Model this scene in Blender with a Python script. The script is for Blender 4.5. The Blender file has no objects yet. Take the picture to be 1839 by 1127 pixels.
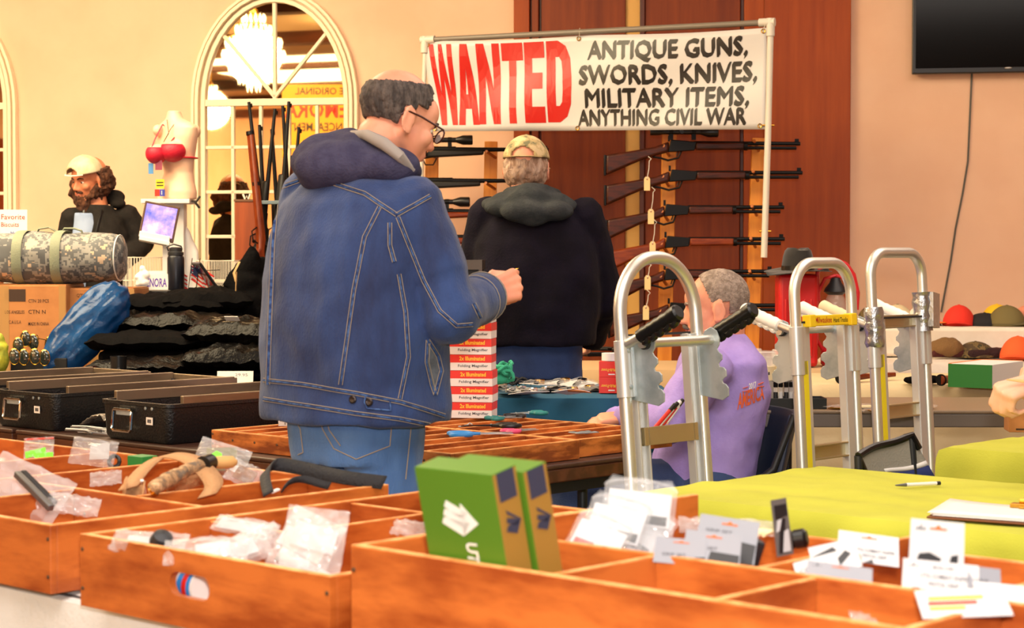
import bpy, bmesh, math, random
from mathutils import Vector as V, Matrix as M, Euler, noise
from mathutils.bvhtree import BVHTree
random.seed(7)
PI = math.pi
R = math.radians
scn = bpy.context.scene
COL = scn.collection

# ---------------------------------------------------------------- camera, exposure, lights
F, EYE, PITCH = 3450.0, 1.28, math.atan((563.5 - 455) / 3450.0)
cam_d = bpy.data.cameras.new('camera')
cam = bpy.data.objects.new('camera', cam_d)
COL.objects.link(cam)
cam.location = (0, 0, EYE)
cam.rotation_euler = (PI / 2 - PITCH, 0, 0)
cam_d.sensor_width = 36
cam_d.lens = F / 1839 * 36
cam_d.clip_start = .05
cam_d.dof.use_dof = True
cam_d.dof.focus_distance = 6.2
cam_d.dof.aperture_fstop = 9.0
scn.camera = cam
scn.view_settings.view_transform = 'Standard'
scn.view_settings.look = 'None'
scn.view_settings.exposure = 0.0
scn.view_settings.gamma = 1
scn.view_settings.use_curve_mapping = False
w = bpy.data.worlds.new('world')
scn.world = w
w.use_nodes = True
w.node_tree.nodes['Background'].inputs[0].default_value = (1, .85, .65, 1)
w.node_tree.nodes['Background'].inputs[1].default_value = .3


def lamp(name, kind, loc, energy, col, size=None, aim=None, size_y=None):
    d = bpy.data.lights.new(name, kind)
    d.energy = energy
    d.color = col
    if kind == 'AREA':
        d.shape = 'RECTANGLE'
        d.size = size
        d.size_y = size_y or size
    elif size:
        d.shadow_soft_size = size
    o = bpy.data.objects.new(name, d)
    o.location = loc
    if aim:
        o.rotation_euler = (V(aim) - V(loc)).to_track_quat('-Z', 'Y').to_euler()
    COL.objects.link(o)
    return o


# the photographer's flash, just above the lens, and added soft fills at the ceiling, without fittings
lamp('camera_flash', 'AREA', (.03, .03, 1.46), 85, (1, .95, .90), .10, (.1, 6, 1.0))
lamp('ceiling_fill', 'AREA', (-3.6, 8.2, 4.12), 950, (1, .80, .50), 4.6, (-3.6, 8.6, 0), 3.6)
lamp('ceiling_fill', 'AREA', (2.6, 6.8, 4.12), 190, (1, .83, .70), 4.0, (2.6, 7.0, 0), 4.0)
lamp('ceiling_fill', 'AREA', (0, 1.4, 4.12), 320, (1, .91, .82), 5.0, (0, 1.4, 0), 4.0)
lamp('ceiling_fill', 'AREA', (-7.5, -6.5, 4.12), 1100, (1, .76, .42), 7.0, (-7.5, -6.5, 0), 7.0)  # added, with the next two, to brighten what the mirrors show
lamp('ceiling_fill', 'AREA', (-11.5, -11.5, 4.05), 1100, (1, .76, .44), 4.0, (-13.0, -14, 1.0), 4.0)
lamp('ceiling_fill', 'AREA', (-12.0, -1.0, 4.12), 900, (1, .76, .42), 4.0, (-12, -1, 0), 6.0)


# ---------------------------------------------------------------- finding places
cP, sP = math.cos(PITCH), math.sin(PITCH)


def ray(px, py):
    x, z = (px - 919.5) / F, -(py - 563.5) / F
    return V((x, cP + z * sP, -sP + z * cP))


def at(px, py, Y):
    r = ray(px, py)
    return V((0, 0, EYE)) + r * (Y / r.y)


def on(px, py, z):
    r = ray(px, py)
    return V((0, 0, EYE)) + r * ((z - EYE) / r.z)


TA = R(43)                                     # the stall's tables stand turned by 43 degrees
UD, VD = V((math.cos(TA), -math.sin(TA), 0)), V((math.sin(TA), math.cos(TA), 0))


def uv(u, v, z=0.0):
    return UD * u + VD * v + V((0, 0, z))


W0, WA = V((.018, 11.3, 0)), R(-10.2)          # the window wall
WD, WN = V((math.cos(WA), math.sin(WA), 0)), V((math.sin(WA), -math.cos(WA), 0))


def onw(px, py, off=0.0):
    """place on the window wall as (run along it, height)"""
    r = ray(px, py)
    o = V((0, 0, EYE))
    k = ((W0 + WN * off) - o).dot(WN) / r.dot(WN)
    p = o + r * k
    return (p - W0).dot(WD), p.z


def wl(s, z, off=0.0):
    return W0 + WD * s + WN * off + V((0, 0, z))


# ---------------------------------------------------------------- materials
def lin(c):
    if isinstance(c, str):
        c = [int(c[i:i + 2], 16) / 255 for i in (0, 2, 4)]
        c = [x / 12.92 if x <= .04045 else ((x + .055) / 1.055) ** 2.4 for x in c]
    return (*c[:3], 1)


MC = {}


def mat(name, col, rough=.5, metal=0.0, spec=.5, col2=None, scale=8.0, stretch=(1, 1, 1), lo=.4, hi=.6, detail=4.0,
        bump=0.0, bscale=None, alpha=1.0, trans=0.0, emit=0.0, coat=0.0, sheen=0.0, kind='noise', col3=None, ior=1.5):
    if name in MC:
        return MC[name]
    m = bpy.data.materials.new(name)
    MC[name] = m
    m.use_nodes = True
    nt = m.node_tree
    N, L = nt.nodes, nt.links
    b = N['Principled BSDF']

    def put(k, v):
        if k in b.inputs:
            b.inputs[k].default_value = v
    put('Base Color', lin(col))
    put('Roughness', rough)
    put('Metallic', metal)
    put('Specular IOR Level', spec)
    put('Alpha', alpha)
    put('Transmission Weight', trans)
    put('Coat Weight', coat)
    put('Coat Roughness', .15)
    put('Sheen Weight', sheen)
    put('IOR', ior)
    if emit:
        put('Emission Color', lin(col))
        put('Emission Strength', emit)
    if col2 or bump:
        tc = N.new('ShaderNodeTexCoord')
        mp = N.new('ShaderNodeMapping')
        mp.inputs['Scale'].default_value = stretch
        L.new(tc.outputs['Object'], mp.inputs['Vector'])
    if col2:
        if kind == 'voronoi':
            tx = N.new('ShaderNodeTexVoronoi')
            out = tx.outputs['Color']
        elif kind == 'wave':
            tx = N.new('ShaderNodeTexWave')
            tx.inputs['Distortion'].default_value = 6
            tx.inputs['Detail'].default_value = 3
            tx.inputs['Detail Scale'].default_value = 1.2
            out = tx.outputs['Fac']
        else:
            tx = N.new('ShaderNodeTexNoise')
            tx.inputs['Detail'].default_value = detail
            tx.inputs['Roughness'].default_value = .6
            out = tx.outputs['Fac']
        tx.inputs['Scale'].default_value = scale
        L.new(mp.outputs[0], tx.inputs['Vector'])
        cr = N.new('ShaderNodeValToRGB')
        e = cr.color_ramp.elements
        e[0].position, e[0].color = lo, lin(col)
        e[1].position, e[1].color = hi, lin(col2)
        if col3:
            q = e.new((lo + hi) / 2)
            q.color = lin(col3)
        if kind == 'camo':
            cr.color_ramp.interpolation = 'CONSTANT'
        L.new(out, cr.inputs[0])
        L.new(cr.outputs[0], b.inputs['Base Color'])
        if emit:
            L.new(cr.outputs[0], b.inputs['Emission Color'])
    if bump:
        t2 = N.new('ShaderNodeTexNoise')
        t2.inputs['Scale'].default_value = bscale or scale * 2
        t2.inputs['Detail'].default_value = 5
        L.new(mp.outputs[0], t2.inputs['Vector'])
        bn = N.new('ShaderNodeBump')
        bn.inputs['Strength'].default_value = bump
        bn.inputs['Distance'].default_value = .01
        L.new(t2.outputs['Fac'], bn.inputs['Height'])
        L.new(bn.outputs[0], b.inputs['Normal'])
    return m


def camo(name, cols, scale=14, digital=0.0):
    """patches of four colours; digital > 0 snaps them to little squares of that size"""
    if name in MC:
        return MC[name]
    m = bpy.data.materials.new(name)
    MC[name] = m
    m.use_nodes = True
    N, L = m.node_tree.nodes, m.node_tree.links
    b = N['Principled BSDF']
    b.inputs['Roughness'].default_value = .85
    tc = N.new('ShaderNodeTexCoord')
    src = tc.outputs['Object']
    if digital:
        sn = N.new('ShaderNodeVectorMath')
        sn.operation = 'SNAP'
        sn.inputs[1].default_value = (digital,) * 3
        L.new(src, sn.inputs[0])
        src = sn.outputs[0]
    tx = N.new('ShaderNodeTexNoise')
    tx.inputs['Scale'].default_value = scale
    tx.inputs['Detail'].default_value = 3.5
    tx.inputs['Roughness'].default_value = .62
    L.new(src, tx.inputs['Vector'])
    cr = N.new('ShaderNodeValToRGB')
    cr.color_ramp.interpolation = 'CONSTANT'
    e = cr.color_ramp.elements
    e[0].position, e[0].color = 0, lin(cols[0])
    e[1].position, e[1].color = .43, lin(cols[1])
    for p, c in zip((.51, .59), cols[2:]):
        q = e.new(p)
        q.color = lin(c)
    L.new(tx.outputs['Fac'], cr.inputs[0])
    L.new(cr.outputs[0], b.inputs['Base Color'])
    return m


# ---------------------------------------------------------------- mesh building
def frame_z(d):
    d = V(d).normalized()
    a = V((0, 0, 1)) if abs(d.z) < .9 else V((1, 0, 0))
    x = a.cross(d).normalized()
    return x, d.cross(x).normalized(), d


class MB:
    def __init__(s, m=None):
        s.v, s.f, s.m = [], [], m

    def add(s, vs, fs):
        n = len(s.v)
        s.v += [(s.m @ V(p)) if s.m else V(p) for p in vs]
        s.f += [tuple(i + n for i in f) for f in fs]
        return s

    def box(s, c, size, rot=None):
        c = V(c)
        q = rot.to_matrix() if isinstance(rot, Euler) else (rot or M.Identity(3))
        h = V(size) / 2
        vs = [c + q @ V((x * h.x, y * h.y, z * h.z)) for z in (-1, 1) for y in (-1, 1) for x in (-1, 1)]
        return s.add(vs, [(0, 2, 3, 1), (4, 5, 7, 6), (0, 1, 5, 4), (2, 6, 7, 3), (0, 4, 6, 2), (1, 3, 7, 5)])

    def beam(s, p, q, w, h, up=(0, 0, 1)):
        """a bar from p to q, w wide and h high"""
        p, q = V(p), V(q)
        d = (q - p).normalized()
        x = d.cross(V(up)).normalized()
        y = x.cross(d).normalized()
        vs = [o + x * (a * w / 2) + y * (b * h / 2) for o in (p, q) for a, b in ((-1, -1), (1, -1), (1, 1), (-1, 1))]
        return s.add(vs, [(3, 2, 1, 0), (4, 5, 6, 7), (0, 1, 5, 4), (1, 2, 6, 5), (2, 3, 7, 6), (3, 0, 4, 7)])

    def cyl(s, p, q, r, r2=None, n=14, caps=True):
        return s.tube([p, q], [r, r if r2 is None else r2], n, caps=caps)

    def tube(s, pts, r, n=10, closed=False, caps=True, flat=None):
        pts = [V(p) for p in pts]
        k = len(pts)
        rr = r if isinstance(r, (list, tuple)) else [r] * k
        vs, fs = [], []
        x0 = None
        for i, p in enumerate(pts):
            a = pts[(i - 1) % k] if (i or closed) else p
            b = pts[(i + 1) % k] if (i < k - 1 or closed) else p
            d = (b - a)
            d = d.normalized() if d.length > 1e-9 else V((0, 0, 1))
            if x0 is None:
                x, y, _ = frame_z(d)
            else:
                x = x0 - d * x0.dot(d)
                x = x.normalized() if x.length > 1e-6 else frame_z(d)[0]
                y = d.cross(x)
            x0 = x
            fl = flat or 1
            for j in range(n):
                t = 2 * PI * j / n
                vs.append(p + x * (math.cos(t) * rr[i]) + y * (math.sin(t) * rr[i] * fl))
        for i in range(k if closed else k - 1):
            for j in range(n):
                a, b = i * n + j, i * n + (j + 1) % n
                c, d = ((i + 1) % k) * n + (j + 1) % n, ((i + 1) % k) * n + j
                fs.append((a, b, c, d))
        if caps and not closed:
            fs.append(tuple(range(n - 1, -1, -1)))
            fs.append(tuple(range((k - 1) * n, k * n)))
        return s.add(vs, fs)

    def lathe(s, prof, c=(0, 0, 0), n=20, ax=(0, 0, 1)):
        x, y, z = frame_z(ax)
        c = V(c)
        vs, fs = [], []
        for r, h in prof:
            r = max(r, 1e-5)
            for j in range(n):
                t = 2 * PI * j / n
                vs.append(c + x * (math.cos(t) * r) + y * (math.sin(t) * r) + z * h)
        for i in range(len(prof) - 1):
            for j in range(n):
                fs.append((i * n + j, i * n + (j + 1) % n, (i + 1) * n + (j + 1) % n, (i + 1) * n + j))
        fs.append(tuple(range(n - 1, -1, -1)))
        fs.append(tuple(range((len(prof) - 1) * n, len(prof) * n)))
        return s.add(vs, fs)

    def ball(s, c, r, rot=None, n=16, m=10, keep=None):
        r = (r, r, r) if isinstance(r, (int, float)) else r
        q = rot or M.Identity(3)
        c = V(c)
        vs = [c + q @ V((0, 0, -r[2]))]
        for i in range(1, m):
            a = -PI / 2 + PI * i / m
            for j in range(n):
                t = 2 * PI * j / n
                vs.append(c + q @ V((r[0] * math.cos(a) * math.cos(t), r[1] * math.cos(a) * math.sin(t), r[2] * math.sin(a))))
        vs.append(c + q @ V((0, 0, r[2])))
        fs = [(0, 1 + (j + 1) % n, 1 + j) for j in range(n)]
        for i in range(m - 2):
            for j in range(n):
                a, b = 1 + i * n + j, 1 + i * n + (j + 1) % n
                fs.append((a, b, b + n, a + n))
        t = len(vs) - 1
        fs += [(t, 1 + (m - 2) * n + j, 1 + (m - 2) * n + (j + 1) % n) for j in range(n)]
        if keep:
            iq = q.transposed()
            loc = [iq @ (p - c) for p in vs]
            fs = [f for f in fs if keep(sum((loc[i] for i in f), V()) / len(f))]
            used = sorted({i for f in fs for i in f})
            mp = {o: k for k, o in enumerate(used)}
            vs = [vs[i] for i in used]
            fs = [tuple(mp[i] for i in f) for f in fs]
        return s.add(vs, fs)

    def cap(s, p, q, r1, r2=None, n=12):
        """a capsule, round at both ends"""
        p, q = V(p), V(q)
        r2 = r1 if r2 is None else r2
        d = q - p
        if d.length < 1e-6:
            return s.ball(p, max(r1, r2))
        d.normalize()
        pts, rr = [], []
        for a in (-80, -50, -20):
            pts.append(p + d * (r1 * math.sin(R(a))))
            rr.append(r1 * math.cos(R(a)))
        for a in (20, 50, 80):
            pts.append(q + d * (r2 * math.sin(R(a))))
            rr.append(r2 * math.cos(R(a)))
        return s.tube(pts, rr, n)

    def chain(s, pts, rr):
        for i in range(len(pts) - 1):
            s.cap(pts[i], pts[i + 1], rr[i], rr[i + 1])
        return s

    def loft(s, rings, caps=True, closed=False):
        n = len(rings[0])
        vs = [p for r in rings for p in r]
        fs = []
        for i in range(len(rings) - 1):
            for j in range(n):
                fs.append((i * n + j, i * n + (j + 1) % n, (i + 1) * n + (j + 1) % n, (i + 1) * n + j))
        if caps:
            fs.append(tuple(range(n - 1, -1, -1)))
            fs.append(tuple(range((len(rings) - 1) * n, len(rings) * n)))
        return s.add(vs, fs)

    def sheet(s, fn, nu, nv):
        vs = [fn(i / nu, j / nv) for j in range(nv + 1) for i in range(nu + 1)]
        fs = [(j * (nu + 1) + i, j * (nu + 1) + i + 1, (j + 1) * (nu + 1) + i + 1, (j + 1) * (nu + 1) + i) for j in range(nv) for i in range(nu)]
        return s.add(vs, fs)

    def prism(s, poly, h, mt=None):
        """polygon in x, y raised by h along z, placed by the matrix"""
        mt = mt or M.Identity(4)
        n = len(poly)
        vs = [mt @ V((x, y, 0)) for x, y in poly] + [mt @ V((x, y, h)) for x, y in poly]
        fs = [tuple(range(n - 1, -1, -1)), tuple(range(n, 2 * n))] + [(i, (i + 1) % n, n + (i + 1) % n, n + i) for i in range(n)]
        return s.add(vs, fs)

    def build(s, name, m, parent=None, world=False, smooth=True, bevel=0, solid=0, sub=0, seg=2, off=0.0):
        me = bpy.data.meshes.new(name)
        vs = s.v
        if world and parent is not None:
            iv = XF[parent].inverted()
            vs = [iv @ p for p in vs]
        me.from_pydata([tuple(p) for p in vs], [], s.f)
        return mesh_obj(name, me, m, parent, smooth, bevel, solid, sub, seg, off)


XF = {}


def mesh_obj(name, me, m, parent=None, smooth=True, bevel=0, solid=0, sub=0, seg=2, off=0.0):
    me.materials.clear()
    me.materials.append(m)
    me.update()
    if smooth:
        me.shade_smooth()
        try:
            me.set_sharp_from_angle(angle=R(38))
        except Exception:
            pass
    o = bpy.data.objects.new(name, me)
    COL.objects.link(o)
    XF[o] = XF.get(parent, M.Identity(4)).copy() if parent is not None else M.Identity(4)
    if parent is not None:
        o.parent = parent
    if solid:
        q = o.modifiers.new('s', 'SOLIDIFY')
        q.thickness = solid
        q.offset = off
    if sub:
        q = o.modifiers.new('d', 'SUBSURF')
        q.levels = q.render_levels = sub
    if bevel:
        q = o.modifiers.new('b', 'BEVEL')
        q.width = bevel
        q.segments = seg
        q.limit_method = 'ANGLE'
        q.angle_limit = R(40)
    return o


def tag(o, label=None, cat=None, group=None, kind=None):
    for k, x in (('label', label), ('category', cat), ('group', group), ('kind', kind)):
        if x:
            o[k] = x
    return o


def thing(name, label, cat, loc=(0, 0, 0), rot=0.0, group=None, kind=None, mt=None):
    o = bpy.data.objects.new(name, None)
    COL.objects.link(o)
    o.empty_display_size = .05
    if mt is None:
        e = rot if isinstance(rot, Euler) else Euler((0, 0, rot))
        mt = M.Translation(V(loc)) @ e.to_matrix().to_4x4()
    o.matrix_world = mt
    XF[o] = mt.copy()
    return tag(o, label, cat, group, kind)


def clone(o, mt, label=None, group=None):
    """a copy of a thing with copies of its parts and their parts"""
    r = o.copy()
    COL.objects.link(r)
    r.matrix_world = mt
    XF[r] = mt.copy()
    if label:
        r['label'] = label
    if group:
        r['group'] = group

    def kids(a, b):
        for ch in KIDS(a):
            c = ch.copy()
            COL.objects.link(c)
            c.parent = b
            XF[c] = XF[b].copy()
            kids(ch, c)
    kids(o, r)
    return r


def KIDS(o):
    return [c for c in list(COL.objects) if c.parent == o]


def place(loc, rz=0.0, rx=0.0, ry=0.0):
    return M.Translation(V(loc)) @ Euler((rx, ry, rz)).to_matrix().to_4x4()


def basis(o, x, y, z):
    m = M((x, y, z)).transposed().to_4x4()
    m.translation = V(o)
    return m


def facing(loc, nrm, up=(0, 0, 1)):
    """x to the reader's right, y up, z towards the reader, for flat things that face nrm"""
    z = V(nrm).normalized()
    x = V(up).cross(z).normalized()
    return basis(loc, x, z.cross(x), z)


def text_mesh(s, w=None, h=None, ext=.0004, bold=.0, shear=0.0, res=2):
    """lettering, lower left corner at 0,0, scaled to w by h"""
    c = bpy.data.curves.new('lettering', 'FONT')
    c.body = s
    c.size = 1
    c.offset = bold
    c.shear = shear
    c.resolution_u = res
    c.extrude = 0
    o = bpy.data.objects.new('lettering', c)
    COL.objects.link(o)
    me = bpy.data.meshes.new_from_object(o)
    bpy.data.objects.remove(o)
    bpy.data.curves.remove(c)
    if not me.vertices:
        return me
    xs, ys = [v.co.x for v in me.vertices], [v.co.y for v in me.vertices]
    x0, x1, y0, y1 = min(xs), max(xs), min(ys), max(ys)
    sx = w / (x1 - x0) if w else None
    sy = h / (y1 - y0) if h else None
    sx = sx or sy
    sy = sy or sx
    for v in me.vertices:
        v.co = ((v.co.x - x0) * sx, (v.co.y - y0) * sy, ext)
    return me


def letter(s, m, parent, mt, w=None, h=None, bold=.0, shear=0.0, name='lettering'):
    """flat printed lettering at mt (in the parent's own space)"""
    me = text_mesh(s, w, h, 0, bold, shear)
    me.transform(mt)
    return mesh_obj(name, me, m, parent, smooth=False)


TMP = bpy.data.scenes.new('workbench')        # a bare scene to skin bodies in, removed at the end


def remesh(mb, vox, smooth=2, jitter=0.0, jscale=20, sharp=None):
    """one continuous skin over overlapping closed pieces"""
    me = bpy.data.meshes.new('skin')
    me.from_pydata([tuple(p) for p in mb.v], [], mb.f)
    o = bpy.data.objects.new('skin', me)
    TMP.collection.objects.link(o)
    q = o.modifiers.new('r', 'REMESH')
    q.mode = 'VOXEL'
    q.voxel_size = vox
    if smooth:
        q = o.modifiers.new('s', 'SMOOTH')
        q.factor = .5
        q.iterations = smooth
    with bpy.context.temp_override(scene=TMP, view_layer=TMP.view_layers[0]):
        dg = bpy.context.evaluated_depsgraph_get()
        dg.update()
    out = bpy.data.meshes.new_from_object(o.evaluated_get(dg))
    bpy.data.objects.remove(o)
    bpy.data.meshes.remove(me)
    if jitter:
        ns = [v.normal.copy() for v in out.vertices]
        for v, nn in zip(out.vertices, ns):
            p = v.co * jscale
            d = noise.noise(p) + .5 * noise.noise(p * 2.1)
            v.co += nn * (d * jitter)
    return out


def skin(mb, name, m, parent, vox, smooth=2, jitter=0.0, jscale=20):
    """continuous skin given in world space, parented"""
    me = remesh(mb, vox, smooth, jitter, jscale)
    bv = BVHTree.FromPolygons([v.co.copy() for v in me.vertices], [tuple(p.vertices) for p in me.polygons])
    me.transform(XF[parent].inverted())
    o = mesh_obj(name, me, m, parent)
    return o, bv


def seam(bv, pts, parent, name, m, r=.002, lift=.001, dens=4, off=0.0, n=5, flat=None):
    """a raised line that runs over the cloth where the given sight lines meet it"""
    q = []
    for i in range(len(pts) - 1):
        for k in range(dens):
            t = k / dens
            q.append((pts[i][0] * (1 - t) + pts[i + 1][0] * t, pts[i][1] * (1 - t) + pts[i + 1][1] * t))
    q.append(pts[-1])
    out = []
    for a, b in q:
        d = ray(a, b).normalized()
        h = bv.ray_cast(V((0, 0, EYE)), d)
        if h[0] is not None:
            nn = h[1] if h[1].dot(d) < 0 else -h[1]
            out.append(h[0] + nn * lift)
    if len(out) < 2:
        return None
    return MB().tube(out, r, n, flat=flat).build(name, m, parent, world=True)

# ---------------------------------------------------------------- the hall
m_wall = mat('wall_paint', 'e8bd9c', .75, col2='eec6a6', scale=1.3, bump=.03, bscale=40)
m_ceil = mat('ceiling_paint', 'd8b890', .8)
m_floor = mat('carpet', '4a3a34', .95, col2='5c463a', scale=30, bump=.3, bscale=200)
m_trim = mat('cream_gloss', 'f0e0c2', .35)
m_beam = mat('dark_beam', '5a2c16', .5, col2='472010', scale=3, stretch=(.3, 3, 3))
m_panel = mat('mahogany_panel', '6a2606', .5, col2='84380c', scale=2.2, stretch=(9, 9, .6), lo=.3, hi=.7, spec=.3)
m_panel2 = mat('mahogany_panel_red', '8e3808', .5, col2='a54a10', scale=2.2, stretch=(9, 9, .6), lo=.3, hi=.7, spec=.3)
m_darkwood = mat('dark_moulding', '431408', .4, col2='571c0b', scale=3, stretch=(8, 8, .6))
m_black = mat('black_plastic', '0b0b0c', .35)
m_blackm = mat('black_matt', '0a0a0c', .7)
m_mirror = mat('mirror_glass', 'f4e2c0', .015, 1.0)


def struct(o):
    o['kind'] = 'structure'
    return o


struct(MB().box((-3.5, -.5, -.05), (24, 29, .1)).build('floor', m_floor, smooth=False))
ceil_ = struct(MB().box((-3.5, -.5, 4.25), (24, 29, .1)).build('ceiling', m_ceil, smooth=False))
for y in range(-13, 13, 3):
    struct(MB().box((-3.5, y, 4.12), (23.6, .26, .17)).build('beam', m_beam, ceil_, smooth=False, bevel=.01))
wb = MB()
for a, b in ((-13.5, 9),):
    wb.box((W0 + WD * ((a + b) / 2) - WN * .06 + V((0, 0, 2.1))), (b - a, .12, 4.2), Euler((0, 0, WA)))
wall_back = struct(wb.build('wall_back', m_wall, smooth=False))
wlf = struct(MB().box((-15.4, -.5, 2.1), (.12, 29, 4.2)).build('wall_left', m_wall, smooth=False))
struct(MB().box((8.4, -.5, 2.1), (.12, 29, 4.2)).build('wall_right', m_wall, smooth=False))
wf = struct(MB().box((-3.5, -14.9, 2.1), (24, .12, 4.2)).build('wall_front', m_wall, smooth=False))
struct(MB().box((-15.32, -5.6, 1.6), (.06, 4.2, 3.2)).build('panel', m_panel, wlf, smooth=False))

# mahogany panelling: flat boards with grooves, a narrow cream gap and dark stiles
pan = struct(thing('wall_panelling', None, None, W0, WA))


def board(x0, x1, m, th, z1=4.15):
    a, b = onw(x0, 300)[0], onw(x1, 300)[0]
    MB().box(((a + b) / 2, -th / 2, z1 / 2), (b - a, th, z1)).build('panel', m, pan, smooth=False, bevel=.004)


for x0, x1, m, th in ((925, 953, m_panel2, .05), (953, 957, m_darkwood, .02), (957, 969, m_panel, .045), (969, 974, m_darkwood, .02),
                      (974, 1124, m_panel, .035), (1150, 1159, m_darkwood, .05), (1159, 1329, m_panel, .035), (1329, 1336, m_darkwood, .02),
                      (1336, 1372, m_panel2, .04), (1372, 1527, m_panel2, .045)):
    board(x0, x1, m, th)
g = onw(1137, 300)[0]
MB().box((g, -.008, 2.05), (.09, .016, 4.1)).build('panel', mat('cream_gap', 'd9a95a', .6), pan, smooth=False)


# ---------------------------------------------------------------- arched mirror windows
def arch_path(hw, spring, rise, z0, n=22):
    pts = [(-hw, z0), (-hw, spring)]
    for i in range(1, n):
        a = PI - PI * i / n
        pts.append((hw * math.cos(a), spring + rise * math.sin(a)))
    return pts + [(hw, spring), (hw, z0)]


def arched_window(name, sc):
    t = struct(thing(name, None, None, wl(sc, 0), WA))
    sp, z0 = 2.186, .35
    ih, ir, oh, orr = .437, .60, .512, .672

    def strip(f0, f1, y):
        A = arch_path(ih + (oh - ih) * f0, sp, ir + (orr - ir) * f0, z0)
        B = arch_path(ih + (oh - ih) * f1, sp, ir + (orr - ir) * f1, z0)
        rings = [[V((a[0], 0, a[1])), V((a[0], -y, a[1])), V((b[0], -y, b[1])), V((b[0], 0, b[1]))] for a, b in zip(A, B)]
        return MB().loft(rings)
    for f0, f1, y, nm in ((-.08, .28, .035, 'inner_moulding'), (.28, .42, .02, 'moulding_groove'), (.42, .72, .055, 'middle_moulding'), (.72, .82, .03, 'moulding_groove'), (.82, 1.08, .045, 'outer_moulding')):
        strip(f0, f1, y).build(nm, m_trim, t, bevel=.003)
    poly = arch_path(ih, sp, ir, z0)
    MB().prism([(x, z) for x, z in poly], .006, M(((1, 0, 0, 0), (0, 0, -1, 0), (0, 1, 0, 0), (0, 0, 0, 1)))).build('pane', m_mirror, t, smooth=False)

    def bar(a, b, w_, d_=.022):
        MB().beam((a[0], -d_ / 2, a[1]), (b[0], -d_ / 2, b[1]), d_, w_).build('muntin', m_trim, t, smooth=False, bevel=.003)
    bar((-ih, sp), (ih, sp), .042, .03)
    for k in range(1, 5):
        MB().box((-ih + 2 * ih * k / 5, -.011, (sp + z0) / 2), (.02, .022, sp - z0)).build('muntin', m_trim, t, smooth=False, bevel=.003)
    for k in range(1, 7):
        bar((-ih, sp - .268 * k), (ih, sp - .268 * k), .02)
    MB().box((0, -.011, sp + ir / 2), (.022, .022, ir)).build('muntin', m_trim, t, smooth=False, bevel=.003)
    for sg in (-1, 1):
        bar((0, sp + .03), (sg * ih * .74, sp + ir * .68), .02)
    return t


arched_window('window_1', onw(495, 300)[0])
arched_window('window_2', onw(-107, 300)[0])


# ---------------------------------------------------------------- what the mirror shows: chandeliers and a sign further up the hall
def reflect_p(p):
    return p - WN * (2 * ((p - W0).dot(WN) - .01))


def reflect_v(d):
    return d - WN * (2 * d.dot(WN))


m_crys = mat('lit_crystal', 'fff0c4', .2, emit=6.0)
m_brass = mat('brass', 'c99a3c', .25, 1.0)
proto_ch = None
for px, py, d, lb, en in ((455, 92, 17.5, 'large tiered crystal chandelier with lit bulbs seen in arched mirror', 170), (378, 190, 25, 'small far crystal chandelier low in the arched mirror', 110), (640, 60, 24, None, 110)):
    p = reflect_p(at(px, py, d))
    if proto_ch is None:
        proto_ch = t = thing('chandelier', lb, 'chandelier', p, 0, 'lit chandeliers of the hall')
        MB().cyl((0, 0, .3), (0, 0, 4.2 - p.z), .012).ball((0, 0, .34), (.05, .05, .06)).lathe([(.03, 0), (.09, .04), (.09, .06)], (0, 0, 4.12 - p.z)).build('stem', m_brass, t)
        cr = MB()
        for rr, z, n in ((.10, .30, 14), (.16, .20, 20), (.25, .08, 30), (.28, -.03, 34), (.22, -.14, 26), (.14, -.23, 18), (.06, -.30, 8)):
            for k in range(n):
                a = 2 * PI * k / n
                x, y = rr * math.cos(a), rr * math.sin(a)
                cr.add([(x, y, z + .04), (x + .014, y, z), (x, y + .014, z), (x - .014, y, z), (x, y - .014, z), (x, y, z - .075)],
                       [(0, 1, 2), (0, 2, 3), (0, 3, 4), (0, 4, 1), (5, 2, 1), (5, 3, 2), (5, 4, 3), (5, 1, 4)])
        tag(cr.build('crystal', m_crys, t, smooth=False), kind='stuff')
        rg = MB()
        for rr, z in ((.16, .24), (.25, .12), (.28, .01), (.22, -.10), (.14, -.19)):
            rg.tube([(rr * math.cos(2 * PI * k / 24), rr * math.sin(2 * PI * k / 24), z) for k in range(24)], .006, 6, True)
        rg.build('ring', m_brass, t)
        for k in range(6):
            a = PI / 3 * k
            MB().ball((.12 * math.cos(a), .12 * math.sin(a), .05), (.025, .025, .05)).build('bulb', mat('bulb_glow', 'ffe9b0', .3, emit=25), t)
    elif lb:
        t = clone(proto_ch, M.Translation(p), lb)
        if 'small' in lb:
            t.scale = (.8, .8, .8)
    lamp('chandelier_light', 'POINT', p + V((0, 0, -.05)), en, (1, .72, .36), .25)  # the third light is added alone, with no chandelier built

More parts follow.
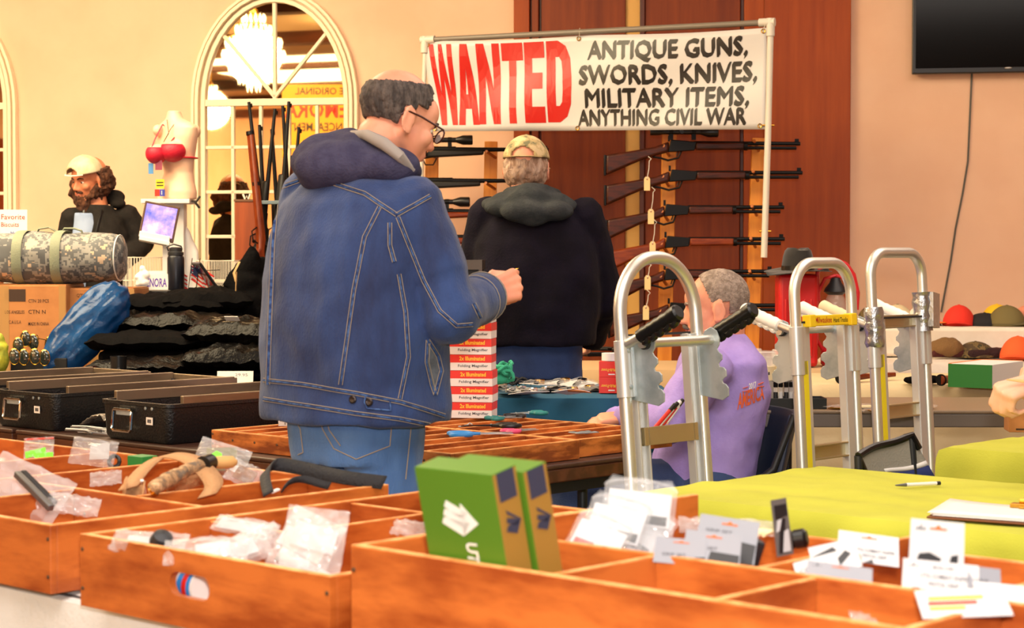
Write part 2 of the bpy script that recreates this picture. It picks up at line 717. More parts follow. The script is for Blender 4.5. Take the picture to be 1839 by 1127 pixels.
vo = at(512, 272, 19.0)
ex = reflect_v(V((-1, 0, 0)))
so = reflect_p(at(650, 272, 19.0))
sgn = thing('advertising_sign', 'orange and yellow holster sign with red lettering reflected in the arched mirror', 'sign', mt=basis(so, ex, ex.cross(V((0, 0, 1))) * -1 if False else V((0, 0, 1)), ex.cross(V((0, 0, 1)))))
MB().box((.39, .30, -.01), (.80, .72, .02)).build('board', mat('sign_yellow', 'f0a418', .5), sgn, smooth=False)
MB().box((.39, .33, -.06), (.04, .04, .1)).cyl((.39, -.9, -.1), (.39, .6, -.1), .015).box((.39, so.z * -.5 - .3, -.1), (.03, so.z - .6, .03)).box((.39, -so.z + .03, -.1), (.5, .05, .4)).build('stand', m_black, sgn)
m_red = mat('print_red', 'e02417', .5)
m_ink = mat('print_black', '141316', .5)
for s_, x, y, ww, hh, mm in (('THE ORIGINAL', .06, .56, .60, .07, m_ink), ('REMORA', .03, .33, .74, .17, m_red), ('CONCEALMENT', .05, .20, .68, .085, m_ink), ('HOLSTER', .20, .04, .40, .08, m_ink)):
    letter(s_, mm, sgn, M.Translation((x, y, .002)), ww, hh, .02)

# ---------------------------------------------------------------- television on the pale wall
s0, z0 = onw(1637, 135)
tv = thing('television', 'large black flat-screen television high on pale pink wall', 'television', wl(s0, z0, .05), WA)
MB().box((.62, 0, .36), (1.24, .05, .72)).build('casing', m_black, tv, smooth=False, bevel=.006)
MB().box((.62, -.0255, .365), (1.20, .003, .67)).build('screen', mat('tv_screen', '070504', .12, spec=.25), tv, smooth=False)
MB().ball((.525, -.028, .025), (.02, .003, .006)).build('logo', mat('silver_logo', 'a8a49c', .3, .8), tv)
MB().box((.62, .035, .36), (.4, .07, .3)).build('wall_mount', m_blackm, tv, smooth=False)
MB().tube([(.84, .0, .0), (.87, .0, -.018), (.93, .0, -.02), (1.02, .0, .0)], .004, 6).build('loose_cable', mat('grey_cable', '5c5a52', .6), tv)
pts = [onw(x, y) for x, y in ((1745, 132), (1742, 200), (1738, 290), (1729, 345), (1716, 410), (1707, 470), (1690, 560))]
tag(MB().tube([wl(s, z, .008) for s, z in pts], .0055, 7).build('power_cord', mat('grey_cable', '5c5a52', .6)), 'thin grey cord hanging down the pale wall below the television', 'cord')

# ---------------------------------------------------------------- banner on its pipe frame
dL, dR = 10.55, 9.8
m_pvc = mat('white_pvc', 'd9d3c4', .35)
m_pipe = mat('grey_pipe', '7d7468', .4)
a, b = at(763, 72, dL), at(1384, 40, dR)
fr = thing('banner_stand', 'white and grey pipe frame holding up the WANTED banner', 'banner stand', at(1070, 60, 10.2))
MB().cyl(a, b, .0155, n=16).build('top_pipe', m_pipe, fr, world=True)
lp = [at(764, 72, dL), at(757, 260, dL), at(753, 560, dL)]
MB().tube([lp[0] + V((0, 0, -.02)), lp[1], V((lp[2].x, lp[2].y, .02))], .013, 12).build('upright_pipe', m_pvc, fr, world=True)
rp = [at(1384, 40, dR), at(1379, 250, dR), at(1372, 462, dR)]
MB().tube([rp[0] + V((0, 0, -.02)), rp[1], rp[2]], .0165, 14).build('upright_pipe', m_pvc, fr, world=True)
for p, q, o in ((a, b, lp[1]), (b, a, rp[1])):
    d1, d2 = (q - p).normalized(), (o - p).normalized()
    MB().cyl(p - d1 * .022, p + d1 * .06, .022).cyl(p - d2 * .02, p + d2 * .07, .022).build('elbow', m_pvc, fr, world=True)
for x, y in ((1380, 225), (1374, 415)):
    p = at(x, y, dR)
    MB().cyl(p + V((-.03, 0, 0)), p + V((.03, .0, 0)), .005, n=8).build('bolt', m_brass, fr, world=True)
ban = thing('banner', 'white vinyl WANTED banner with red and black lettering, tied to pipe frame', 'banner', at(1070, 150, 10.2))
bTL, bTR, bBL, bBR = at(764, 74, dL), at(1377, 50, dR), at(774, 236, dL), at(1374, 232, dR)
bN = (bTR - bTL).cross(bBL - bTL).normalized()
if bN.y > 0:
    bN = -bN


def bp(s, t, off=0.0):
    """s along the banner, t down it; vinyl hangs in soft waves"""
    p = (bTL * (1 - s) + bTR * s) * (1 - t) + (bBL * (1 - s) + bBR * s) * t
    sag = -.010 * math.sin(PI * min(1, s * 2 % 1.0001)) * (1 - t)
    wv = .012 * math.sin(s * 21 + 3 * t) * (.3 + .7 * t) * (1 - s) + .006 * math.sin(s * 13 - 2 * t) + .008 * math.sin(9 * s + 7 * t)
    return p + V((0, 0, sag)) + bN * (wv + off)


MB().sheet(lambda i, j: bp(i, j), 90, 16).build('vinyl', mat('banner_white', 'cfcdcb', .4), ban, world=True, solid=.001)
m_bred, m_bblk = mat('banner_red', 'bf120a', .35), mat('banner_black', '141214', .35)


def subdivide(me, n=1):
    bm = bmesh.new()
    bm.from_mesh(me)
    bmesh.ops.triangulate(bm, faces=bm.faces[:])
    for _ in range(n):
        es = [e for e in bm.edges if e.calc_length() > .03]
        if es:
            bmesh.ops.subdivide_edges(bm, edges=es, cuts=1, use_grid_fill=False)
            bmesh.ops.triangulate(bm, faces=[f for f in bm.faces if len(f.verts) > 3])
    bm.to_mesh(me)
    bm.free()


def ban_text(s_, s0, s1, t0, t1, m, bold, slant=0.0, arc=0.0):
    me = text_mesh(s_, 1.0, 1.0, 0, 0, slant)
    bm = bmesh.new()
    bm.from_mesh(me)
    base = bm.faces[:]
    for k in (-1, -.5, .5, 1):                   # thicken the strokes
        g_ = bmesh.ops.duplicate(bm, geom=base)['geom']
        bmesh.ops.translate(bm, vec=(bold * .22 * k / len(s_) * 5, bold * k, .0002 * k), verts=[e for e in g_ if isinstance(e, bmesh.types.BMVert)])
    bm.to_mesh(me)
    bm.free()
    for v in me.vertices:
        v.co.x *= (s1 - s0) * 1.9
        v.co.y *= (t1 - t0) * .5
    subdivide(me, 3)
    iv = XF[ban].inverted()
    for v in me.vertices:
        x, y = v.co.x / ((s1 - s0) * 1.9), v.co.y / ((t1 - t0) * .5)
        if arc:
            c = 1 - arc * (2 * x - 1) ** 2
            y = .5 + (y - .5) * c
        v.co = iv @ bp(s0 + (s1 - s0) * x, t1 + (t0 - t1) * y, .0022)
    mesh_obj('lettering', me, m, ban, smooth=False)


# heavy red condensed capitals drawn as outlines, then the black lines
GL = {'W': [[(0, 1), (.22, 1), (.30, .38), (.42, 1), (.58, 1), (.70, .38), (.78, 1), (1, 1), (.84, 0), (.62, 0), (.50, .58), (.38, 0), (.16, 0)]],
      'N': [[(0, 0), (0, 1), (.34, 1), (.68, .42), (.68, 1), (1, 1), (1, 0), (.68, 0), (.32, .60), (.32, 0)]],
      'T': [[(.33, 0), (.33, .78), (0, .78), (0, 1), (1, 1), (1, .78), (.67, .78), (.67, 0)]],
      'E': [[(0, 0), (0, 1), (1, 1), (1, .80), (.38, .80), (.38, .62), (.9, .62), (.9, .42), (.38, .42), (.38, .20), (1, .20), (1, 0)]]}


def ban_glyph(faces_, s0, s1, t0, t1, top=0.0, bot=0.0):
    bm = bmesh.new()
    for poly in faces_:
        bm.faces.new([bm.verts.new((x, y, 0)) for x, y in poly])
    bmesh.ops.triangulate(bm, faces=bm.faces[:])
    for _ in range(3):
        es = [e for e in bm.edges if e.calc_length() > .22]
        if es:
            bmesh.ops.subdivide_edges(bm, edges=es, cuts=1)
            bmesh.ops.triangulate(bm, faces=[f for f in bm.faces if len(f.verts) > 3])
    me = bpy.data.meshes.new('lettering')
    bm.to_mesh(me)
    bm.free()
    iv = XF[ban].inverted()
    for v in me.vertices:
        x, y = v.co.x, v.co.y
        v.co = iv @ bp(s0 + (s1 - s0) * x + (1 - y) * bot, t1 + (t0 - t1) * y, .0022)
    mesh_obj('lettering', me, m_bred, ban, smooth=False)


ban_glyph(GL['W'], .010, .084, .035, .93, bot=.014)
ban_glyph([[(0, 0), (.34, 1), (.50, 1), (.50, .70), (.40, .38), (.50, .38), (.50, .20), (.36, .20), (.31, 0)], [(1, 0), (.66, 1), (.50, 1), (.50, .70), (.60, .38), (.50, .38), (.50, .20), (.64, .20), (.69, 0)]], .086, .155, .035, .93, bot=.004)
ban_glyph(GL['N'], .158, .228, .035, .925)
ban_glyph(GL['T'], .234, .298, .035, .92)
ban_glyph(GL['E'], .302, .362, .035, .915)
Dp = [(1 - .0, 0)] and None
do = [(0, 0), (0, 1), (.48, 1), (.78, .93), (.95, .78), (1, .55), (1, .45), (.95, .22), (.78, .07), (.48, 0)]
di = [(.36, .2), (.36, .8), (.5, .8), (.60, .75), (.64, .62), (.64, .38), (.60, .25), (.5, .2)]
ban_glyph([[do[0], do[1], do[2], di[2], di[1], di[0], di[7], do[9]], [do[2], do[3], do[4], do[5], di[4], di[3], di[2]], [do[5], do[6], di[5], di[4]], [do[6], do[7], do[8], do[9], di[7], di[6], di[5]]], .368, .442, .035, .91)
ban_text('ANTIQUE GUNS,', .492, .946, .07, .285, m_bblk, .06)
ban_text('SWORDS, KNIVES,', .466, .973, .325, .545, m_bblk, .06)
ban_text('MILITARY ITEMS,', .482, .953, .57, .785, m_bblk, .06)
ban_text('ANYTHING CIVIL WAR', .458, .946, .785, .95, m_bblk, .06)
for s_, t_ in ((.008, .04), (.466, .03), (.992, .03), (.985, .965), (.455, .975), (.014, .97)):
    p = bp(s_, t_, .003)
    x, y, z = frame_z(bN)
    MB().tube([p + x * (.010 * math.cos(k * PI / 6)) + y * (.010 * math.sin(k * PI / 6)) for k in range(12)], .003, 6, True).build('grommet', m_brass, ban, world=True)
for s_ in (.008, .466, .992):
    p = bp(s_, .04, .004)
    q = a + (b - a) * min(.985, max(.015, s_))
    MB().tube([p, q + V((0, -.018, 0)), q + V((0, 0, .02)), q + V((0, .018, 0)), p + V((0, .006, 0))], .002, 5).build('tie', mat('tie_string', 'cfc6b4', .7), ban, world=True)

# ---------------------------------------------------------------- rifles and their racks
m_steel = mat('blued_steel', '121112', .4, .4, spec=.3)
m_walnut = mat('walnut_stock', '2c0e05', .4, col2='4a1a08', scale=5, stretch=(2, 10, 10), spec=.3)
m_walnut2 = mat('red_walnut_stock', '66240a', .4, col2='80340d', scale=5, stretch=(2, 10, 10), spec=.3)
m_synth = mat('black_stock', '161412', .55)
m_pine = mat('pine_upright', 'f09a34', .5, col2='e08626', scale=3, stretch=(7, 7, .5))
m_peg = mat('wood_peg', 'b8672a', .5)
MZ = M(((1, 0, 0, 0), (0, 0, -1, 0), (0, 1, 0, 0), (0, 0, 0, 1)))


def rifle(label, butt, muzzle, style='lever', scope=False, stock=None, group=None, down=(0, 0, -1), name='rifle'):
    """barrel line from butt end to muzzle; x along the barrel, z up"""
    butt, muzzle = V(butt), V(muzzle)
    L = (muzzle - butt).length
    x = (muzzle - butt).normalized()
    z = (-V(down) - x * (-V(down)).dot(x)).normalized()
    y = z.cross(x)
    t = thing(name, label, 'rifle', mt=basis(butt, x, y, z), group=group)
    k = L / 1.03
    st = stock or m_walnut

    def pr(poly, th, nm, m, bev):
        mt = M.Translation((0, th / 2, 0)) @ MZ
        MB().prism([(px * k, pz) for px, pz in poly], th, mt).build(nm, m, t, bevel=bev, seg=3)
    if style == 'lever':
        pr([(0, -.17), (.19, -.088), (.27, -.062), (.335, -.045), (.335, .012), (.26, -.018), (.16, -.036), (.0, -.062)], .042, 'stock', st, .014)
        MB().box((-.004, 0, -.116), (.012, .036, .108)).build('butt_plate', m_steel, t, bevel=.003)
        pr([(.33, -.045), (.47, -.036), (.48, .010), (.345, .020)], .034, 'receiver', m_steel, .004)
        pr([(.475, -.034), (.735, -.030), (.735, .006), (.475, .008)], .036, 'fore_end', st, .010)
        MB().cyl((.73 * k, 0, -.012), (.75 * k, 0, -.012), .0225).build('barrel_band', m_steel, t)
        MB().cyl((.47 * k, 0, .003), (L, 0, .003), .0115, .0105).build('barrel', m_steel, t)
        MB().cyl((.74 * k, 0, -.020), (L - .02, 0, -.020), .0095).build('magazine_tube', m_steel, t)
        MB().tube([(.40 * k, 0, -.04), (.385 * k, 0, -.075), (.33 * k, 0, -.088), (.29 * k, 0, -.076), (.25 * k, 0, -.07), (.235 * k, 0, -.058)], .0055, 8).build('lever_loop', m_steel, t)
        MB().tube([(.385 * k, 0, -.04), (.375 * k, 0, -.065)], .004, 6).build('trigger', m_steel, t)
        MB().box((.335 * k, 0, .026), (.012, .008, .03)).build('hammer', m_steel, t, bevel=.002)
    else:
        e = .76 if style == 'military' else .66
        top = e if style != 'military' else .88
        pr([(0, -.135), (.19, -.085), (.255, -.085), (.285, -.05), (.36, -.038), (top, -.022), (top, .004), (.33, .006), (.27, -.014), (.17, -.022), (.0, -.032)], .042, 'stock', st, .012)
        MB().box((-.005, 0, -.084), (.014, .038, .105)).build('butt_pad', m_black, t, bevel=.004)
        MB().cyl((.30 * k, 0, .010), (.50 * k, 0, .010), .0165).build('receiver', m_steel, t)
        MB().cyl((.50 * k, 0, .008), (L, 0, .008), .0145, .009).build('barrel', m_steel, t)
        MB().tube([(.32 * k, 0, .012), (.325 * k, -.025, .002), (.33 * k, -.05, -.02)], .005, 7).ball((.33 * k, -.052, -.024), .010).build('bolt_handle', m_steel, t)
        MB().tube([(.31 * k, 0, -.045), (.325 * k, 0, -.078), (.37 * k, 0, -.078), (.39 * k, 0, -.04)], .004, 7).build('trigger_guard', m_steel, t)
        if style == 'military':
            for q in (.60, .86):
                MB().cyl((q * k, 0, -.008), ((q + .018) * k, 0, -.008), .0235).build('barrel_band', m_steel, t)
    MB().box((L - .018, 0, .021), (.022, .005, .016)).build('front_sight', m_steel, t)
    if scope:
        s = MB().cyl((.27 * k, 0, .062), (.56 * k, 0, .062), .0145)
        s.lathe([(.0145, 0), (.028, .04), (.028, .090), (.024, .095)], (.50 * k, 0, .062), 16, (1, 0, 0))
        s.lathe([(.0195, 0), (.0195, .05), (.0125, .075)], (.235 * k, 0, .062), 16, (1, 0, 0))
        s.cyl((.40 * k, 0, .062), (.40 * k, 0, .090), .011).cyl((.40 * k, 0, .062), (.40 * k, -.028, .062), .011)
        sc = s.build('scope', m_black, t)
        for q in (.345, .465):
            MB().box((q * k, 0, .035), (.022, .022, .03)).cyl(((q - .012) * k, 0, .062), ((q + .012) * k, 0, .062), .0165).build('mount', m_steel, sc)
    return t


# rack at the mahogany wall
dr = 10.15
rk = thing('rifle_rack', 'pine rifle rack with pegs standing by the mahogany wall', 'rack', at(1280, 455, dr))
U1, U2 = [(1202, 240), (1194, 600)], [(1363, 248), (1352, 560)]
for (xa, ya), (xb, yb) in (U1, U2):
    p, q = at(xa, ya, dr + .10), at(xb, yb, dr + .10)
    d = q - p
    q = p + d * ((p.z - .02) / -d.z)
    MB().beam(p, q, .075, .04, (0, -1, 0)).build('upright', m_pine, rk, world=True, bevel=.004, smooth=False)
pf = at(1280, 455, dr + .1)
MB().box((pf.x, pf.y, .30), (.60, .03, .07)).build('cross_rail', m_pine, rk, world=True, smooth=False)
RY = [(257, 1088, 1437, True), (311, 1088, 1441, False), (373, 1090, 1408, False), (430, 1092, 1409, False), (488, 1100, 1388, False), (549, 1095, 1421, False)]
RL = ['scoped lever-action rifle, topmost on the rack under the banner', 'longest unscoped lever-action rifle, second from top on the mahogany-wall rack',
      'lever-action rifle third from top on the mahogany-wall rack', 'lever-action rifle with reddish stock, fourth from top on the mahogany-wall rack',
      'lever-action rifle just above the seated man, fifth from top on rack', 'lowest rifle on rack, crossing behind the seated man']
for i, (y, x0, x1, sc) in enumerate(RY):
    rifle(RL[i], at(x0, y, dr - .02), at(x1, y + (2 if i == 0 else 0), dr - .02), 'lever', sc, m_walnut2 if i == 3 else m_walnut, 'rifles on the mahogany wall rack')
    for (xa, ya), (xb, yb) in (U1, U2):
        xx = xa + (xb - xa) * (y - ya) / (yb - ya)
        p = at(xx, y + (13 if xa == 1363 else 22), dr + .08)
        MB().tube([p, p + V((-.04, -.12, .045))], .0085, 8).build('peg', m_peg, rk, world=True)
# rack at the cream wall
dl = 10.9
rk2 = thing('rifle_rack', 'pine rifle rack against the cream wall beside the camouflage cap', 'rack', at(830, 455, dl))
V1, V2 = [(776, 262), (774, 470)], [(882, 254), (878, 470)]
for (xa, ya), (xb, yb) in (V1, V2):
    p, q = at(xa, ya, dl + .10), at(xb, yb, dl + .10)
    d = q - p
    q = p + d * ((p.z - .02) / -d.z)
    MB().beam(p, q, .075, .04, (0, -1, 0)).build('upright', m_pine, rk2, world=True, bevel=.004, smooth=False)
pf = at(830, 455, dl + .1)
MB().box((pf.x, pf.y, .30), (.45, .03, .07)).build('cross_rail', m_pine, rk2, world=True, smooth=False)
for y, x0, x1, stl, sc, st, lb in ((271, 662, 985, 'sport', True, m_synth, 'black scoped rifle topmost on the cream-wall rack beside the man with glasses'),
                                   (327, 655, 980, 'sport', False, m_synth, 'dark unscoped bolt-action rifle second on the cream-wall rack'),
                                   (382, 657, 980, 'sport', True, m_walnut2, 'scoped rifle with reddish wooden stock third on the cream-wall rack'),
                                   (428, 655, 975, 'military', False, m_walnut2, 'lowest wooden-stocked rifle on the cream-wall rack')):
    rifle(lb, at(x0, y, dl - .02), at(x1, y, dl - .02), stl, sc, st, 'rifles on the cream wall rack')
    for (xa, ya), (xb, yb) in (V1, V2):
        xx = xa + (xb - xa) * (y - ya) / (yb - ya)
        p = at(xx + 8, y + 12, dl + .08)
        MB().tube([p, p + V((-.05, -.12, .03))], .0085, 8).build('peg', m_peg, rk2, world=True)
# price tags on strings
m_tag = mat('manila_tag', 'e8c88e', .6)
m_str = mat('white_string', 'd8d2c4', .7)
TG = [(1166, 289, 1162, 317, 342, 'second'), (1173, 345, 1169, 375, 402, 'third'), (1176, 403, 1172, 433, 462, 'fourth'), (1166, 480, 1163, 494, 520, 'fifth'), (1164, 530, 1160, 548, 574, 'lowest')]
for i, (sx, sy, tx, t0, t1, nm) in enumerate(TG):
    d = dr - .09
    t = thing('price_tag', 'blank manila price tag hanging by string at the %s rifle of the rack' % nm, 'price tag', at(tx, t0, d), 0, 'price tags on the rack rifles')
    hh = (t1 - t0) / F * d
    ww = .032
    MB().prism([(-ww / 2, 0), (ww / 2, 0), (ww / 2, hh - .012), (ww / 4, hh), (-ww / 4, hh), (-ww / 2, hh - .012)], .0015, M.Translation((0, 0, -hh)) @ MZ).build('card', m_tag, t, smooth=False)
    MB().cyl((0, -.003, -.014), (0, .001, -.014), .004, n=8).build('eyelet', mat('eyelet_red', '8a4a30', .5), t)
    p = (at(sx, sy, d) - at(tx, t0, d))
    MB().tube([(0, -.002, -.012), p * .5 + V((.004, 0, 0)), p, p + V((.012, .02, .012)), p + V((-.004, .06, .03))], .0022, 5).build('string', m_str, t)

# rifles standing muzzle up in a brown stand before the mirror
ds = 10.45
stand = thing('rifle_stand', 'brown wooden post stand that props upright rifles before the arched mirror', 'stand', at(443, 470, ds))
p0, p1 = at(424, 362, ds), at(462, 362, ds)
zt = p0.z
MB().box(((p0.x + p1.x) / 2, ds, zt / 2), (p1.x - p0.x, .10, zt)).build('post', mat('stand_brown', 'a04a1a', .5, col2='8c3f16', scale=3, stretch=(6, 6, .5)), stand, world=True, smooth=False, bevel=.004)
MB().box(((p0.x + p1.x) / 2, ds, zt + .006), (p1.x - p0.x + .01, .11, .012)).build('top_board', mat('stand_top', '6e4a30', .5), stand, world=True, smooth=False)
MB().box(((p1.x + .12), ds - .02, zt - .005), (.24, .10, .02)).build('arm', mat('grey_bracket', '6d7f86', .5), stand, world=True, smooth=False, bevel=.003)
q = at(443, 358, ds - .03)
MB().tube([q + V((-.02, 0, .03)), q + V((-.008, 0, 0)), q + V((0, 0, .02)), q + V((.008, 0, 0)), q + V((.02, 0, .03))], .006, 7).build('clip', mat('white_clip', 'efe8da', .4), stand, world=True)
for (xa, ya, xb, yb, stl, st, dd, lb) in ((445, 183, 482, 505, 'military', m_walnut2, -.10, 'tall wooden military rifle standing muzzle up beside the brown post'),
                                        (464, 224, 480, 520, 'sport', m_synth, .0, 'short black rifle standing muzzle up behind the wooden military rifle'),
                                        (492, 195, 458, 540, 'sport', m_synth, -.04, 'slim black rifle standing in the stand, its muzzle crossing over'),
                                        (486, 232, 508, 545, 'sport', m_synth, .06, 'dark rifle in the stand, lower muzzle behind two crossing barrels'),
                                        (506, 190, 525, 530, 'sport', m_synth, .08, 'thick-barrelled black rifle at the rear of the stand'),
                                        (517, 182, 494, 530, 'sport', m_synth, -.06, 'tallest black-barrelled rifle standing in the stand before the mirror'),
                                        (535, 228, 512, 540, 'military', m_walnut, .02, 'dark wooden rifle in the stand next to the denim shoulder')):
    m1, b1 = at(xa, ya, ds + .12 + dd), at(xb, yb, ds - .02 + dd)
    d = (b1 - m1).normalized()
    b1 = m1 + d * 1.12
    rifle(lb, b1, m1, stl, False, st, 'rifles standing before the mirror', down=(-.5, -.6, 0))
lg = thing('gun_rest', 'low dark wooden rest under the butts of the standing rifles', 'rest', at(490, 545, ds))
zb = at(490, 545, ds).z
MB().box((at(490, 0, ds).x, ds + .05, zb - .12), (.42, .40, .03)).build('shelf', m_darkwood, lg, world=True, smooth=False)
for sx in (-.18, .18):
    for sy in (-.1, .2):
        MB().box((at(490, 0, ds).x + sx, ds + sy, (zb - .135) / 2), (.04, .04, zb - .135)).build('leg', m_darkwood, lg, world=True, smooth=False)

# ---------------------------------------------------------------- people
m_skin = mat('skin', 'e6a283', .5, col2='dc8f72', scale=6, spec=.35)
m_skin2 = mat('pale_skin', 'e8b398', .5, col2='dda58a', scale=6, spec=.35)
m_eye = mat('eye_white', 'e8e2da', .2)
m_iris = mat('iris', '2a1a10', .15)
m_lip = mat('lips', 'c06a58', .45)


def ring(c, a, b, n=28, e=2.4):
    c, a, b = V(c), V(a), V(b)
    out = []
    for k in range(n):
        t = 2 * PI * k / n
        x, y = math.cos(t), math.sin(t)
        out.append(c + a * (math.copysign(abs(x) ** (2 / e), x)) + b * (math.copysign(abs(y) ** (2 / e), y)))
    return out


def head_prims(mb, H, ears=True, nose=1.0):
    mb.m = H
    mb.ball((0, -.018, .035), (.076, .096, .086), n=24, m=16)
    mb.ball((0, .035, -.03), (.061, .058, .085), n=20, m=14)
    mb.ball((0, .045, .035), (.062, .050, .052), n=20, m=14)
    mb.ball((0, .045, -.082), (.043, .045, .034)).ball((0, .076, -.097), (.020, .017, .017))
    for s in (-1, 1):
        mb.cap((s * .056, -.005, -.045), (s * .026, .066, -.094), .018, .016)
        mb.ball((s * .038, .062, -.026), (.027, .026, .024))
        mb.cap((s * .012, .083, .016), (s * .045, .072, .014), .010, .008)
        mb.cap((s * .022, .080, .009), (s * .042, .073, .008), .0055, .005).cap((s * .022, .078, -.0105), (s * .042, .071, -.0095), .0055, .005)
        if ears:
            mb.ball((s * .079, -.006, -.008), (.009, .018, .032))
            mb.tube([(s * (.084 + .004 * math.sin(k * PI / 9)), -.006 - .021 * math.sin(k * PI / 9 + .3), -.008 + .033 * math.cos(k * PI / 9 + .3)) for k in range(10)], .0052, 7)
            mb.ball((s * .080, .001, -.036), (.007, .010, .010))
    mb.cap((0, .086, .006), (0, .106 * 1, -.032), .0095, .0125 * nose)
    for s in (-1, 1):
        mb.ball((s * .012, .096, -.038), (.0095, .011, .0085))
    mb.cap((-.020, .088, -.061), (.020, .088, -.061), .0085).cap((-.016, .087, -.072), (.016, .087, -.072), .0085)
    mb.cap((0, -.02, -.03), (0, -.035, -.15), .056, .060)
    mb.m = None
    return mb


def face_parts(person, H, brow=None, lips=True):
    iv = XF[person].inverted() @ H
    for s in (-1, 1):
        b = MB(iv)
        b.ball((s * .031, .0715, -.001), (.0125, .0115, .0105))
        e = b.build('eye', m_eye, person)
        b = MB(iv)
        b.ball((s * .031, .0815, -.002), (.0052, .0026, .0052))
        b.build('iris', m_iris, e)
        if brow:
            b = MB(iv)
            b.tube([(s * .014, .092, .018), (s * .032, .090, .024), (s * .050, .078, .018)], [.0035, .0045, .002], 6)
            b.build('eyebrow', brow, person)
    if lips:
        b = MB(iv)
        b.tube([(-.022, .091, -.066), (-.010, .0965, -.063), (0, .0965, -.064), (.010, .0965, -.063), (.022, .091, -.066)], [.001, .004, .0045, .004, .001], 7)
        b.tube([(-.020, .091, -.067), (0, .0965, -.071), (.020, .091, -.067)], [.001, .0052, .001], 7)
        b.build('lips', m_lip, person)


def hand_prims(mb, wrist, y, z, side, curls, thumb=(40, 30), scale=1.0, spread=0.0):
    """y: way the fingers leave the palm, z: out of the back of the hand; fingers curl to -z"""
    y = V(y).normalized()
    z = (V(z) - y * V(z).dot(y)).normalized()
    x = z.cross(y) if side > 0 else y.cross(z)
    w = V(wrist)

    def Q(a, b, c):
        return w + (x * a + y * b + z * c) * scale
    ks = [(.030, .088), (.010, .092), (-.011, .087), (-.029, .077)]
    ln = [(.042, .026, .022), (.046, .030, .023), (.042, .028, .022), (.033, .021, .019)]
    tips = []
    for i, (kx, ky) in enumerate(ks):
        mb.cap(Q(kx * .55, .0, 0), Q(kx, ky, .002), .0165 * scale, .0115 * scale)
        p = Q(kx, ky, 0)
        a = 0
        rr = [.0102, .0096, .0088, .0076] if i < 3 else [.0090, .0084, .0076, .0066]
        for j in range(3):
            a += R(curls[i][j])
            d = y * math.cos(a) - z * math.sin(a) + x * (spread * (1.5 - i) * (1 if j == 0 else .3))
            q = p + d.normalized() * ln[i][j] * scale
            mb.cap(p, q, rr[j] * scale, rr[j + 1] * scale)
            p = q
        tips.append(p)
    mb.cap(Q(.018, .015, -.006), Q(-.020, .02, -.006), .014 * scale)
    b0, b1 = Q(.020, .018, -.008), Q(.044, .048, -.020)
    mb.cap(b0, b1, .0165 * scale, .0125 * scale)
    a0, a1 = R(thumb[0]), R(thumb[1])
    d = (y * math.cos(a0) - x * .25 - z * math.sin(a0)).normalized()
    b2 = b1 + d * .034 * scale
    mb.cap(b1, b2, .0115 * scale, .0105 * scale)
    d = (y * math.cos(a1) - x * .45 - z * math.sin(a1)).normalized()
    b3 = b2 + d * .026 * scale
    mb.cap(b2, b3, .0105 * scale, .0085 * scale)
    return tips, b3


def shoe(mb, ankle, fwd, side=0):
    a = V((ankle[0], ankle[1], 0))
    f = V((fwd[0], fwd[1], 0)).normalized()
    s = V((f.y, -f.x, 0))
    rings = []
    for t, w_, h, b in ((-.075, .030, .05, .0), (-.06, .038, .085, 0), (.0, .040, .095, 0), (.06, .043, .065, 0), (.13, .048, .05, 0), (.175, .040, .04, .0), (.195, .020, .025, .005)):
        c = a + f * t
        rings.append([c + s * (w_ * x) + V((0, 0, .012 + h * z)) for x, z in ((-1, 0), (-1, .45), (-.6, .9), (0, 1), (.6, .9), (1, .45), (1, 0))])
    mb.loft(rings)
    sole = [a + f * t + s * w_ for t, w_ in ((-.085, .02), (-.08, .035), (.06, .048), (.13, .053), (.19, .035), (.205, 0))]
    sole += [a + f * t - s * w_ for t, w_ in ((.19, .035), (.13, .053), (.06, .048), (-.08, .035), (-.085, .02))]
    mb.add([p for p in sole] + [p + V((0, 0, .022)) for p in sole], [tuple(range(len(sole))), tuple(range(len(sole), 2 * len(sole)))] + [(i, (i + 1) % len(sole), len(sole) + (i + 1) % len(sole), len(sole) + i) for i in range(len(sole))])
    return mb


def legs_prims(mb, hips, knees, ankles, r=(.082, .056, .040)):
    for h, k, a in zip(hips, knees, ankles):
        mb.cap(h, k, r[0], r[1], 16)
        mb.cap(k, a, r[1], r[2], 16)
    mb.cap(hips[0], hips[1], r[0] * 1.12, n=16)


def hair_patch(person, H, c, r, keep, m, rough=.004, name='hair', thick=.008, n=64, mm=44, seed=0):
    b = MB()
    b.ball(c, r, n=n, m=mm, keep=keep)
    for i, p in enumerate(b.v):
        q = p * 55 + V((seed, 0, 0))
        b.v[i] = p + (p - V(c)).normalized() * (rough * (noise.noise(q) + .7 * noise.noise(q * 2.7)))
    iv = XF[person].inverted() @ H
    b.v = [iv @ p for p in b.v]
    return b.build(name, m, person, solid=thick)


def head_m(c, face, up=(0, 0, 1), scale=1.0):
    y = V(face).normalized()
    x = y.cross(V(up)).normalized()
    z = x.cross(y)
    return basis(c, x * scale, y * scale, z * scale)


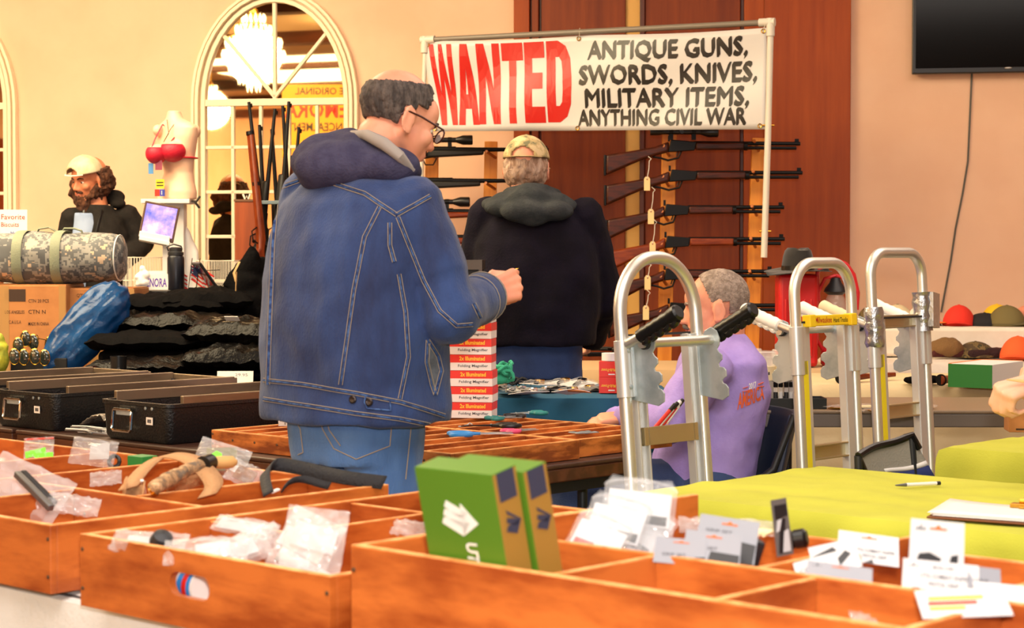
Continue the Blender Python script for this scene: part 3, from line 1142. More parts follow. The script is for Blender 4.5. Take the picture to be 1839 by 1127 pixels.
# ======== man in the denim jacket
m_denim = mat('denim_jacket', '0b1a42', .85, col2='2b4a84', scale=7, stretch=(1, 1, .35), lo=.30, hi=.80, detail=8, bump=.25, bscale=260, sheen=.15)
m_denim2 = mat('denim_jeans', '34588e', .85, col2='5c82b8', scale=5, stretch=(1, 1, .4), lo=.3, hi=.72, bump=.25, bscale=260, sheen=.15)
m_seam = mat('denim_ridge', '3f5f94', .85, col2='1a3262', scale=70, lo=.42, hi=.58)
m_stitch = mat('tan_stitch', '978978', .8)
m_fleece = mat('navy_fleece', '3a3850', .95, col2='434159', scale=30, bump=.4, bscale=180, spec=.15)
m_hairg = mat('dark_grey_hair', '332b28', .8, col2='5a4f48', scale=60, stretch=(1, 1, .35), bump=.7, bscale=160)
D = 4.45
den = thing('person', 'balding man in blue denim jacket and glasses, back turned, holding up a small hook', 'person', (at(640, 800, D).x, D, 0), R(-43))
rt, fw = UD, VD


def dw(px, py, d=D):
    return at(px, py, d)


hp = den.location
H1 = head_m(dw(718, 214, 4.46), (.85, .44, -.40), (0, 0, 1), .90)
shR, shL = dw(746, 380, 4.34), dw(556, 352, 4.60)
elR, elL = dw(808, 566, 4.30), dw(522, 575, 4.72)
wrR, wrL = dw(872, 530, 4.50), elL + VD * .24 + UD * .07 + V((0, 0, .05))
hips = [hp + UD * s * .085 + V((0, 0, .86)) for s in (-1, 1)]
knees = [hp + UD * s * .095 + VD * .03 + V((0, 0, .47)) for s in (-1, 1)]
ank = [hp + UD * s * .10 + VD * -.02 + V((0, 0, .08)) for s in (-1, 1)]
b = MB()
head_prims(b, H1)
neck_b = dw(672, 288, 4.45)
b.cap(H1 @ V((0, -.03, -.07)), neck_b, .058, .066, 16)
tor = [(.80, .135, .10, 0), (.90, .15, .105, 0), (1.05, .145, .10, 0), (1.2, .155, .11, .01), (1.34, .17, .105, .02), (1.44, .13, .085, .03)]
b.loft([ring(hp + VD * f + V((0, 0, z)), UD * a, VD * bb) for z, a, bb, f in tor])
b.cap(hp + VD * .03 + V((0, 0, 1.42)), neck_b, .08, .066)
for s_, e_, w_ in ((shR, elR, wrR), (shL, elL, wrL)):
    b.chain([s_, e_, w_], [.050, .040, .030])
legs_prims(b, hips, knees, ank, (.072, .056, .040))
for a_ in ank:
    b.cap(a_, a_ + VD * .13 + V((0, 0, -.04)), .035, .03)
tipsR, thR = hand_prims(b, wrR, (.86, .46, .30), (.32, -.92, .25), 1, [(52, 70, 25), (72, 80, 40), (78, 85, 45), (80, 85, 45)], thumb=(15, 42), scale=1.0)
hand_prims(b, wrL, VD * .9 + V((0, 0, .1)), -UD + V((0, 0, .5)), -1, [(40, 50, 30)] * 4)
body, _ = skin(b, 'body', m_skin, den, .0052, 2)
face_parts(den, H1, mat('brow_hair', '4a3a30', .9))
hair_patch(den, H1, (0, -.018, .035), (.0785, .0985, .087),
           lambda p: (p.y < .060 - .15 * max(0, .05 - p.z) and p.z > -.060 - .25 * min(0, p.y + .05) * -1 and p.z < .052 + .34 * p.y and not (p.y > .022 and p.z < .004) and not (p.y > -.008 and p.z < -.012)), m_hairg, .0035, thick=.010, n=120, mm=84)
# glasses
iv = XF[den].inverted() @ H1
m_frame = mat('dark_red_frame', '3e120e', .3, .3)
gl = MB(iv)
for s in (-1, 1):
    gl.tube([(s * .035 + .024 * math.cos(k * PI / 8), .106, -.004 + .018 * math.sin(k * PI / 8)) for k in range(16)], .0022, 6, True)
gl.tube([(-.011, .108, .0), (0, .110, .004), (.011, .108, .0)], .0018, 6)
gm = gl.build('glasses', m_frame, den)
for s in (-1, 1):
    q = MB(iv)
    q.tube([(s * .059, .105, .004), (s * .079, .092, .006), (s * .086, .02, .010), (s * .087, -.022, .008), (s * .084, -.034, -.008)], .0026, 6)
    q.build('temple', m_frame, gm)
    q = MB(iv)
    q.ball((s * .035, .106, -.004), (.0235, .0015, .0175))
    q.build('lens', mat('spectacle_lens', 'ffffff', .02, alpha=.16), gm)
# jacket
j = MB()
jr = [(.895, .243, .172, -.005), (.93, .247, .172, -.005), (.985, .240, .170, -.005), (1.10, .243, .172, -.005), (1.22, .242, .168, .0), (1.32, .238, .155, .008), (1.395, .215, .135, .015), (1.44, .165, .105, .02), (1.47, .11, .085, .03)]
j.loft([ring(hp + VD * f + V((0, 0, z)), UD * a, VD * bb, e=2.5) for z, a, bb, f in jr])
j.chain([shR + V((-.005, .01, -.005)), shR * .45 + elR * .55, elR, elR * .4 + wrR * .6, wrR * .97 + elR * .03], [.086, .078, .068, .060, .054])
j.chain([shL + V((.01, -.01, -.005)), elL, wrL], [.082, .074, .055])
jk, jbv = skin(j, 'denim_jacket', m_denim, den, .0075, 4, .0085, 9)
SE = [[(500, 338), (540, 324), (600, 330), (655, 348), (712, 386)], [(712, 386), (745, 368), (772, 352)],
      [(682, 372), (655, 425), (636, 520), (625, 600), (612, 690)], [(714, 390), (734, 440), (762, 505), (790, 558), (820, 584), (848, 582)],
      [(716, 492), (728, 560), (733, 640), (718, 716)], [(498, 352), (491, 440), (487, 540), (482, 690)],
      [(474, 682), (545, 690), (640, 706), (720, 722), (798, 746)], [(474, 716), (545, 727), (640, 742), (720, 752), (798, 768)],
      [(768, 610), (786, 640), (792, 665), (781, 708)], [(768, 610), (766, 650), (775, 690), (781, 708)], [(700, 400), (700, 440), (708, 470)], [(850, 545), (862, 570)]]
for i, pts in enumerate(SE):
    r_ = .0042 if i not in (8, 9) else .003
    sm = seam(jbv, pts, den, 'seam', m_seam, r_, .001, 6, flat=.5)
    if sm:
        for dx in (-3.4, 3.4):
            n_ = []
            for k, (x, y) in enumerate(pts):
                a0, a1 = pts[max(0, k - 1)], pts[min(len(pts) - 1, k + 1)]
                tx, ty = a1[0] - a0[0], a1[1] - a0[1]
                ll = math.hypot(tx, ty)
                n_.append((x - ty / ll * dx, y + tx / ll * dx))
            seam(jbv, n_, sm, 'stitch', m_stitch, .0009, .0018, 6)
for x, y in ((634, 717), (663, 722)):
    d = ray(x, y).normalized()
    h = jbv.ray_cast(V((0, 0, EYE)), d)
    if h[0]:
        n_ = h[1] if h[1].y < 0 else -h[1]
        MB().lathe([(.009, 0), (.009, .003), (.006, .005), (.002, .004)], h[0], 14, n_).build('button', mat('dark_button', '3a3434', .35, .8), den, world=True)
def cloth_patch(bv, poly, parent, name, m, lift=.0015):
    cx_, cy_ = sum(p[0] for p in poly) / len(poly), sum(p[1] for p in poly) / len(poly)
    vs, fs = [], []
    for k in range(5):
        for x, y in poly:
            f = k / 4
            d = ray(cx_ + (x - cx_) * f, cy_ + (y - cy_) * f).normalized()
            h = bv.ray_cast(V((0, 0, EYE)), d)
            vs.append((h[0] if h[0] else V((0, 0, EYE)) + d * 4.4) - d * lift)
    n = len(poly)
    for k in range(4):
        for i in range(n):
            fs.append((k * n + i, k * n + (i + 1) % n, (k + 1) * n + (i + 1) % n, (k + 1) * n + i))
    return MB().add(vs, fs).build(name, m, parent, world=True)


cloth_patch(jbv, [(768, 616), (780, 632), (789, 655), (786, 680), (781, 702), (772, 684), (767, 650)], den, 'pocket_lining', mat('grey_lining', '5d6470', .9, col2='4a515c', scale=30))
for ya, yb in ((710, 738),):
    seam(jbv, [(657, 711), (700, 718), (702, 737), (660, 733), (655, 722), (657, 711)], den, 'tab_edge', m_seam, .002, .002, 5)
# cuff of the near sleeve
dirr = (wrR - elR).normalized()
x_, y_, z_ = frame_z(dirr)
cf = MB()
pr = [(.056, -.065), (.059, -.06), (.058, -.01), (.0565, .0), (.050, .001), (.049, -.03)]
cf.lathe(pr, wrR - dirr * .005, 26, dirr)
cuff = cf.build('cuff', m_denim, den, world=True)
for q_ in (-.012, -.054):
    MB().tube([wrR - dirr * .005 + dirr * q_ + (x_ * math.cos(k * PI / 13) + y_ * math.sin(k * PI / 13)) * .0596 for k in range(26)], .0012, 5, True).build('stitch', m_stitch, cuff, world=True)
# hood and grey collar
h_ = MB()
for px, py, d, r in ((632, 297, 4.41, (.132, .085, .060)), (592, 284, 4.47, (.092, .080, .062)), (692, 298, 4.375, (.078, .065, .046)), (596, 318, 4.44, (.075, .06, .044)), (640, 276, 4.46, (.11, .08, .048))):
    h_.ball(dw(px, py, d), r, n=26, m=16)
h_.chain([dw(585, 262, 4.56), dw(625, 252, 4.49), dw(665, 262, 4.44), dw(705, 284, 4.41), dw(738, 308, 4.42), dw(742, 316, 4.5)], [.034, .034, .032, .030, .026, .018])
skin(h_, 'hood', m_fleece, den, .006, 30, .008, 9)
MB().tube([dw(632, 240, 4.46), dw(658, 242, 4.385), dw(690, 258, 4.33), dw(718, 280, 4.32), dw(742, 306, 4.35)], [.008, .013, .015, .013, .006], 10).build('grey_collar', mat('grey_jersey', '948c86', .9), den, world=True)
# jeans
jn = MB()
jn.loft([ring(hp + V((0, 0, z)), UD * a, VD * bb, e=2.3) for z, a, bb in ((.80, .165, .125), (.87, .178, .132), (.95, .172, .125), (1.0, .165, .118))])
for s, k in enumerate(knees):
    jn.chain([hips[s] + V((0, 0, -.02)), k, ank[s] + V((0, 0, .0))], [.098, .078, .068])
_, jnv = skin(jn, 'jeans', m_denim2, den, .008, 3, .006, 9)
for pts in ([(572, 742), (580, 770), (600, 805), (640, 824), (700, 800), (704, 752)], [(522, 735), (540, 770), (545, 812), (536, 816)], [(738, 762), (733, 812), (728, 860)], [(585, 745), (592, 772), (612, 800)]):
    seam(jnv, pts, den, 'stitch', m_stitch, .0014, .0012, 6)
for k, a_ in enumerate(ank):
    shoe(MB(), a_, VD).build('shoe', mat('black_shoe', '1a1614', .5), den, world=True)
hk = thing('hook', 'tiny brass hook pinched between the fingers of the denim-jacketed man', 'hook', thR)
p = thR + V((.004, -.006, .004))
MB().tube([p + V((-.012, .0, -.018)), p, p + V((.004, 0, .012)), p + V((.012, 0, .018)), p + V((.018, 0, .019))], [.0022, .0022, .002, .0016, .0008], 7).build('wire', m_brass, hk, world=True)

# ======== man in the camouflage cap
m_navy = mat('navy_jacket', '0b0712', .95, col2='100b1a', scale=8, bump=.25, bscale=120, spec=.2)
m_ghood = mat('grey_hood', '2c3032', .95, col2='383b3d', scale=16, bump=.4, bscale=140, spec=.2)
m_bdu = camo('desert_camo', ['c9b184', 'b79f6e', '9c8c62', '6f6c4e'], 24)
m_ghair = mat('grey_brown_hair', '8a6a54', .85, col2='b59a86', scale=40, stretch=(1, 1, .3), bump=.6, bscale=120)
D2 = 7.45
cm = thing('person', 'man seen from behind in camouflage cap and dark navy jacket with grey hood', 'person', (at(962, 600, D2).x, D2, 0), R(-8))
hp = cm.location.copy()
H2 = head_m(at(946, 302, D2 + .02), (.16, .98, -.06))
Rt, Fw = V((math.cos(R(-8)), math.sin(R(-8)), 0)), V((-math.sin(R(-8)), math.cos(R(-8)), 0))


def std_body(H, hp, Rt, Fw, sh, el, wr, hip_w=.09, hz=.88, vox=.0062, who=None, hands=((.0, .3), (.0, .3)), m=m_skin, hdir=None, curl=None):
    b = MB()
    head_prims(b, H)
    nb = hp + V((0, 0, sh[0].z + .04))
    b.cap(H @ V((0, -.03, -.07)), nb, .058, .07, 16)
    k = (sh[0].z - hz)
    b.loft([ring(hp + V((0, 0, hz + k * t)), Rt * a * .78, Fw * bb * .86) for t, a, bb in ((-.12, .13, .10), (.05, .155, .11), (.3, .15, .11), (.6, .165, .115), (.85, .18, .11), (1.02, .15, .09), (1.1, .07, .07))])
    for s in (0, 1):
        b.chain([sh[s], el[s], wr[s]], [.05, .04, .03])
        d = hdir[s] if hdir else ((wr[s] - el[s]).normalized(), Rt * (1 if s else -1))
        hand_prims(b, wr[s], d[0], d[1], 1 if s else -1, curl or [(28, 32, 20), (32, 36, 20), (36, 38, 20), (40, 40, 20)])
    hips = [hp + Rt * s * hip_w + V((0, 0, hz)) for s in (-1, 1)]
    knees = [hp + Rt * s * .10 + Fw * .02 + V((0, 0, .48)) for s in (-1, 1)]
    ank = [hp + Rt * s * .11 - Fw * .02 + V((0, 0, .08)) for s in (-1, 1)]
    legs_prims(b, hips, knees, ank)
    for a in ank:
        b.cap(a, a + Fw * .13 + V((0, 0, -.04)), .035, .03)
    skin(b, 'body', m, who, vox, 2)
    return hips, knees, ank


def std_jeans(who, hp, Rt, Fw, hips, knees, ank, m, wide=1.0):
    jn = MB()
    jn.loft([ring(hp + V((0, 0, z)), Rt * a * wide, Fw * bb * wide) for z, a, bb in ((.80, .17, .13), (.88, .185, .14), (.97, .18, .13), (1.02, .17, .12))])
    for s in (0, 1):
        jn.chain([hips[s] + V((0, 0, -.03)), knees[s], ank[s]], [.10 * wide, .082 * wide, .07])
    skin(jn, 'jeans', m, who, .010, 3, .006, 9)
    for a in ank:
        shoe(MB(), a, Fw).build('shoe', mat('black_shoe', '1a1614', .5), who, world=True)


sh = [hp + Rt * s * .185 + V((0, 0, 1.425)) for s in (-1, 1)]
el = [at(848, 540, D2 + .08), at(1082, 535, D2 + .08)]
wr = [at(872, 600, D2 + .26), at(1062, 600, D2 + .26)]
hips, knees, ank = std_body(H2, hp, Rt, Fw, sh, el, wr, who=cm)
face_parts(cm, H2)
j = MB()
j.loft([ring(hp + V((0, 0, z)), Rt * a, Fw * bb, e=2.6) for z, a, bb in ((.93, .235, .19), (1.05, .25, .20), (1.2, .25, .20), (1.32, .235, .175), (1.40, .20, .14), (1.46, .15, .11), (1.51, .10, .09))])
for s in (0, 1):
    j.chain([sh[s] + V((0, 0, -.01)), el[s], wr[s]], [.088, .090, .066])
skin(j, 'jacket', m_navy, cm, .010, 4, .010, 7)
h_ = MB()
for px, py, d, r in ((905, 372, D2 - .10, (.08, .06, .035)), (945, 380, D2 - .17, (.10, .06, .045)), (990, 378, D2 - .15, (.09, .06, .04)), (1020, 370, D2 - .07, (.045, .06, .03)), (880, 368, D2 - .02, (.04, .06, .03)), (950, 358, D2 - .12, (.09, .06, .045)), (985, 360, D2 - .08, (.09, .06, .04)), (912, 362, D2 - .06, (.07, .06, .04)), (955, 392, D2 - .17, (.07, .04, .03))):
    h_.ball(at(px, py, d), r, n=18, m=12)
h_.chain([at(915, 350, D2), at(945, 345, D2 - .10), at(975, 345, D2 - .08), at(995, 352, D2)], [.035, .04, .04, .035])
skin(h_, 'hood', m_ghood, cm, .008, 24, .007, 9)
std_jeans(cm, hp, Rt, Fw, hips, knees, ank, mat('dark_jeans', '22345c', .85, col2='2b4070', scale=6, bump=.2, bscale=200))
hair_patch(cm, H2, (0, -.020, -.004), (.080, .089, .085), lambda p: p.y < .03 and -.075 < p.z < .06, m_ghair, .007, thick=.016)


def cap_parts(who, H, m, back_open=True, strap=None):
    iv = XF[who].inverted() @ H
    sg = 1

    def kp(p):
        if p.z < .012:
            return False
        if back_open and p.y < -.05 and abs(p.x) < .042 and p.z < .052 - (p.x / .042) ** 2 * .02:
            return False
        return True
    b = MB()
    b.ball((0, -.014, .022), (.090, .108, .104), n=72, m=48, keep=kp)
    b.v = [iv @ p for p in b.v]
    cp = b.build('cap', m, who, solid=.004)
    if back_open:
        q = MB(iv)
        q.tube([(.088 * math.sin(a), -.014 - .106 * math.cos(a), .034) for a in [R(-48 + 8 * k) for k in range(13)]], .011, 8, flat=.25)
        q.build('strap', strap or m, cp)
    q = MB(iv)
    q.sheet(lambda i, jj: V(((i - .5) * 2 * (.082 - .02 * jj), .07 + .02 * math.cos((i - .5) * PI) + jj * .068 * math.cos((i - .5) * PI * .8), .034 - .012 * jj - .028 * (2 * i - 1) ** 2)), 14, 6)
    q.build('brim', m, cp, solid=.003)
    q = MB(iv)
    q.ball((0, -.014, .127), (.008, .008, .004))
    q.build('top_button', m, cp)
    return cp


cap_parts(cm, H2, m_bdu)

# ======== bearded man behind the camouflage duffel
m_beard = mat('brown_beard', '3c2114', .9, col2='5c3620', scale=50, stretch=(1, 1, .4), bump=.8, bscale=120)
m_hoodie = mat('charcoal_hoodie', '1d1a18', .95, col2='262220', scale=14, bump=.3, bscale=140, spec=.2)
m_tee = mat('light_blue_tee', '8fa3c8', .9, col2='9db0d2', scale=8)
D3 = 10.5
bd = thing('person', 'bearded long-haired man in backwards cap and charcoal hoodie behind the duffel bag', 'person', (at(174, 500, D3).x, D3, 0), R(155))
hp = bd.location.copy()
Rt, Fw = V((math.cos(R(155)), math.sin(R(155)), 0)), V((-math.sin(R(155)), math.cos(R(155)), 0))
H3 = head_m(at(160, 322, D3 - .03), (-.60, -.78, -.22), (.06, 0, 1))
sh = [at(228, 392, D3 + .08), at(132, 396, D3 - .05)]
el = [at(256, 436, D3 + .10), at(120, 450, D3 - .05)]
wr = [at(226, 466, D3 - .12), at(122, 500, D3 - .26)]
hips, knees, ank = std_body(H3, hp, Rt, Fw, sh, el, wr, who=bd, m=mat('ruddy_skin', 'd98a63', .5, col2='cd7c56', scale=6), hz=.93)
face_parts(bd, H3, m_beard)
j = MB()
j.loft([ring(hp + V((0, 0, z)), Rt * a, Fw * bb, e=2.5) for z, a, bb in ((.85, .165, .14), (1.05, .165, .145), (1.25, .17, .145), (1.38, .175, .135), (1.46, .15, .11), (1.51, .105, .09), (1.545, .085, .08))])
for s in (0, 1):
    j.chain([sh[s], el[s], wr[s]], [.080, .072, .055])
_, hbv = skin(j, 'hoodie', m_hoodie, bd, .010, 4, .010, 8)
t_ = MB()
t_.loft([ring(hp + Fw * .058 - Rt * -.01 + V((0, 0, z)), Rt * a, Fw * .098, e=2.2) for z, a in ((1.0, .07), (1.25, .078), (1.38, .085), (1.45, .075), (1.50, .05))])
skin(t_, 'tee_shirt', m_tee, bd, .010, 3, .004, 9)
h_ = MB()
for px, py, d, r in ((204, 354, D3 + .08, (.065, .06, .045)), (178, 354, D3 + .12, (.07, .05, .04)), (212, 366, D3 + .04, (.045, .05, .03)), (150, 362, D3 + .1, (.05, .05, .03))):
    h_.ball(at(px, py, d), r)
skin(h_, 'hood', m_hoodie, bd, .010, 4, .006, 9)
for a_, b_ in (((152, 372), (143, 440)), ((186, 366), (168, 440))):
    seam(hbv, [a_, b_], bd, 'zip_edge', m_black, .008, .002, 6)
std_jeans(bd, hp, Rt, Fw, hips, knees, ank, m_black)
hair_patch(bd, H3, (0, -.03, -.01), (.094, .098, .10), lambda p: p.y < .03 and p.z < .06 and p.z > -.095, m_beard, .014, thick=.02)
b = MB()
for px, py, d, r in ((188, 318, D3 + .03, .045), (196, 328, D3 + .05, .04), (180, 338, D3 + .03, .05), (136, 345, D3 + .02, .035), (142, 360, D3 - .01, .03), (176, 352, D3 - .02, .035), (134, 330, D3 + .04, .03)):
    b.ball(at(px, py, d), (r, r, r * 1.25))
skin(b, 'long_hair', m_beard, bd, .008, 2, .012, 26)
iv = XF[bd].inverted() @ H3
b = MB(H3)
b.cap((-.05, .03, -.07), (0, .078, -.115), .030, .028).cap((.05, .03, -.07), (0, .078, -.115), .030, .028).ball((0, .07, -.14), (.042, .032, .045)).cap((-.062, .0, -.03), (-.05, .03, -.07), .018, .028).cap((.062, .0, -.03), (.05, .03, -.07), .018, .028)
b.cap((-.026, .090, -.052), (.026, .090, -.052), .009).ball((0, .082, -.10), (.036, .026, .034))
skin(b, 'beard', m_beard, bd, .006, 1, .010, 45)
H3b = H3 @ M.Rotation(PI, 4, 'Z') @ M.Translation((0, -.008, .01))
cap_parts(bd, H3b, mat('white_cap', 'ddd0b0', .8, col2='c8b890', scale=14), True, mat('cap_strap', 'efe6d2', .7))

# ======== seated man in the lavender shirt
m_lav = mat('lavender_shirt', '9a84cc', .9, col2='a691d6', scale=9, bump=.15, bscale=120)
m_gry = mat('short_grey_hair', '7c6c60', .85, col2='a08f82', scale=70, bump=.5, bscale=200)
D4 = 6.25
se = thing('person', 'seated grey-haired man in lavender shirt behind the hand trucks', 'person', (at(1268, 880, D4).x, D4, 0), R(80))
hp = V((at(1262, 880, D4).x, D4, 0))
Fw = V((-math.cos(R(10)), -math.sin(R(10)) * -.2 - .1, 0)).normalized()
Rt = V((Fw.y, -Fw.x, 0))
H4 = head_m(at(1283, 552, D4), (-.99, .06, -.10), (-.05, 0, 1))
sh = [at(1268, 668, D4 - .20), at(1286, 664, D4 + .20)]     # his left shoulder is towards the camera
el = [at(1196, 762, D4 - .25), at(1190, 762, D4 + .22)]
wr = [at(1128, 748, D4 - .12), at(1110, 752, D4 + .16)]
b = MB()
head_prims(b, H4, nose=1.15)
nb = at(1300, 640, D4)
b.cap(H4 @ V((0, -.035, -.07)), nb, .060, .07, 16)
hz = .56
b.loft([ring(hp + V((xo, 0, z)), Rt * a, Fw * bb) for z, a, bb, xo in ((.46, .16, .13, .0), (.56, .165, .13, .01), (.70, .155, .12, .03), (.84, .165, .12, .05), (.93, .17, .11, .055), (.99, .12, .09, .05))])
b.cap(hp + V((.05, 0, .95)), nb, .09, .07)
for s in (0, 1):
    b.chain([sh[s], el[s], wr[s]], [.05, .04, .03])
hand_prims(b, wr[0], (-.95, .15, -.12), (-.1, -.3, .95), -1, [(24, 30, 18), (28, 34, 20), (32, 36, 20), (36, 38, 20)])
hand_prims(b, wr[1], (-.95, -.1, -.12), (-.1, .3, .95), 1, [(30, 36, 20)] * 4)
hips = [hp + Rt * s * .09 + V((0, 0, .52)) for s in (-1, 1)]
knees = [h + Fw * .44 + V((0, 0, .02)) for h in hips]
ank = [k + Fw * .06 + V((0, 0, -.46)) for k in knees]
legs_prims(b, hips, knees, ank)
for a in ank:
    b.cap(a, a + Fw * .13 + V((0, 0, -.04)), .035, .03)
skin(b, 'body', m_skin, se, .0058, 2)
face_parts(se, H4, m_gry)
hair_patch(se, H4, (0, -.018, .035), (.078, .098, .088), lambda p: p.y < .050 + .35 * (p.z - .05) and p.z > -.058 and (p.z > -.015 or p.y < -.028), m_gry, .0015, thick=.004, n=120, mm=84)
bm_ = MB(H4)
bm_.tube([(-.028, .088, -.062), (-.012, .101, -.052), (0, .103, -.050), (.012, .101, -.052), (.028, .088, -.062)], [.004, .008, .008, .008, .004], 8)
skin(bm_, 'moustache', mat('grey_moustache', '5c524c', .9), se, .004, 1, .002, 60)
j = MB()
j.loft([ring(hp + V((xo, 0, z)), Rt * a, Fw * bb, e=2.4) for z, a, bb, xo in ((.47, .195, .165, -.01), (.58, .20, .17, .0), (.72, .20, .165, .03), (.84, .205, .16, .055), (.93, .20, .14, .06), (.99, .145, .105, .055), (1.02, .085, .08, .055))])
for s in (0, 1):
    j.chain([sh[s], el[s], wr[s]], [.088, .072, .050])
_, sbv = skin(j, 'shirt', m_lav, se, .009, 4, .009, 9)
jn = MB()
jn.cap(hips[0], hips[1], .135)
for s in (0, 1):
    jn.chain([hips[s], knees[s], ank[s]], [.112, .085, .07])
skin(jn, 'jeans', mat('navy_jeans', '26365e', .85, col2='31456f', scale=7, bump=.2, bscale=200), se, .010, 3, .006, 9)
for a in ank:
    shoe(MB(), a, Fw).build('shoe', mat('black_shoe', '1a1614', .5), se, world=True)
# print on the back of the shirt: 2017 AMERICA between two orange bars
m_or = mat('print_orange', 'e2622a', .8)


def shirt_text(s_, quad, m, bold):
    me = text_mesh(s_, 1.0, 1.0, 0, bold)
    bm = bmesh.new()
    bm.from_mesh(me)
    for v in list(bm.verts):
        x, y = v.co.x, v.co.y
        (ax, ay), (bx, by), (cx_, cy_), (dx_, dy_) = quad            # upper left, upper right, lower right, lower left
        px = (ax * (1 - x) + bx * x) * y + (dx_ * (1 - x) + cx_ * x) * (1 - y)
        py = (ay * (1 - x) + by * x) * y + (dy_ * (1 - x) + cy_ * x) * (1 - y)
        d = ray(px, py).normalized()
        h = sbv.ray_cast(V((0, 0, EYE)), d)
        v.co = h[0] - d * .003 if h[0] else V((0, 0, -50))
    bmesh.ops.delete(bm, geom=[v for v in bm.verts if v.co.z < -10], context='VERTS')
    bm.to_mesh(me)
    bm.free()
    me.transform(XF[se].inverted())
    if len(me.vertices):
        mesh_obj('lettering', me, m, se, smooth=False)


shirt_text('AMERICA', [(1326, 706), (1371, 690), (1373, 716), (1324, 736)], m_or, .03)
shirt_text('2017', [(1345, 688), (1358, 684), (1358, 697), (1345, 699)], mat('print_white', 'e8e4e0', .8), .03)
for ln in ([(1334, 697), (1343, 694)], [(1361, 690), (1370, 686)], [(1333, 703), (1343, 701)], [(1361, 695), (1371, 693)]):
    seam(sbv, ln, se, 'print_bar', m_or, .0035, .001, 4, flat=.3)

# ======== person beyond the frame, one hand in view
D5 = 4.40
ot = thing('person', 'person in tan jacket, only a hand holding a leather sheath in view', 'person', (1.56, 4.46, 0), R(105))
hp = ot.location.copy()
Rt, Fw = V((math.cos(R(105)), math.sin(R(105)), 0)), V((-math.sin(R(105)), math.cos(R(105)), 0))
H5 = head_m(hp + V((0, 0, 1.60)) + Fw * .02, (-.95, -.1, -.3))
sh = [hp + Rt * s * .19 + V((0, 0, 1.42)) for s in (-1, 1)]
wr = [at(1866, 684, D5), hp + Fw * .25 + Rt * .10 + V((0, 0, 1.0))]
el = [hp - Rt * .24 - Fw * .02 + V((0, 0, 1.10)), hp + Rt * .25 + V((0, 0, 1.10))]
hips, knees, ank = std_body(H5, hp, Rt, Fw, sh, el, wr, who=ot, m=m_skin2, vox=.0056,
                            hdir=(((-.93, -.10, -.30), (-.25, -.45, .85)), ((-.9, .1, .0), (0, .3, .9))), curl=[(62, 62, 40), (68, 66, 42), (72, 66, 42), (74, 66, 42)])
face_parts(ot, H5, m_hairg)
j = MB()
j.loft([ring(hp + V((0, 0, z)), Rt * a, Fw * bb, e=2.5) for z, a, bb in ((.88, .215, .165), (1.05, .22, .17), (1.25, .225, .17), (1.38, .21, .15), (1.45, .14, .11), (1.49, .085, .08))])
for s in (0, 1):
    j.chain([sh[s], el[s], wr[s] * .9 + el[s] * .1], [.085, .07, .052])
skin(j, 'jacket', mat('tan_jacket', '8a6c4a', .9), ot, .010, 4, .008, 8)
std_jeans(ot, hp, Rt, Fw, hips, knees, ank, m_denim2)
hair_patch(ot, H5, (0, -.018, .035), (.081, .101, .09), lambda p: p.y < .05 and p.z > -.06 and (p.z > 0 or p.y < .0), m_hairg, .003)

# ---------------------------------------------------------------- tables and cloths
m_ttop = mat('brown_table_top', '3a2116', .45, col2='46281a', scale=4, stretch=(1, 8, 8))
m_tedge = mat('brown_table_edge', '5a2f1a', .4, col2='43210f', scale=4, stretch=(1, 8, 8))
m_grey = mat('grey_metal', '6a6a6c', .4, .6)
m_dgrey = mat('dark_grey_metal', '2c2d30', .45, .4)


def table(label, o, xd, w, d, z=.75, top=None, edge=None, leg=None, th=.035, apron=.0, rnd=.004):
    """o: one corner on the floor, xd: way of the long side, depth to its left"""
    xd = V(xd).normalized()
    yd = V((-xd.y, xd.x, 0))
    t = thing('folding_table', label, 'table', mt=basis(V((o[0], o[1], 0)), xd, yd, V((0, 0, 1))))
    MB().box((w / 2, d / 2, z - .006), (w, d, .012)).build('table_top', top or m_ttop, t, smooth=False, bevel=rnd)
    MB().box((w / 2, d / 2, z - .012 - th / 2), (w - .006, d - .006, th)).build('edge_band', edge or m_tedge, t, smooth=False, bevel=.004)
    if apron:
        MB().box((w / 2, d / 2, z - .012 - th - apron / 2), (w - .05, d - .05, apron)).build('apron', m_blackm, t, smooth=False)
    for x in (.16, w - .16):
        for y in (.08, d - .08):
            MB().cyl((x, y, 0), (x, y, z - .03), .014, n=10).build('leg', leg or m_dgrey, t)
        MB().cyl((x, .08, .12), (x, d - .08, .12), .010, n=8).build('leg_brace', leg or m_dgrey, t)
    return t


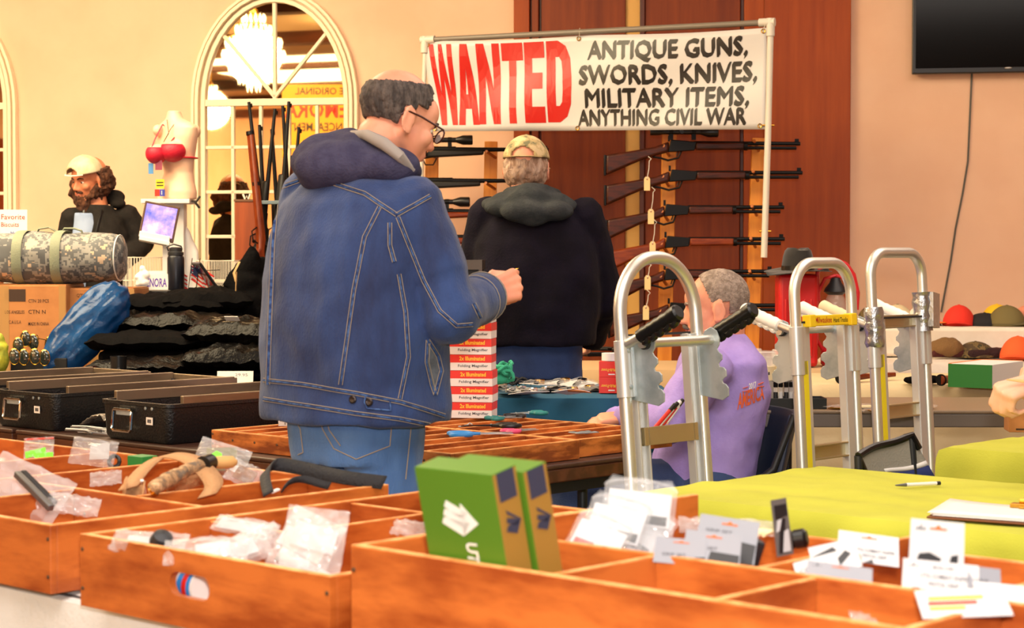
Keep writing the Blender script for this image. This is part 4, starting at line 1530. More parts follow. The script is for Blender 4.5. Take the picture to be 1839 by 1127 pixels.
def cloth(name, label, o, xd, w, d, z, drop, m, amp=.012, freq=26, nx=90, ny=50, sides=(1, 1, 1, 1), seed=0, wr=.002, drops=None):
    """cloth over a table top: sides = near, far, start, end hang down"""
    xd = V(xd).normalized()
    yd = V((-xd.y, xd.x, 0))
    t = MB(basis(V((o[0], o[1], 0)), xd, yd, V((0, 0, 1))))
    x0, x1 = -drop * sides[2], w + drop * sides[3]
    y0, y1 = -drop * sides[0], d + drop * sides[1]
    rr = .018

    def one(a, lo, hi):
        if a < lo:
            return lo, lo - a, -1
        if a > hi:
            return hi, a - hi, 1
        return a, 0, 0

    def fn(i, j):
        a, b = x0 + (x1 - x0) * i, y0 + (y1 - y0) * j
        x, ex, sx = one(a, 0, w)
        y, ey, sy = one(b, 0, d)
        e = min(drop, ex + ey)
        k = min(1, e / .12)
        f = amp * k * math.sin((x + y * .9) * freq + seed + 1.4 * math.sin((x - y) * 7 + seed)) * (.4 + .6 * e / max(drop, .01))
        r_ = rr * (1 - math.exp(-e / rr))
        x += sx * (f + r_ + .05 * e * (1 if sx else 0)) if ex else 0
        y += sy * (f + r_ + .05 * e) if ey else 0
        zz = z - e + r_ * .6 + (wr * (noise.noise(V((x * 5, y * 11, seed))) + .5 * noise.noise(V((x * 13, y * 5, seed + 3)))) if e == 0 else 0)
        return V((x, y, max(.004, zz)))
    t.sheet(fn, nx, ny)
    return tag(t.build(name, m, solid=.0015, off=1.0), label, 'tablecloth')


p = uv(-5.03, 3.20)
table('dark brown folding table carrying the shallow wooden trays behind denim-jacketed man', p, UD, 1.83, .76, .75, apron=.03)
p = uv(-6.88, 3.20)
table('dark brown folding table carrying the long black cases', p, UD, 1.83, .76, .75, apron=.03)

# the foreground stall table with its pale cloth
p = uv(-4.3, 1.72)
table('folding table under pale cloth carrying the big wooden crates', p, UD, 3.6, .74, .744, m_grey, m_grey)
cloth('tablecloth', 'pale grey cloth hanging below the big wooden crates', p, UD, 3.6, .74, .748, .60, mat('pale_grey_cloth', 'd4d2cf', .9, col2='c6c4c0', scale=3, bump=.2, bscale=120), amp=.010, freq=16, nx=130, ny=40, seed=2)

# yellow-green tables
m_lime = mat('lime_cloth', 'b8ba3a', .85, col2='aeb034', scale=3, bump=.10, bscale=200)
p = uv(-2.70, 3.30)
table('folding table under lime green cloth beside the hand trucks', p, UD, 1.83, .72, .744, m_grey, m_grey)
cloth('tablecloth', 'bright lime green tablecloth with a pen and clipboard on it', p, UD, 1.83, .72, .75, .50, m_lime, amp=.024, freq=24, nx=150, ny=90, seed=1, wr=.007)
p = uv(-2.72, 4.66)
table('folding table under the farther lime green cloth', p, UD, 1.83, .72, .744, m_grey, m_grey)
cloth('tablecloth', 'lime green tablecloth on the farther table with small cardboard box', p, UD, 1.83, .72, .75, .55, m_lime, amp=.024, freq=20, nx=120, ny=60, seed=5, wr=.006)

# teal table behind the trays
p = V((-.62, 6.48, 0))
table('folding table under teal cloth behind the trays', p, (1, 0, 0), 1.16, .60, .794, m_grey, m_grey)
cloth('tablecloth', 'dark teal tablecloth under the packets of magnifiers', p, (1, 0, 0), 1.16, .60, .80, .6, mat('teal_cloth', '12506c', .9, col2='0f4660', scale=5), amp=.006, freq=14, nx=60, ny=40, seed=3, sides=(1, 1, 1, 1))
# grey table behind the seated man
p = V((.84, 6.42, 0))
table('grey-brown folding table with clear canisters and black tray behind the seated man', p, (1, 0, 0), 1.22, .60, .755, mat('grey_brown_top', '7d6a55', .35), mat('grey_edge', '6a6058', .4), m_dgrey, th=.045)
# long cream-clothed tables by the wall
m_cream = mat('cream_cloth', 'd9c49a', .9, col2='cdb78c', scale=2, bump=.1, bscale=90)
p = V((1.05, 7.75, 0))
table('folding table under cream cloth in front of the hat table', p, (1, 0, 0), 2.6, .75, .744, m_grey, m_grey)
cloth('tablecloth', 'cream tablecloth hanging to the floor below the green and white box', p, (1, 0, 0), 2.6, .75, .75, .74, m_cream, amp=.008, freq=8, nx=90, ny=60, seed=4)
m_wcl = mat('white_cloth', 'ece2d4', .9, col2='e0d4c4', scale=3, bump=.1, bscale=90)
p = V((1.55, 9.35, 0))
table('folding table under white cloth carrying the caps by the wall', p, (1, -.1, 0), 2.4, .75, .744, m_grey, m_grey)
cloth('tablecloth', 'white tablecloth under the rows of caps by the wall', p, (1, -.1, 0), 2.4, .75, .75, .70, m_wcl, amp=.012, freq=14, nx=80, ny=50, seed=6, wr=.006)
# table in front of the rifle rack
p = V((.30, 8.75, 0))
table('folding table under tan cloth before the rifle rack', p, (1, 0, 0), 1.2, .75, .744, m_grey, m_grey)
cloth('tablecloth', 'tan tablecloth under the dark handguns before the rifle rack', p, (1, 0, 0), 1.2, .75, .75, .70, mat('tan_cloth', 'c2a277', .9), amp=.008, freq=11, nx=60, ny=40, seed=8)
# dark tables of the camouflage stall
p = V((-3.2, 7.65, 0))
table('folding table under black cloth with bags and boxes', p, (1, -.02, 0), 2.3, 1.5, .744, m_blackm, m_blackm)
cloth('tablecloth', 'black cloth under the cardboard boxes and bagged goods', p, (1, -.02, 0), 2.3, 1.5, .75, .7, mat('black_cloth', '131214', .9), amp=.006, freq=11, nx=80, ny=60, seed=9)

# ---------------------------------------------------------------- folding chair of the seated man
m_chair = mat('navy_plastic', '1c2740', .5, bump=.1, bscale=300)
hpS = V((at(1262, 880, 6.25).x, 6.25, 0))
FwS = V((-math.cos(R(10)), -math.sin(R(10)) * -.2 - .1, 0)).normalized()
RtS = V((FwS.y, -FwS.x, 0))
ch = thing('folding_chair', 'navy folding chair the lavender-shirted man sits on', 'chair', mt=basis(hpS, RtS, FwS, V((0, 0, 1))))
MB().box((0, .06, .425), (.42, .42, .022)).build('seat', m_chair, ch, smooth=False, bevel=.008)
bk = MB()
bk.sheet(lambda i, j: V(((i - .5) * .44, -.235 - .06 * j + .05 * (2 * i - 1) ** 2, .50 + .27 * j)), 14, 6)
bk.build('backrest', m_chair, ch, solid=.02, bevel=.004)
for s in (-1, 1):
    MB().tube([(s * .205, .30, .012), (s * .205, .02, .43), (s * .215, -.19, .60), (s * .215, -.255, .77)], .0125, 10).build('leg', m_dgrey, ch)
    MB().tube([(s * .185, -.34, .012), (s * .185, -.10, .30), (s * .185, .18, .42)], .0125, 10).build('leg', m_dgrey, ch)
MB().cyl((-.185, -.26, .11), (.185, -.26, .11), .010).build('stretcher', m_dgrey, ch)
MB().cyl((-.205, .22, .13), (.205, .22, .13), .010).build('stretcher', m_dgrey, ch)

# ---------------------------------------------------------------- aluminium hand trucks
m_alu = mat('brushed_aluminium', 'dcdad2', .40, .85, bump=.04, bscale=300)
m_aluw = mat('pale_aluminium', 'd2d2d0', .42, .6)
m_alug = mat('gold_tinted_aluminium', 'bfb08a', .35, .8)
m_zinc = mat('zinc_plate', 'b8c2c6', .38, .55, col2='97a4aa', scale=9)
m_rub = mat('tyre_rubber', '17171a', .8)
m_yel = mat('yellow_tape', 'e6d21e', .5)
m_wgrip = mat('white_grip', 'ece9e2', .45)
m_cgrip = mat('cream_grip', 'd9cba4', .5)
m_duct = mat('duct_tape', 'b4b6ba', .28, .9, bump=.5, bscale=50)


def hand_truck(label, loc, yd, H, rad, grips, label_bar=None, tape=None, tilt=5.5, yellow=False, bars=((.82, .04, 0), (.46, .04, 0)), hw=.15):
    yd = V(yd).normalized()
    mt = basis(loc, yd.cross(V((0, 0, 1))), yd, V((0, 0, 1))) @ M.Rotation(R(tilt), 4, 'X')
    t = thing('hand_truck', label, 'hand truck', mt=mt)
    pts = [(-hw, 0, .10), (-hw, 0, H - rad - .3), (-hw, 0, H - rad)]
    for k in range(1, 12):
        a = PI - (PI / 2) * k / 12
        pts.append((-hw + rad + rad * math.cos(a), 0, H - rad + rad * math.sin(a)))
    pts += [(-hw + rad, 0, H), (hw - rad, 0, H)] if rad < hw - .005 else [(0, 0, H)]
    for k in range(1, 12):
        a = PI / 2 - (PI / 2) * k / 12
        pts.append((hw - rad + rad * math.cos(a), 0, H - rad + rad * math.sin(a)))
    pts += [(hw, 0, H - rad), (hw, 0, H - rad - .3), (hw, 0, .10)]
    MB().tube(pts, .0165, 18).build('loop_frame', m_alu, t)
    for s in (-1, 1):
        r_ = MB().box((s * .108, -.004, .58), (.034, .008, 1.0)).box((s * .125, .006, .58), (.005, .024, 1.0)).box((s * .091, .006, .58), (.005, .024, 1.0))
        r_.build('side_rail', m_aluw, t, smooth=False, bevel=.001)
        sl = MB().cyl((s * hw, 0, .93), (s * hw, 0, 1.07), .0205, n=18)
        sl.box((s * (hw - .014), .0, 1.0), (.03, .03, .14))
        so = sl.build('clamp_sleeve', m_aluw, t, bevel=.001)
        for z in (.955, 1.045):
            MB().lathe([(.006, 0), (.006, .002), (.003, .004)], (s * hw, .0205, z), 10, (0, 1, 0)).build('screw', m_zinc, so)
        # notched bracket plate
        poly = [(-.005, .925), (.085, .905), (.105, .915), (.106, .935), (.098, .945), (.090, .948), (.088, .955), (.094, .961), (.102, .965), (.102, .980), (.094, .988), (.082, .990), (.080, .998), (.086, 1.004), (.092, 1.008), (.092, 1.020), (.082, 1.028), (.078, 1.036), (.086, 1.046), (.088, 1.062), (.080, 1.082), (.062, 1.092), (.042, 1.084), (.034, 1.066), (-.005, 1.05)]
        pm = M(((0, 0, 1, s * (hw - .022) - .002), (1, 0, 0, 0), (0, 1, 0, 0), (0, 0, 0, 1)))
        pl = MB().prism(poly, .004, pm).build('bracket_plate', m_zinc, t, smooth=False, bevel=.001)
        MB().lathe([(.016, 0), (.016, .012), (.011, .013), (.010, .006)], (s * (hw - .022), .060, 1.06), 16, (s, 0, 0)).build('axle_end', m_dgrey, pl)
        g = grips[0 if s < 0 else 1]
        a, b_, c = V((s * hw, .0, 1.055)), V((s * hw, .055, 1.075)), V((s * hw, .185, 1.130))
        d = (c - b_).normalized()
        if g:
            gm = {'black': m_black, 'white': m_wgrip, 'cream': m_cgrip}[g]
            MB().tube([a, b_, b_ + d * .04], .0125, 12).build('grip_arm', m_alu, t)
            prof = [(.012, 0), (.0175, .004)]
            for k in range(10):
                prof += [(.0195 if k % 2 else .0175, .012 + k * .0115)]
            prof += [(.0205, .128), (.0205, .136), (.016, .141)]
            MB().lathe(prof, b_, 16, d).build('grip', gm, t)
            gq = MB()
            gq.tube([b_ + d * (.012 + .004 * k) + V((0, .006, -.012 - .0035 * (1 + math.sin(k * 1.05)))) for k in range(30)], .011, 8)
            gq.build('finger_ridge', gm, t)
        MB().cyl((s * .185, -.09, .105), (s * .222, -.09, .105), .105, n=26).build('wheel', m_rub, t, bevel=.02)
        MB().cyl((s * .182, -.09, .105), (s * .225, -.09, .105), .05, n=18).build('hub', m_aluw, t)
        MB().beam((s * .125, 0, .12), (s * .18, -.09, .105), .03, .02).build('wheel_bracket', m_aluw, t)
    MB().cyl((-.15, .060, 1.06), (.15, .060, 1.06), .0125, n=14).build('cross_tube', m_alu, t)
    MB().cyl((-.226, -.09, .105), (.226, -.09, .105), .009, n=8).build('axle', m_zinc, t)
    MB().box((0, .115, .008), (.36, .23, .010)).box((0, .005, .06), (.30, .012, .11)).build('toe_plate', m_aluw, t, smooth=False, bevel=.003)
    for z, h, q in bars:
        MB().box((0, .012, z), (.215, .012, h)).box((0, .004, z + h / 2 - .003), (.215, .02, .005)).box((0, .004, z - h / 2 + .003), (.215, .02, .005)).build('cross_bar', m_alug, t, smooth=False, bevel=.001)
    MB().box((0, -.008, 1.082), (.25, .016, .006)).build('top_strip', m_dgrey, t, smooth=False)
    if label_bar:
        pb = MB().box((0, -.016, 1.085), (.245, .016, .032)).box((-.108, -.02, 1.085), (.03, .03, .036)).box((.108, -.02, 1.085), (.03, .03, .036)).build('label_bar', mat('yellow_plastic', 'f0c81a', .45), t, smooth=False, bevel=.003)
        for s_, x, w_, h_, m_ in (('Milwaukee', -.082, .085, .018, mat('label_red', 'b8321c', .5)), ('Hand Trucks', .012, .075, .014, m_ink)):
            letter(s_, m_, pb, M.Translation((x, .0, 1.078)) @ M.Rotation(PI / 2, 4, 'X') @ M.Translation((0, 0, .0245)), w_, h_, .01)
    if yellow:
        MB().box((-.128, -.012, .72), (.024, .006, .50)).build('yellow_strip', m_yel, t, smooth=False)
    if tape:
        for s in (-1, 1):
            tp = MB()
            prof = []
            for k in range(9):
                prof.append((.030 + .003 * math.sin(k * 2.3 + s), -.062 + .0155 * k))
            tp.lathe(prof, (s * (hw - .008), 0, 1.085 + (.012 if s > 0 else -.03)), 18)
            if s > 0:
                tp.box((s * (hw + .014), -.012, 1.10), (.06, .05, .11), Euler((0, .12, .2)))
            tp.build('tape_wrap', m_duct, t)
    return t


ht1 = at(1203, 700, 4.76)
hand_truck('silver hand truck with black grips standing between trays and lime cloth', uv(-2.93, 3.79), UD, 1.275, .145, ('black', 'black'), tilt=5.0, bars=((.83, .045, 0), (.46, .045, 0)), hw=.152)
q = at(1514, 700, 5.62)
hand_truck('silver hand truck with white grips and yellow label bar', V((q.x, q.y, 0)), -UD, 1.255, .095, ('white', 'white'), label_bar=True, tilt=-3.5, yellow=True, bars=((.70, .045, 0), (.40, .045, 0)), hw=.148)
q = at(1646, 700, 5.98)
hand_truck('silver hand truck patched with grey duct tape, standing behind the others', V((q.x, q.y, 0)), -UD, 1.285, .075, ('cream', 'white'), tape=True, tilt=-3.5, yellow=True, bars=((1.07, .04, 0), (.79, .045, 0), (.45, .045, 0)), hw=.150)

# ---------------------------------------------------------------- crates and trays
m_crate = mat('orange_plywood', 'bd6528', .42, col2='8c3c0e', scale=3.4, stretch=(1.2, 1.2, 5), lo=.40, hi=.62, detail=6, bump=.06, bscale=30, coat=.15)
m_crate2 = mat('honey_plywood', 'c87232', .45, col2='7a360e', scale=5, stretch=(1.4, 1.4, 6), lo=.40, hi=.60, detail=7, bump=.06, bscale=30, coat=.15)
m_litedge = mat('lit_ply_edge', 'e9a765', .6, col2='c87a36', scale=30)  # paler top edges: flash light put into the ply colour
m_nail = mat('nail_head', '6a5a4c', .4, .8)


def crate(label, u0, u1, v0, v1, z0, hf, hb, hl, hr, divs=(), th=.012, m=None, slot=None, nails=True, group=None, name='wooden_crate', bottom=.008, edge=True):
    """open wooden box in the tables' frame: walls of their own heights, dividers ('u', u, v0, v1, h) or ('v', v, u0, u1, h)"""
    m = m or m_crate
    t = thing(name, label, 'crate', mt=basis(uv(u0, v0, z0), UD, VD, V((0, 0, 1))), group=group)
    W_, D_ = u1 - u0, v1 - v0

    def pan_(c, size, nm):
        o = MB().box(c, size).build(nm, m, t, smooth=False, bevel=.0015)
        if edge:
            MB().box((c[0], c[1], c[2] + size[2] / 2 + .0004), (size[0] - .001, size[1] - .001, .0014)).build('lit_edge', m_litedge, o, smooth=False)
        return o
    if slot:
        sx, sz, sw, sh_ = slot
        n = 40
        inn, out = [], []
        for k in range(n):
            a = 2 * PI * k / n + .001
            c_, s_ = math.cos(a), math.sin(a)
            inn.append((sx + math.copysign(max(0, sw / 2 - sh_ / 2), c_) + sh_ / 2 * c_, sz + sh_ / 2 * s_))
            q = min((W_ - sx if c_ > 0 else sx) / max(1e-6, abs(c_)), (hf - sz if s_ > 0 else sz) / max(1e-6, abs(s_)))
            out.append((sx + c_ * q, sz + s_ * q))
        for cx_, cz_ in ((0, 0), (W_, 0), (0, hf), (W_, hf)):
            i = min(range(n), key=lambda i: (out[i][0] - cx_) ** 2 + (out[i][1] - cz_) ** 2)
            out[i] = (cx_, cz_)
        f = lambda pts, y: [V((x, y, z)) for x, z in pts]
        o = MB().loft([f(out, 0), f(inn, 0), f(inn, th), f(out, th), f(out, 0)], caps=False).build('front_panel', m, t, smooth=False)
        MB().box((W_ / 2, th / 2, hf + .0004), (W_, th, .0014)).build('lit_edge', m_litedge, o, smooth=False)
    else:
        pan_((W_ / 2, th / 2, hf / 2), (W_, th, hf), 'front_panel')
    pan_((W_ / 2, D_ - th / 2, hb / 2), (W_, th, hb), 'back_panel')
    pan_((th / 2, D_ / 2, hl / 2), (th, D_ - 2 * th, hl), 'side_panel')
    pan_((W_ - th / 2, D_ / 2, hr / 2), (th, D_ - 2 * th, hr), 'side_panel')
    MB().box((W_ / 2, D_ / 2, bottom / 2 + .001), (W_ - 2 * th, D_ - 2 * th, bottom)).build('bottom_panel', m, t, smooth=False)
    for k, c, a, b, h in divs:
        if k == 'u':
            pan_((c - u0, (a + b) / 2 - v0, h / 2 + .004), (th * .8, b - a, h - .004), 'divider')
        else:
            pan_(((a + b) / 2 - u0, c - v0, h / 2 + .004), (b - a, th * .8, h - .004), 'divider')
    if nails:
        for x in (.006, W_ - .006):
            for z in (hf * .25, hf * .8):
                MB().lathe([(.0032, 0), (.0032, .0012), (.0015, .0018)], (x, 0, z), 8, (0, -1, 0)).build('nail', m_nail, t)
        for k, c, a, b, h in divs:
            if k == 'u' and abs(a - v0 - th) < .02:
                MB().lathe([(.0035, 0), (.0035, .0012), (.0015, .0018)], (c - u0, 0, hf * .55), 8, (0, -1, 0)).build('nail', m_nail, t)
            if k == 'v':
                MB().lathe([(.0035, 0), (.0035, .0012), (.0015, .0018)], (a - u0 + (b - a) * .4, c - v0 - th * .4, h * .6), 8, (0, -1, 0)).build('nail', m_nail, t)
    return t


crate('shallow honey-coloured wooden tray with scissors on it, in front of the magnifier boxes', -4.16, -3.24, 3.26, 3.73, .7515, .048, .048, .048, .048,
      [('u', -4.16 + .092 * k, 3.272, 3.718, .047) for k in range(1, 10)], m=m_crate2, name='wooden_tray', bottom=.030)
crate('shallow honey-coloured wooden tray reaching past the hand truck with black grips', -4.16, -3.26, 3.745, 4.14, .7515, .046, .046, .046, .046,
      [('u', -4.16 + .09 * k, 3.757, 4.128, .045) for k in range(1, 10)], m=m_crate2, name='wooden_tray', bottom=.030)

# ---------------------------------------------------------------- goods on the trays
m_card = mat('white_card', 'dddad6', .55)
m_bred2 = mat('box_red', 'd62a1e', .5)
m_byel = mat('box_yellow', 'f0c030', .5)
m_prn = mat('grey_print', '3c3a40', .6)
ORD = ['lowest', 'second from bottom', 'third from bottom', 'fourth from bottom', 'fifth from bottom', 'sixth from bottom', 'topmost']
base = on(806, 751, .80)
for k in range(7):
    bz = .8015 + .0462 * k
    t = thing('magnifier_box', 'red and white folding magnifier box, %s of the near stack' % ORD[k], 'box', (base.x + random.uniform(-.003, .003), base.y, bz), R(random.uniform(-9, -6)), 'magnifier boxes beside the denim jacket')
    MB().box((.064, .05, .023), (.128, .10, .0455)).build('carton', m_card, t, smooth=False, bevel=.001)
    MB().box((.064, .05, .0345), (.1286, .1006, .0226)).box((-.0002, .05, .023), (.0006, .1004, .0456)).build('red_band', m_bred2, t, smooth=False)
    fm = M.Rotation(PI / 2, 4, 'X')
    letter('2x Illuminated', m_byel, t, M.Translation((.034, -.0006, .029)) @ fm, .075, .0125, .03)
    letter('Folding Magnifier', m_prn, t, M.Translation((.030, -.0006, .008)) @ fm, .088, .010, .012)
for k in range(7):
    bz = .8015 + .0462 * k
    t = thing('magnifier_box', 'red magnifier box, %s of the stack mostly hidden by the denim jacket' % ORD[k], 'box', (base.x - .135, base.y + .02, bz), R(random.uniform(-5, -2)), 'magnifier boxes beside the denim jacket')
    MB().box((.064, .05, .023), (.128, .10, .0455)).build('carton', m_bred2, t, smooth=False, bevel=.001)
    letter('2x Illuminated', m_byel, t, M.Translation((.034, -.0006, .020)) @ M.Rotation(PI / 2, 4, 'X'), .075, .0125, .03)


def scissors(label, loc, rz, hm, size=.13, opening=12, group=None, lift=.0):
    t = thing('scissors', label, 'scissors', V(loc) + V((0, 0, .004 + lift)), rz, group)
    for s in (-1, 1):
        a = R(opening / 2) * s
        rot = M.Rotation(a, 4, 'Z')
        b = MB(rot)
        b.prism([(0, -.006), (size * .55, -.001), (size * .55, .001), (0, .006)], .002, M.Translation((0, 0, s * .0012)))
        b.build('blade', m_steel if hm is m_black else m_zinc, t, smooth=False)
        b = MB(rot)
        r = size * .14
        cx_, cy_ = -size * .34, -s * size * .10
        b.tube([(cx_ + r * 1.25 * math.cos(k * PI / 8), cy_ + r * .8 * math.sin(k * PI / 8), 0) for k in range(16)], .0058, 8, True)
        b.tube([(0, 0, 0), (-size * .15, -s * .010, 0), (cx_ + r, cy_, 0)], [.004, .0045, .0045], 7)
        b.build('handle', hm, t)
    MB().cyl((0, 0, -.003), (0, 0, .005), .003, n=8).build('pivot', m_zinc, t)
    return t


m_blue = mat('blue_handle', '2a86d2', .4)
m_pink = mat('pink_handle', 'd84a78', .4)
m_tealh = mat('teal_handle', '1d7a78', .4)
zt_ = .8005
scissors('bright blue handled scissors lying on the wooden tray', on(862, 781, zt_), R(8), m_blue, .16)
scissors('black handled scissors lying over the blue ones on the tray', on(882, 773, zt_), R(195), m_black, .15, lift=.010)
scissors('pink handled scissors at the end of the blue and black ones', on(935, 775, zt_), R(35), m_pink, .10)
for k, (x, y, a, mm, nm) in enumerate(((905, 752, 30, m_tealh, 'teal handled scissors beside the magnifier boxes on the tray'), (928, 748, 80, m_dgrey, 'grey handled scissors between two teal handled pairs'), (950, 746, 200, m_tealh, 'teal handled scissors farthest from the magnifier boxes on the tray'))):
    scissors(nm, on(x, y, zt_), R(a), mm, .10, 26, None, lift=.002 * k)
t = thing('hook', 'bent silver wire hook on the tray beside the denim jacket', 'hook', on(836, 767, zt_) + V((0, 0, .003)), .3)
MB().tube([(-.02, 0, 0), (-.006, .006, 0), (.006, 0, .004), (.014, .008, .008), (.02, .0, .004)], .002, 6).build('wire', m_zinc, t)
t = thing('grey_packet', 'flat grey packet on the tray near the hand truck', 'packet', on(1048, 778, zt_), R(30))
MB().sheet(lambda i, j: V(((i - .5) * .07, (j - .5) * .045, .003 + .003 * math.sin(9 * i) * math.sin(7 * j))), 10, 8).build('film', mat('grey_film', '7c8488', .25), t, solid=.0015)
t = thing('price_sign', 'small white handwritten price card on the tray by the denim jacket', 'sign', mt=facing(on(513, 765, .80) + V((0, 0, .001)), (.25, -.95, .25)))
MB().box((0, .012, 0), (.04, .024, .001)).box((0, .010, -.012), (.035, .020, .001), Euler((.9, 0, 0))).build('card', m_card, t, smooth=False)
letter('DEN', m_ink, t, M.Translation((-.015, .013, .0008)), .026, .007, 0)
letter('$ 3', m_ink, t, M.Translation((-.004, .003, .0008)), .014, .006, 0)
for k in range(4):
    p = on(1176 + 7 * k, 772 - 3 * k, zt_ + .01)
    t = thing('marker_pen', 'marker in red and white bundle beside the hand truck post, %s' % ('nearest', 'second', 'third', 'farthest')[k], 'pen', mt=place(p + V((0, 0, .006)), R(40 + 3 * k), 0, R(-38)), group='bundle of red and white markers')
    MB().cyl((0, 0, 0), (.07, 0, 0), .0055).build('barrel', m_bred2 if k % 2 == 0 else m_card, t)
    MB().cyl((.07, 0, 0), (.095, 0, 0), .006).build('pen_cap', m_black if k != 2 else m_card, t)

# ---------------------------------------------------------------- goods on the teal table
m_clear = mat('clear_plastic', 'd8dadc', .08, alpha=.16, spec=.7)
m_film = mat('clear_film', 'dcdad8', .12, alpha=.25, spec=.8, bump=.5, bscale=30)
m_chrome = mat('chrome', 'dcdad4', .08, 1.0)
bx = thing('display_box', 'black box with metal rim standing on teal cloth behind the denim sleeve', 'box', at(832, 600, 6.80), R(-4))
zb_ = .802 - bx.location.z
zt2 = at(832, 466, 6.80).z - bx.location.z
MB().box((0, .06, (zb_ + zt2 - .03) / 2), (.125, .13, zt2 - .03 - zb_)).build('body', m_blackm, bx, smooth=False, bevel=.003)
MB().box((0, -.005, zt2 - .018), (.135, .012, .034)).box((0, .125, zt2 - .018), (.135, .012, .034)).box((-.062, .06, zt2 - .018), (.012, .13, .034)).box((.062, .06, zt2 - .018), (.012, .13, .034)).box((.062, -.005, (zb_ + zt2) / 2), (.012, .01, zt2 - zb_)).build('rim', mat('bronze_rim', '4c4238', .35, .6), bx, smooth=False)
random.seed(11)
for k, (x, y) in enumerate(((900, 697), (935, 702), (965, 690), (985, 702), (1010, 688), (1040, 690), (1062, 700), (950, 706), (1025, 704), (915, 706))):
    p = on(x, y, .806 + .006 * (k % 3))
    t = thing('loupe_packet', 'clear packet with %s loupe on %s backing, %s from the yarn in the pile' % ('chrome' if k % 2 else 'brass', 'white' if k % 3 else 'dark', ('first', 'third', 'fifth', 'sixth', 'seventh', 'ninth', 'tenth', 'fourth', 'eighth', 'second')[k]), 'packet', mt=place(p, R(random.uniform(-50, 50)), R(random.uniform(-14, 8)), R(random.uniform(-10, 10))), group='pile of clear loupe packets')
    MB().box((0, 0, .002), (.085, .11, .002)).build('backing', m_card if k % 3 else m_dgrey, t, smooth=False)
    MB().sheet(lambda i, j: V(((i - .5) * .09, (j - .5) * .115, .008 + .010 * math.sin(PI * i) * math.sin(PI * j) + .003 * math.sin(17 * i + 9 * j))), 8, 8).build('film', m_film, t)
    MB().lathe([(.001, 0), (.017, 0), (.019, .006), (.017, .014), (.001, .016)], (.0, .015, .004), 16).build('loupe', m_chrome if k % 2 else m_brass, t)
    MB().box((.01, -.025, .008), (.016, .045, .010), Euler((0, 0, .5))).build('loupe_handle', m_black, t, bevel=.003)
t = thing('orange_tag', 'blank orange card lying on the loupe packets', 'tag', mt=place(on(1032, 702, .825), R(-38), R(-14)))
MB().box((0, 0, 0), (.11, .038, .0012)).build('card', mat('orange_card', 'f09a4c', .6), t, smooth=False)
t = thing('yarn', 'tangle of teal green yarn beside the magnifier boxes', 'yarn', at(894, 672, 6.5))
random.seed(3)
for k in range(9):
    c = V((random.uniform(-.02, .03), random.uniform(-.02, .02), random.uniform(-.012, .02)))
    a, b_ = random.uniform(.02, .034), random.uniform(0, 6)
    nrm = Euler((random.uniform(-1.3, 1.3), random.uniform(-1, 1), b_)).to_matrix()
    MB().tube([c + nrm @ V((a * math.cos(q * PI / 8), a * .8 * math.sin(q * PI / 8), .006 * math.sin(q * 1.3))) for q in range(16)], .0062, 6, True).build('strand', mat('teal_yarn', '2f9a78', .9, bump=.3, bscale=200), t)
MB().ball((.0, 0, -.015), (.035, .028, .020)).build('strand', MC['teal_yarn'], t)
t = thing('cord_tangle', 'tangle of thin black cord between the yarn and the loupe packets', 'cord', on(932, 690, .808))
for k in range(5):
    MB().tube([((-.03 + .012 * k) + .028 * math.cos(q * PI / 7), .02 * math.sin(q * PI / 7), .012 + .012 * math.sin(q + k)) for q in range(14)], .0035, 6, True).build('strand', m_blackm, t)
for k, (x, y0, nm) in enumerate(((1092, 718, 'lower'), (1092, 688, 'upper'))):
    p = V((at(1092, 700, 6.54).x, 6.54, 0))
    t = thing('red_box', 'red upside-down multi-power box, %s of two by the hand truck post' % nm, 'box', (p.x, p.y, .804 + .0545 * k), R(-6), 'red multi-power boxes')
    MB().box((0, .03, .027), (.062, .06, .054)).build('carton', m_bred2, t, smooth=False, bevel=.001)
    letter('Multi-Power', m_byel, t, M.Translation((.026, -.0006, .030)) @ M.Rotation(PI / 2, 4, 'X') @ M.Rotation(PI, 4, 'Z'), .050, .011, .01)
    MB().box((.012, -.0004, .010), (.022, .001, .004)).build('print_line', m_card, t, smooth=False)
p = on(1203, 712, .8045)
t = thing('red_box', 'red multi-power box lying on a grey base behind the hand truck bracket', 'box', (.44, 6.56, .804), R(-4))
MB().box((0, .03, .050), (.085, .06, .028)).build('carton', m_bred2, t, smooth=False, bevel=.001)
MB().box((0, .03, .018), (.085, .06, .036)).build('grey_base', m_dgrey, t, smooth=False)
letter('Multi-Power', m_byel, t, M.Translation((-.034, -.0006, .044)) @ M.Rotation(PI / 2, 4, 'X'), .06, .010, .01)
t = thing('tape_roll', 'white tape roll on top of the red multi-power boxes', 'tape', (at(1098, 700, 6.54).x, 6.54, .914), 0)
MB().lathe([(.020, 0), (.032, 0), (.032, .026), (.020, .026)], (0, .03, 0), 20).build('roll', m_card, t)
# handguns on the tan cloth, far back
for k, (x, y, a) in enumerate(((1068, 640, 10), (1098, 630, 160), (1120, 648, 30))):
    p = on(x, y, .757)
    t = thing('handgun', 'dark handgun lying on tan cloth beside the navy jacket, %s' % ('closest to the jacket', 'middle one', 'farthest from the jacket')[k], 'handgun', mt=place(p + V((0, 0, .012)), R(a), R(90 if False else 0)), group='handguns on tan cloth')
    MB().box((.05, 0, .0), (.18, .028, .022)).build('slide', m_steel, t, smooth=False, bevel=.004)
    MB().beam((-.02, 0, 0), (-.05, .09, 0), .036, .024).build('grip', m_black, t, bevel=.006)
    MB().tube([(.0, .012, 0), (.01, .04, 0), (.045, .04, 0), (.055, .012, 0)], .004, 6).build('trigger_guard', m_steel, t)

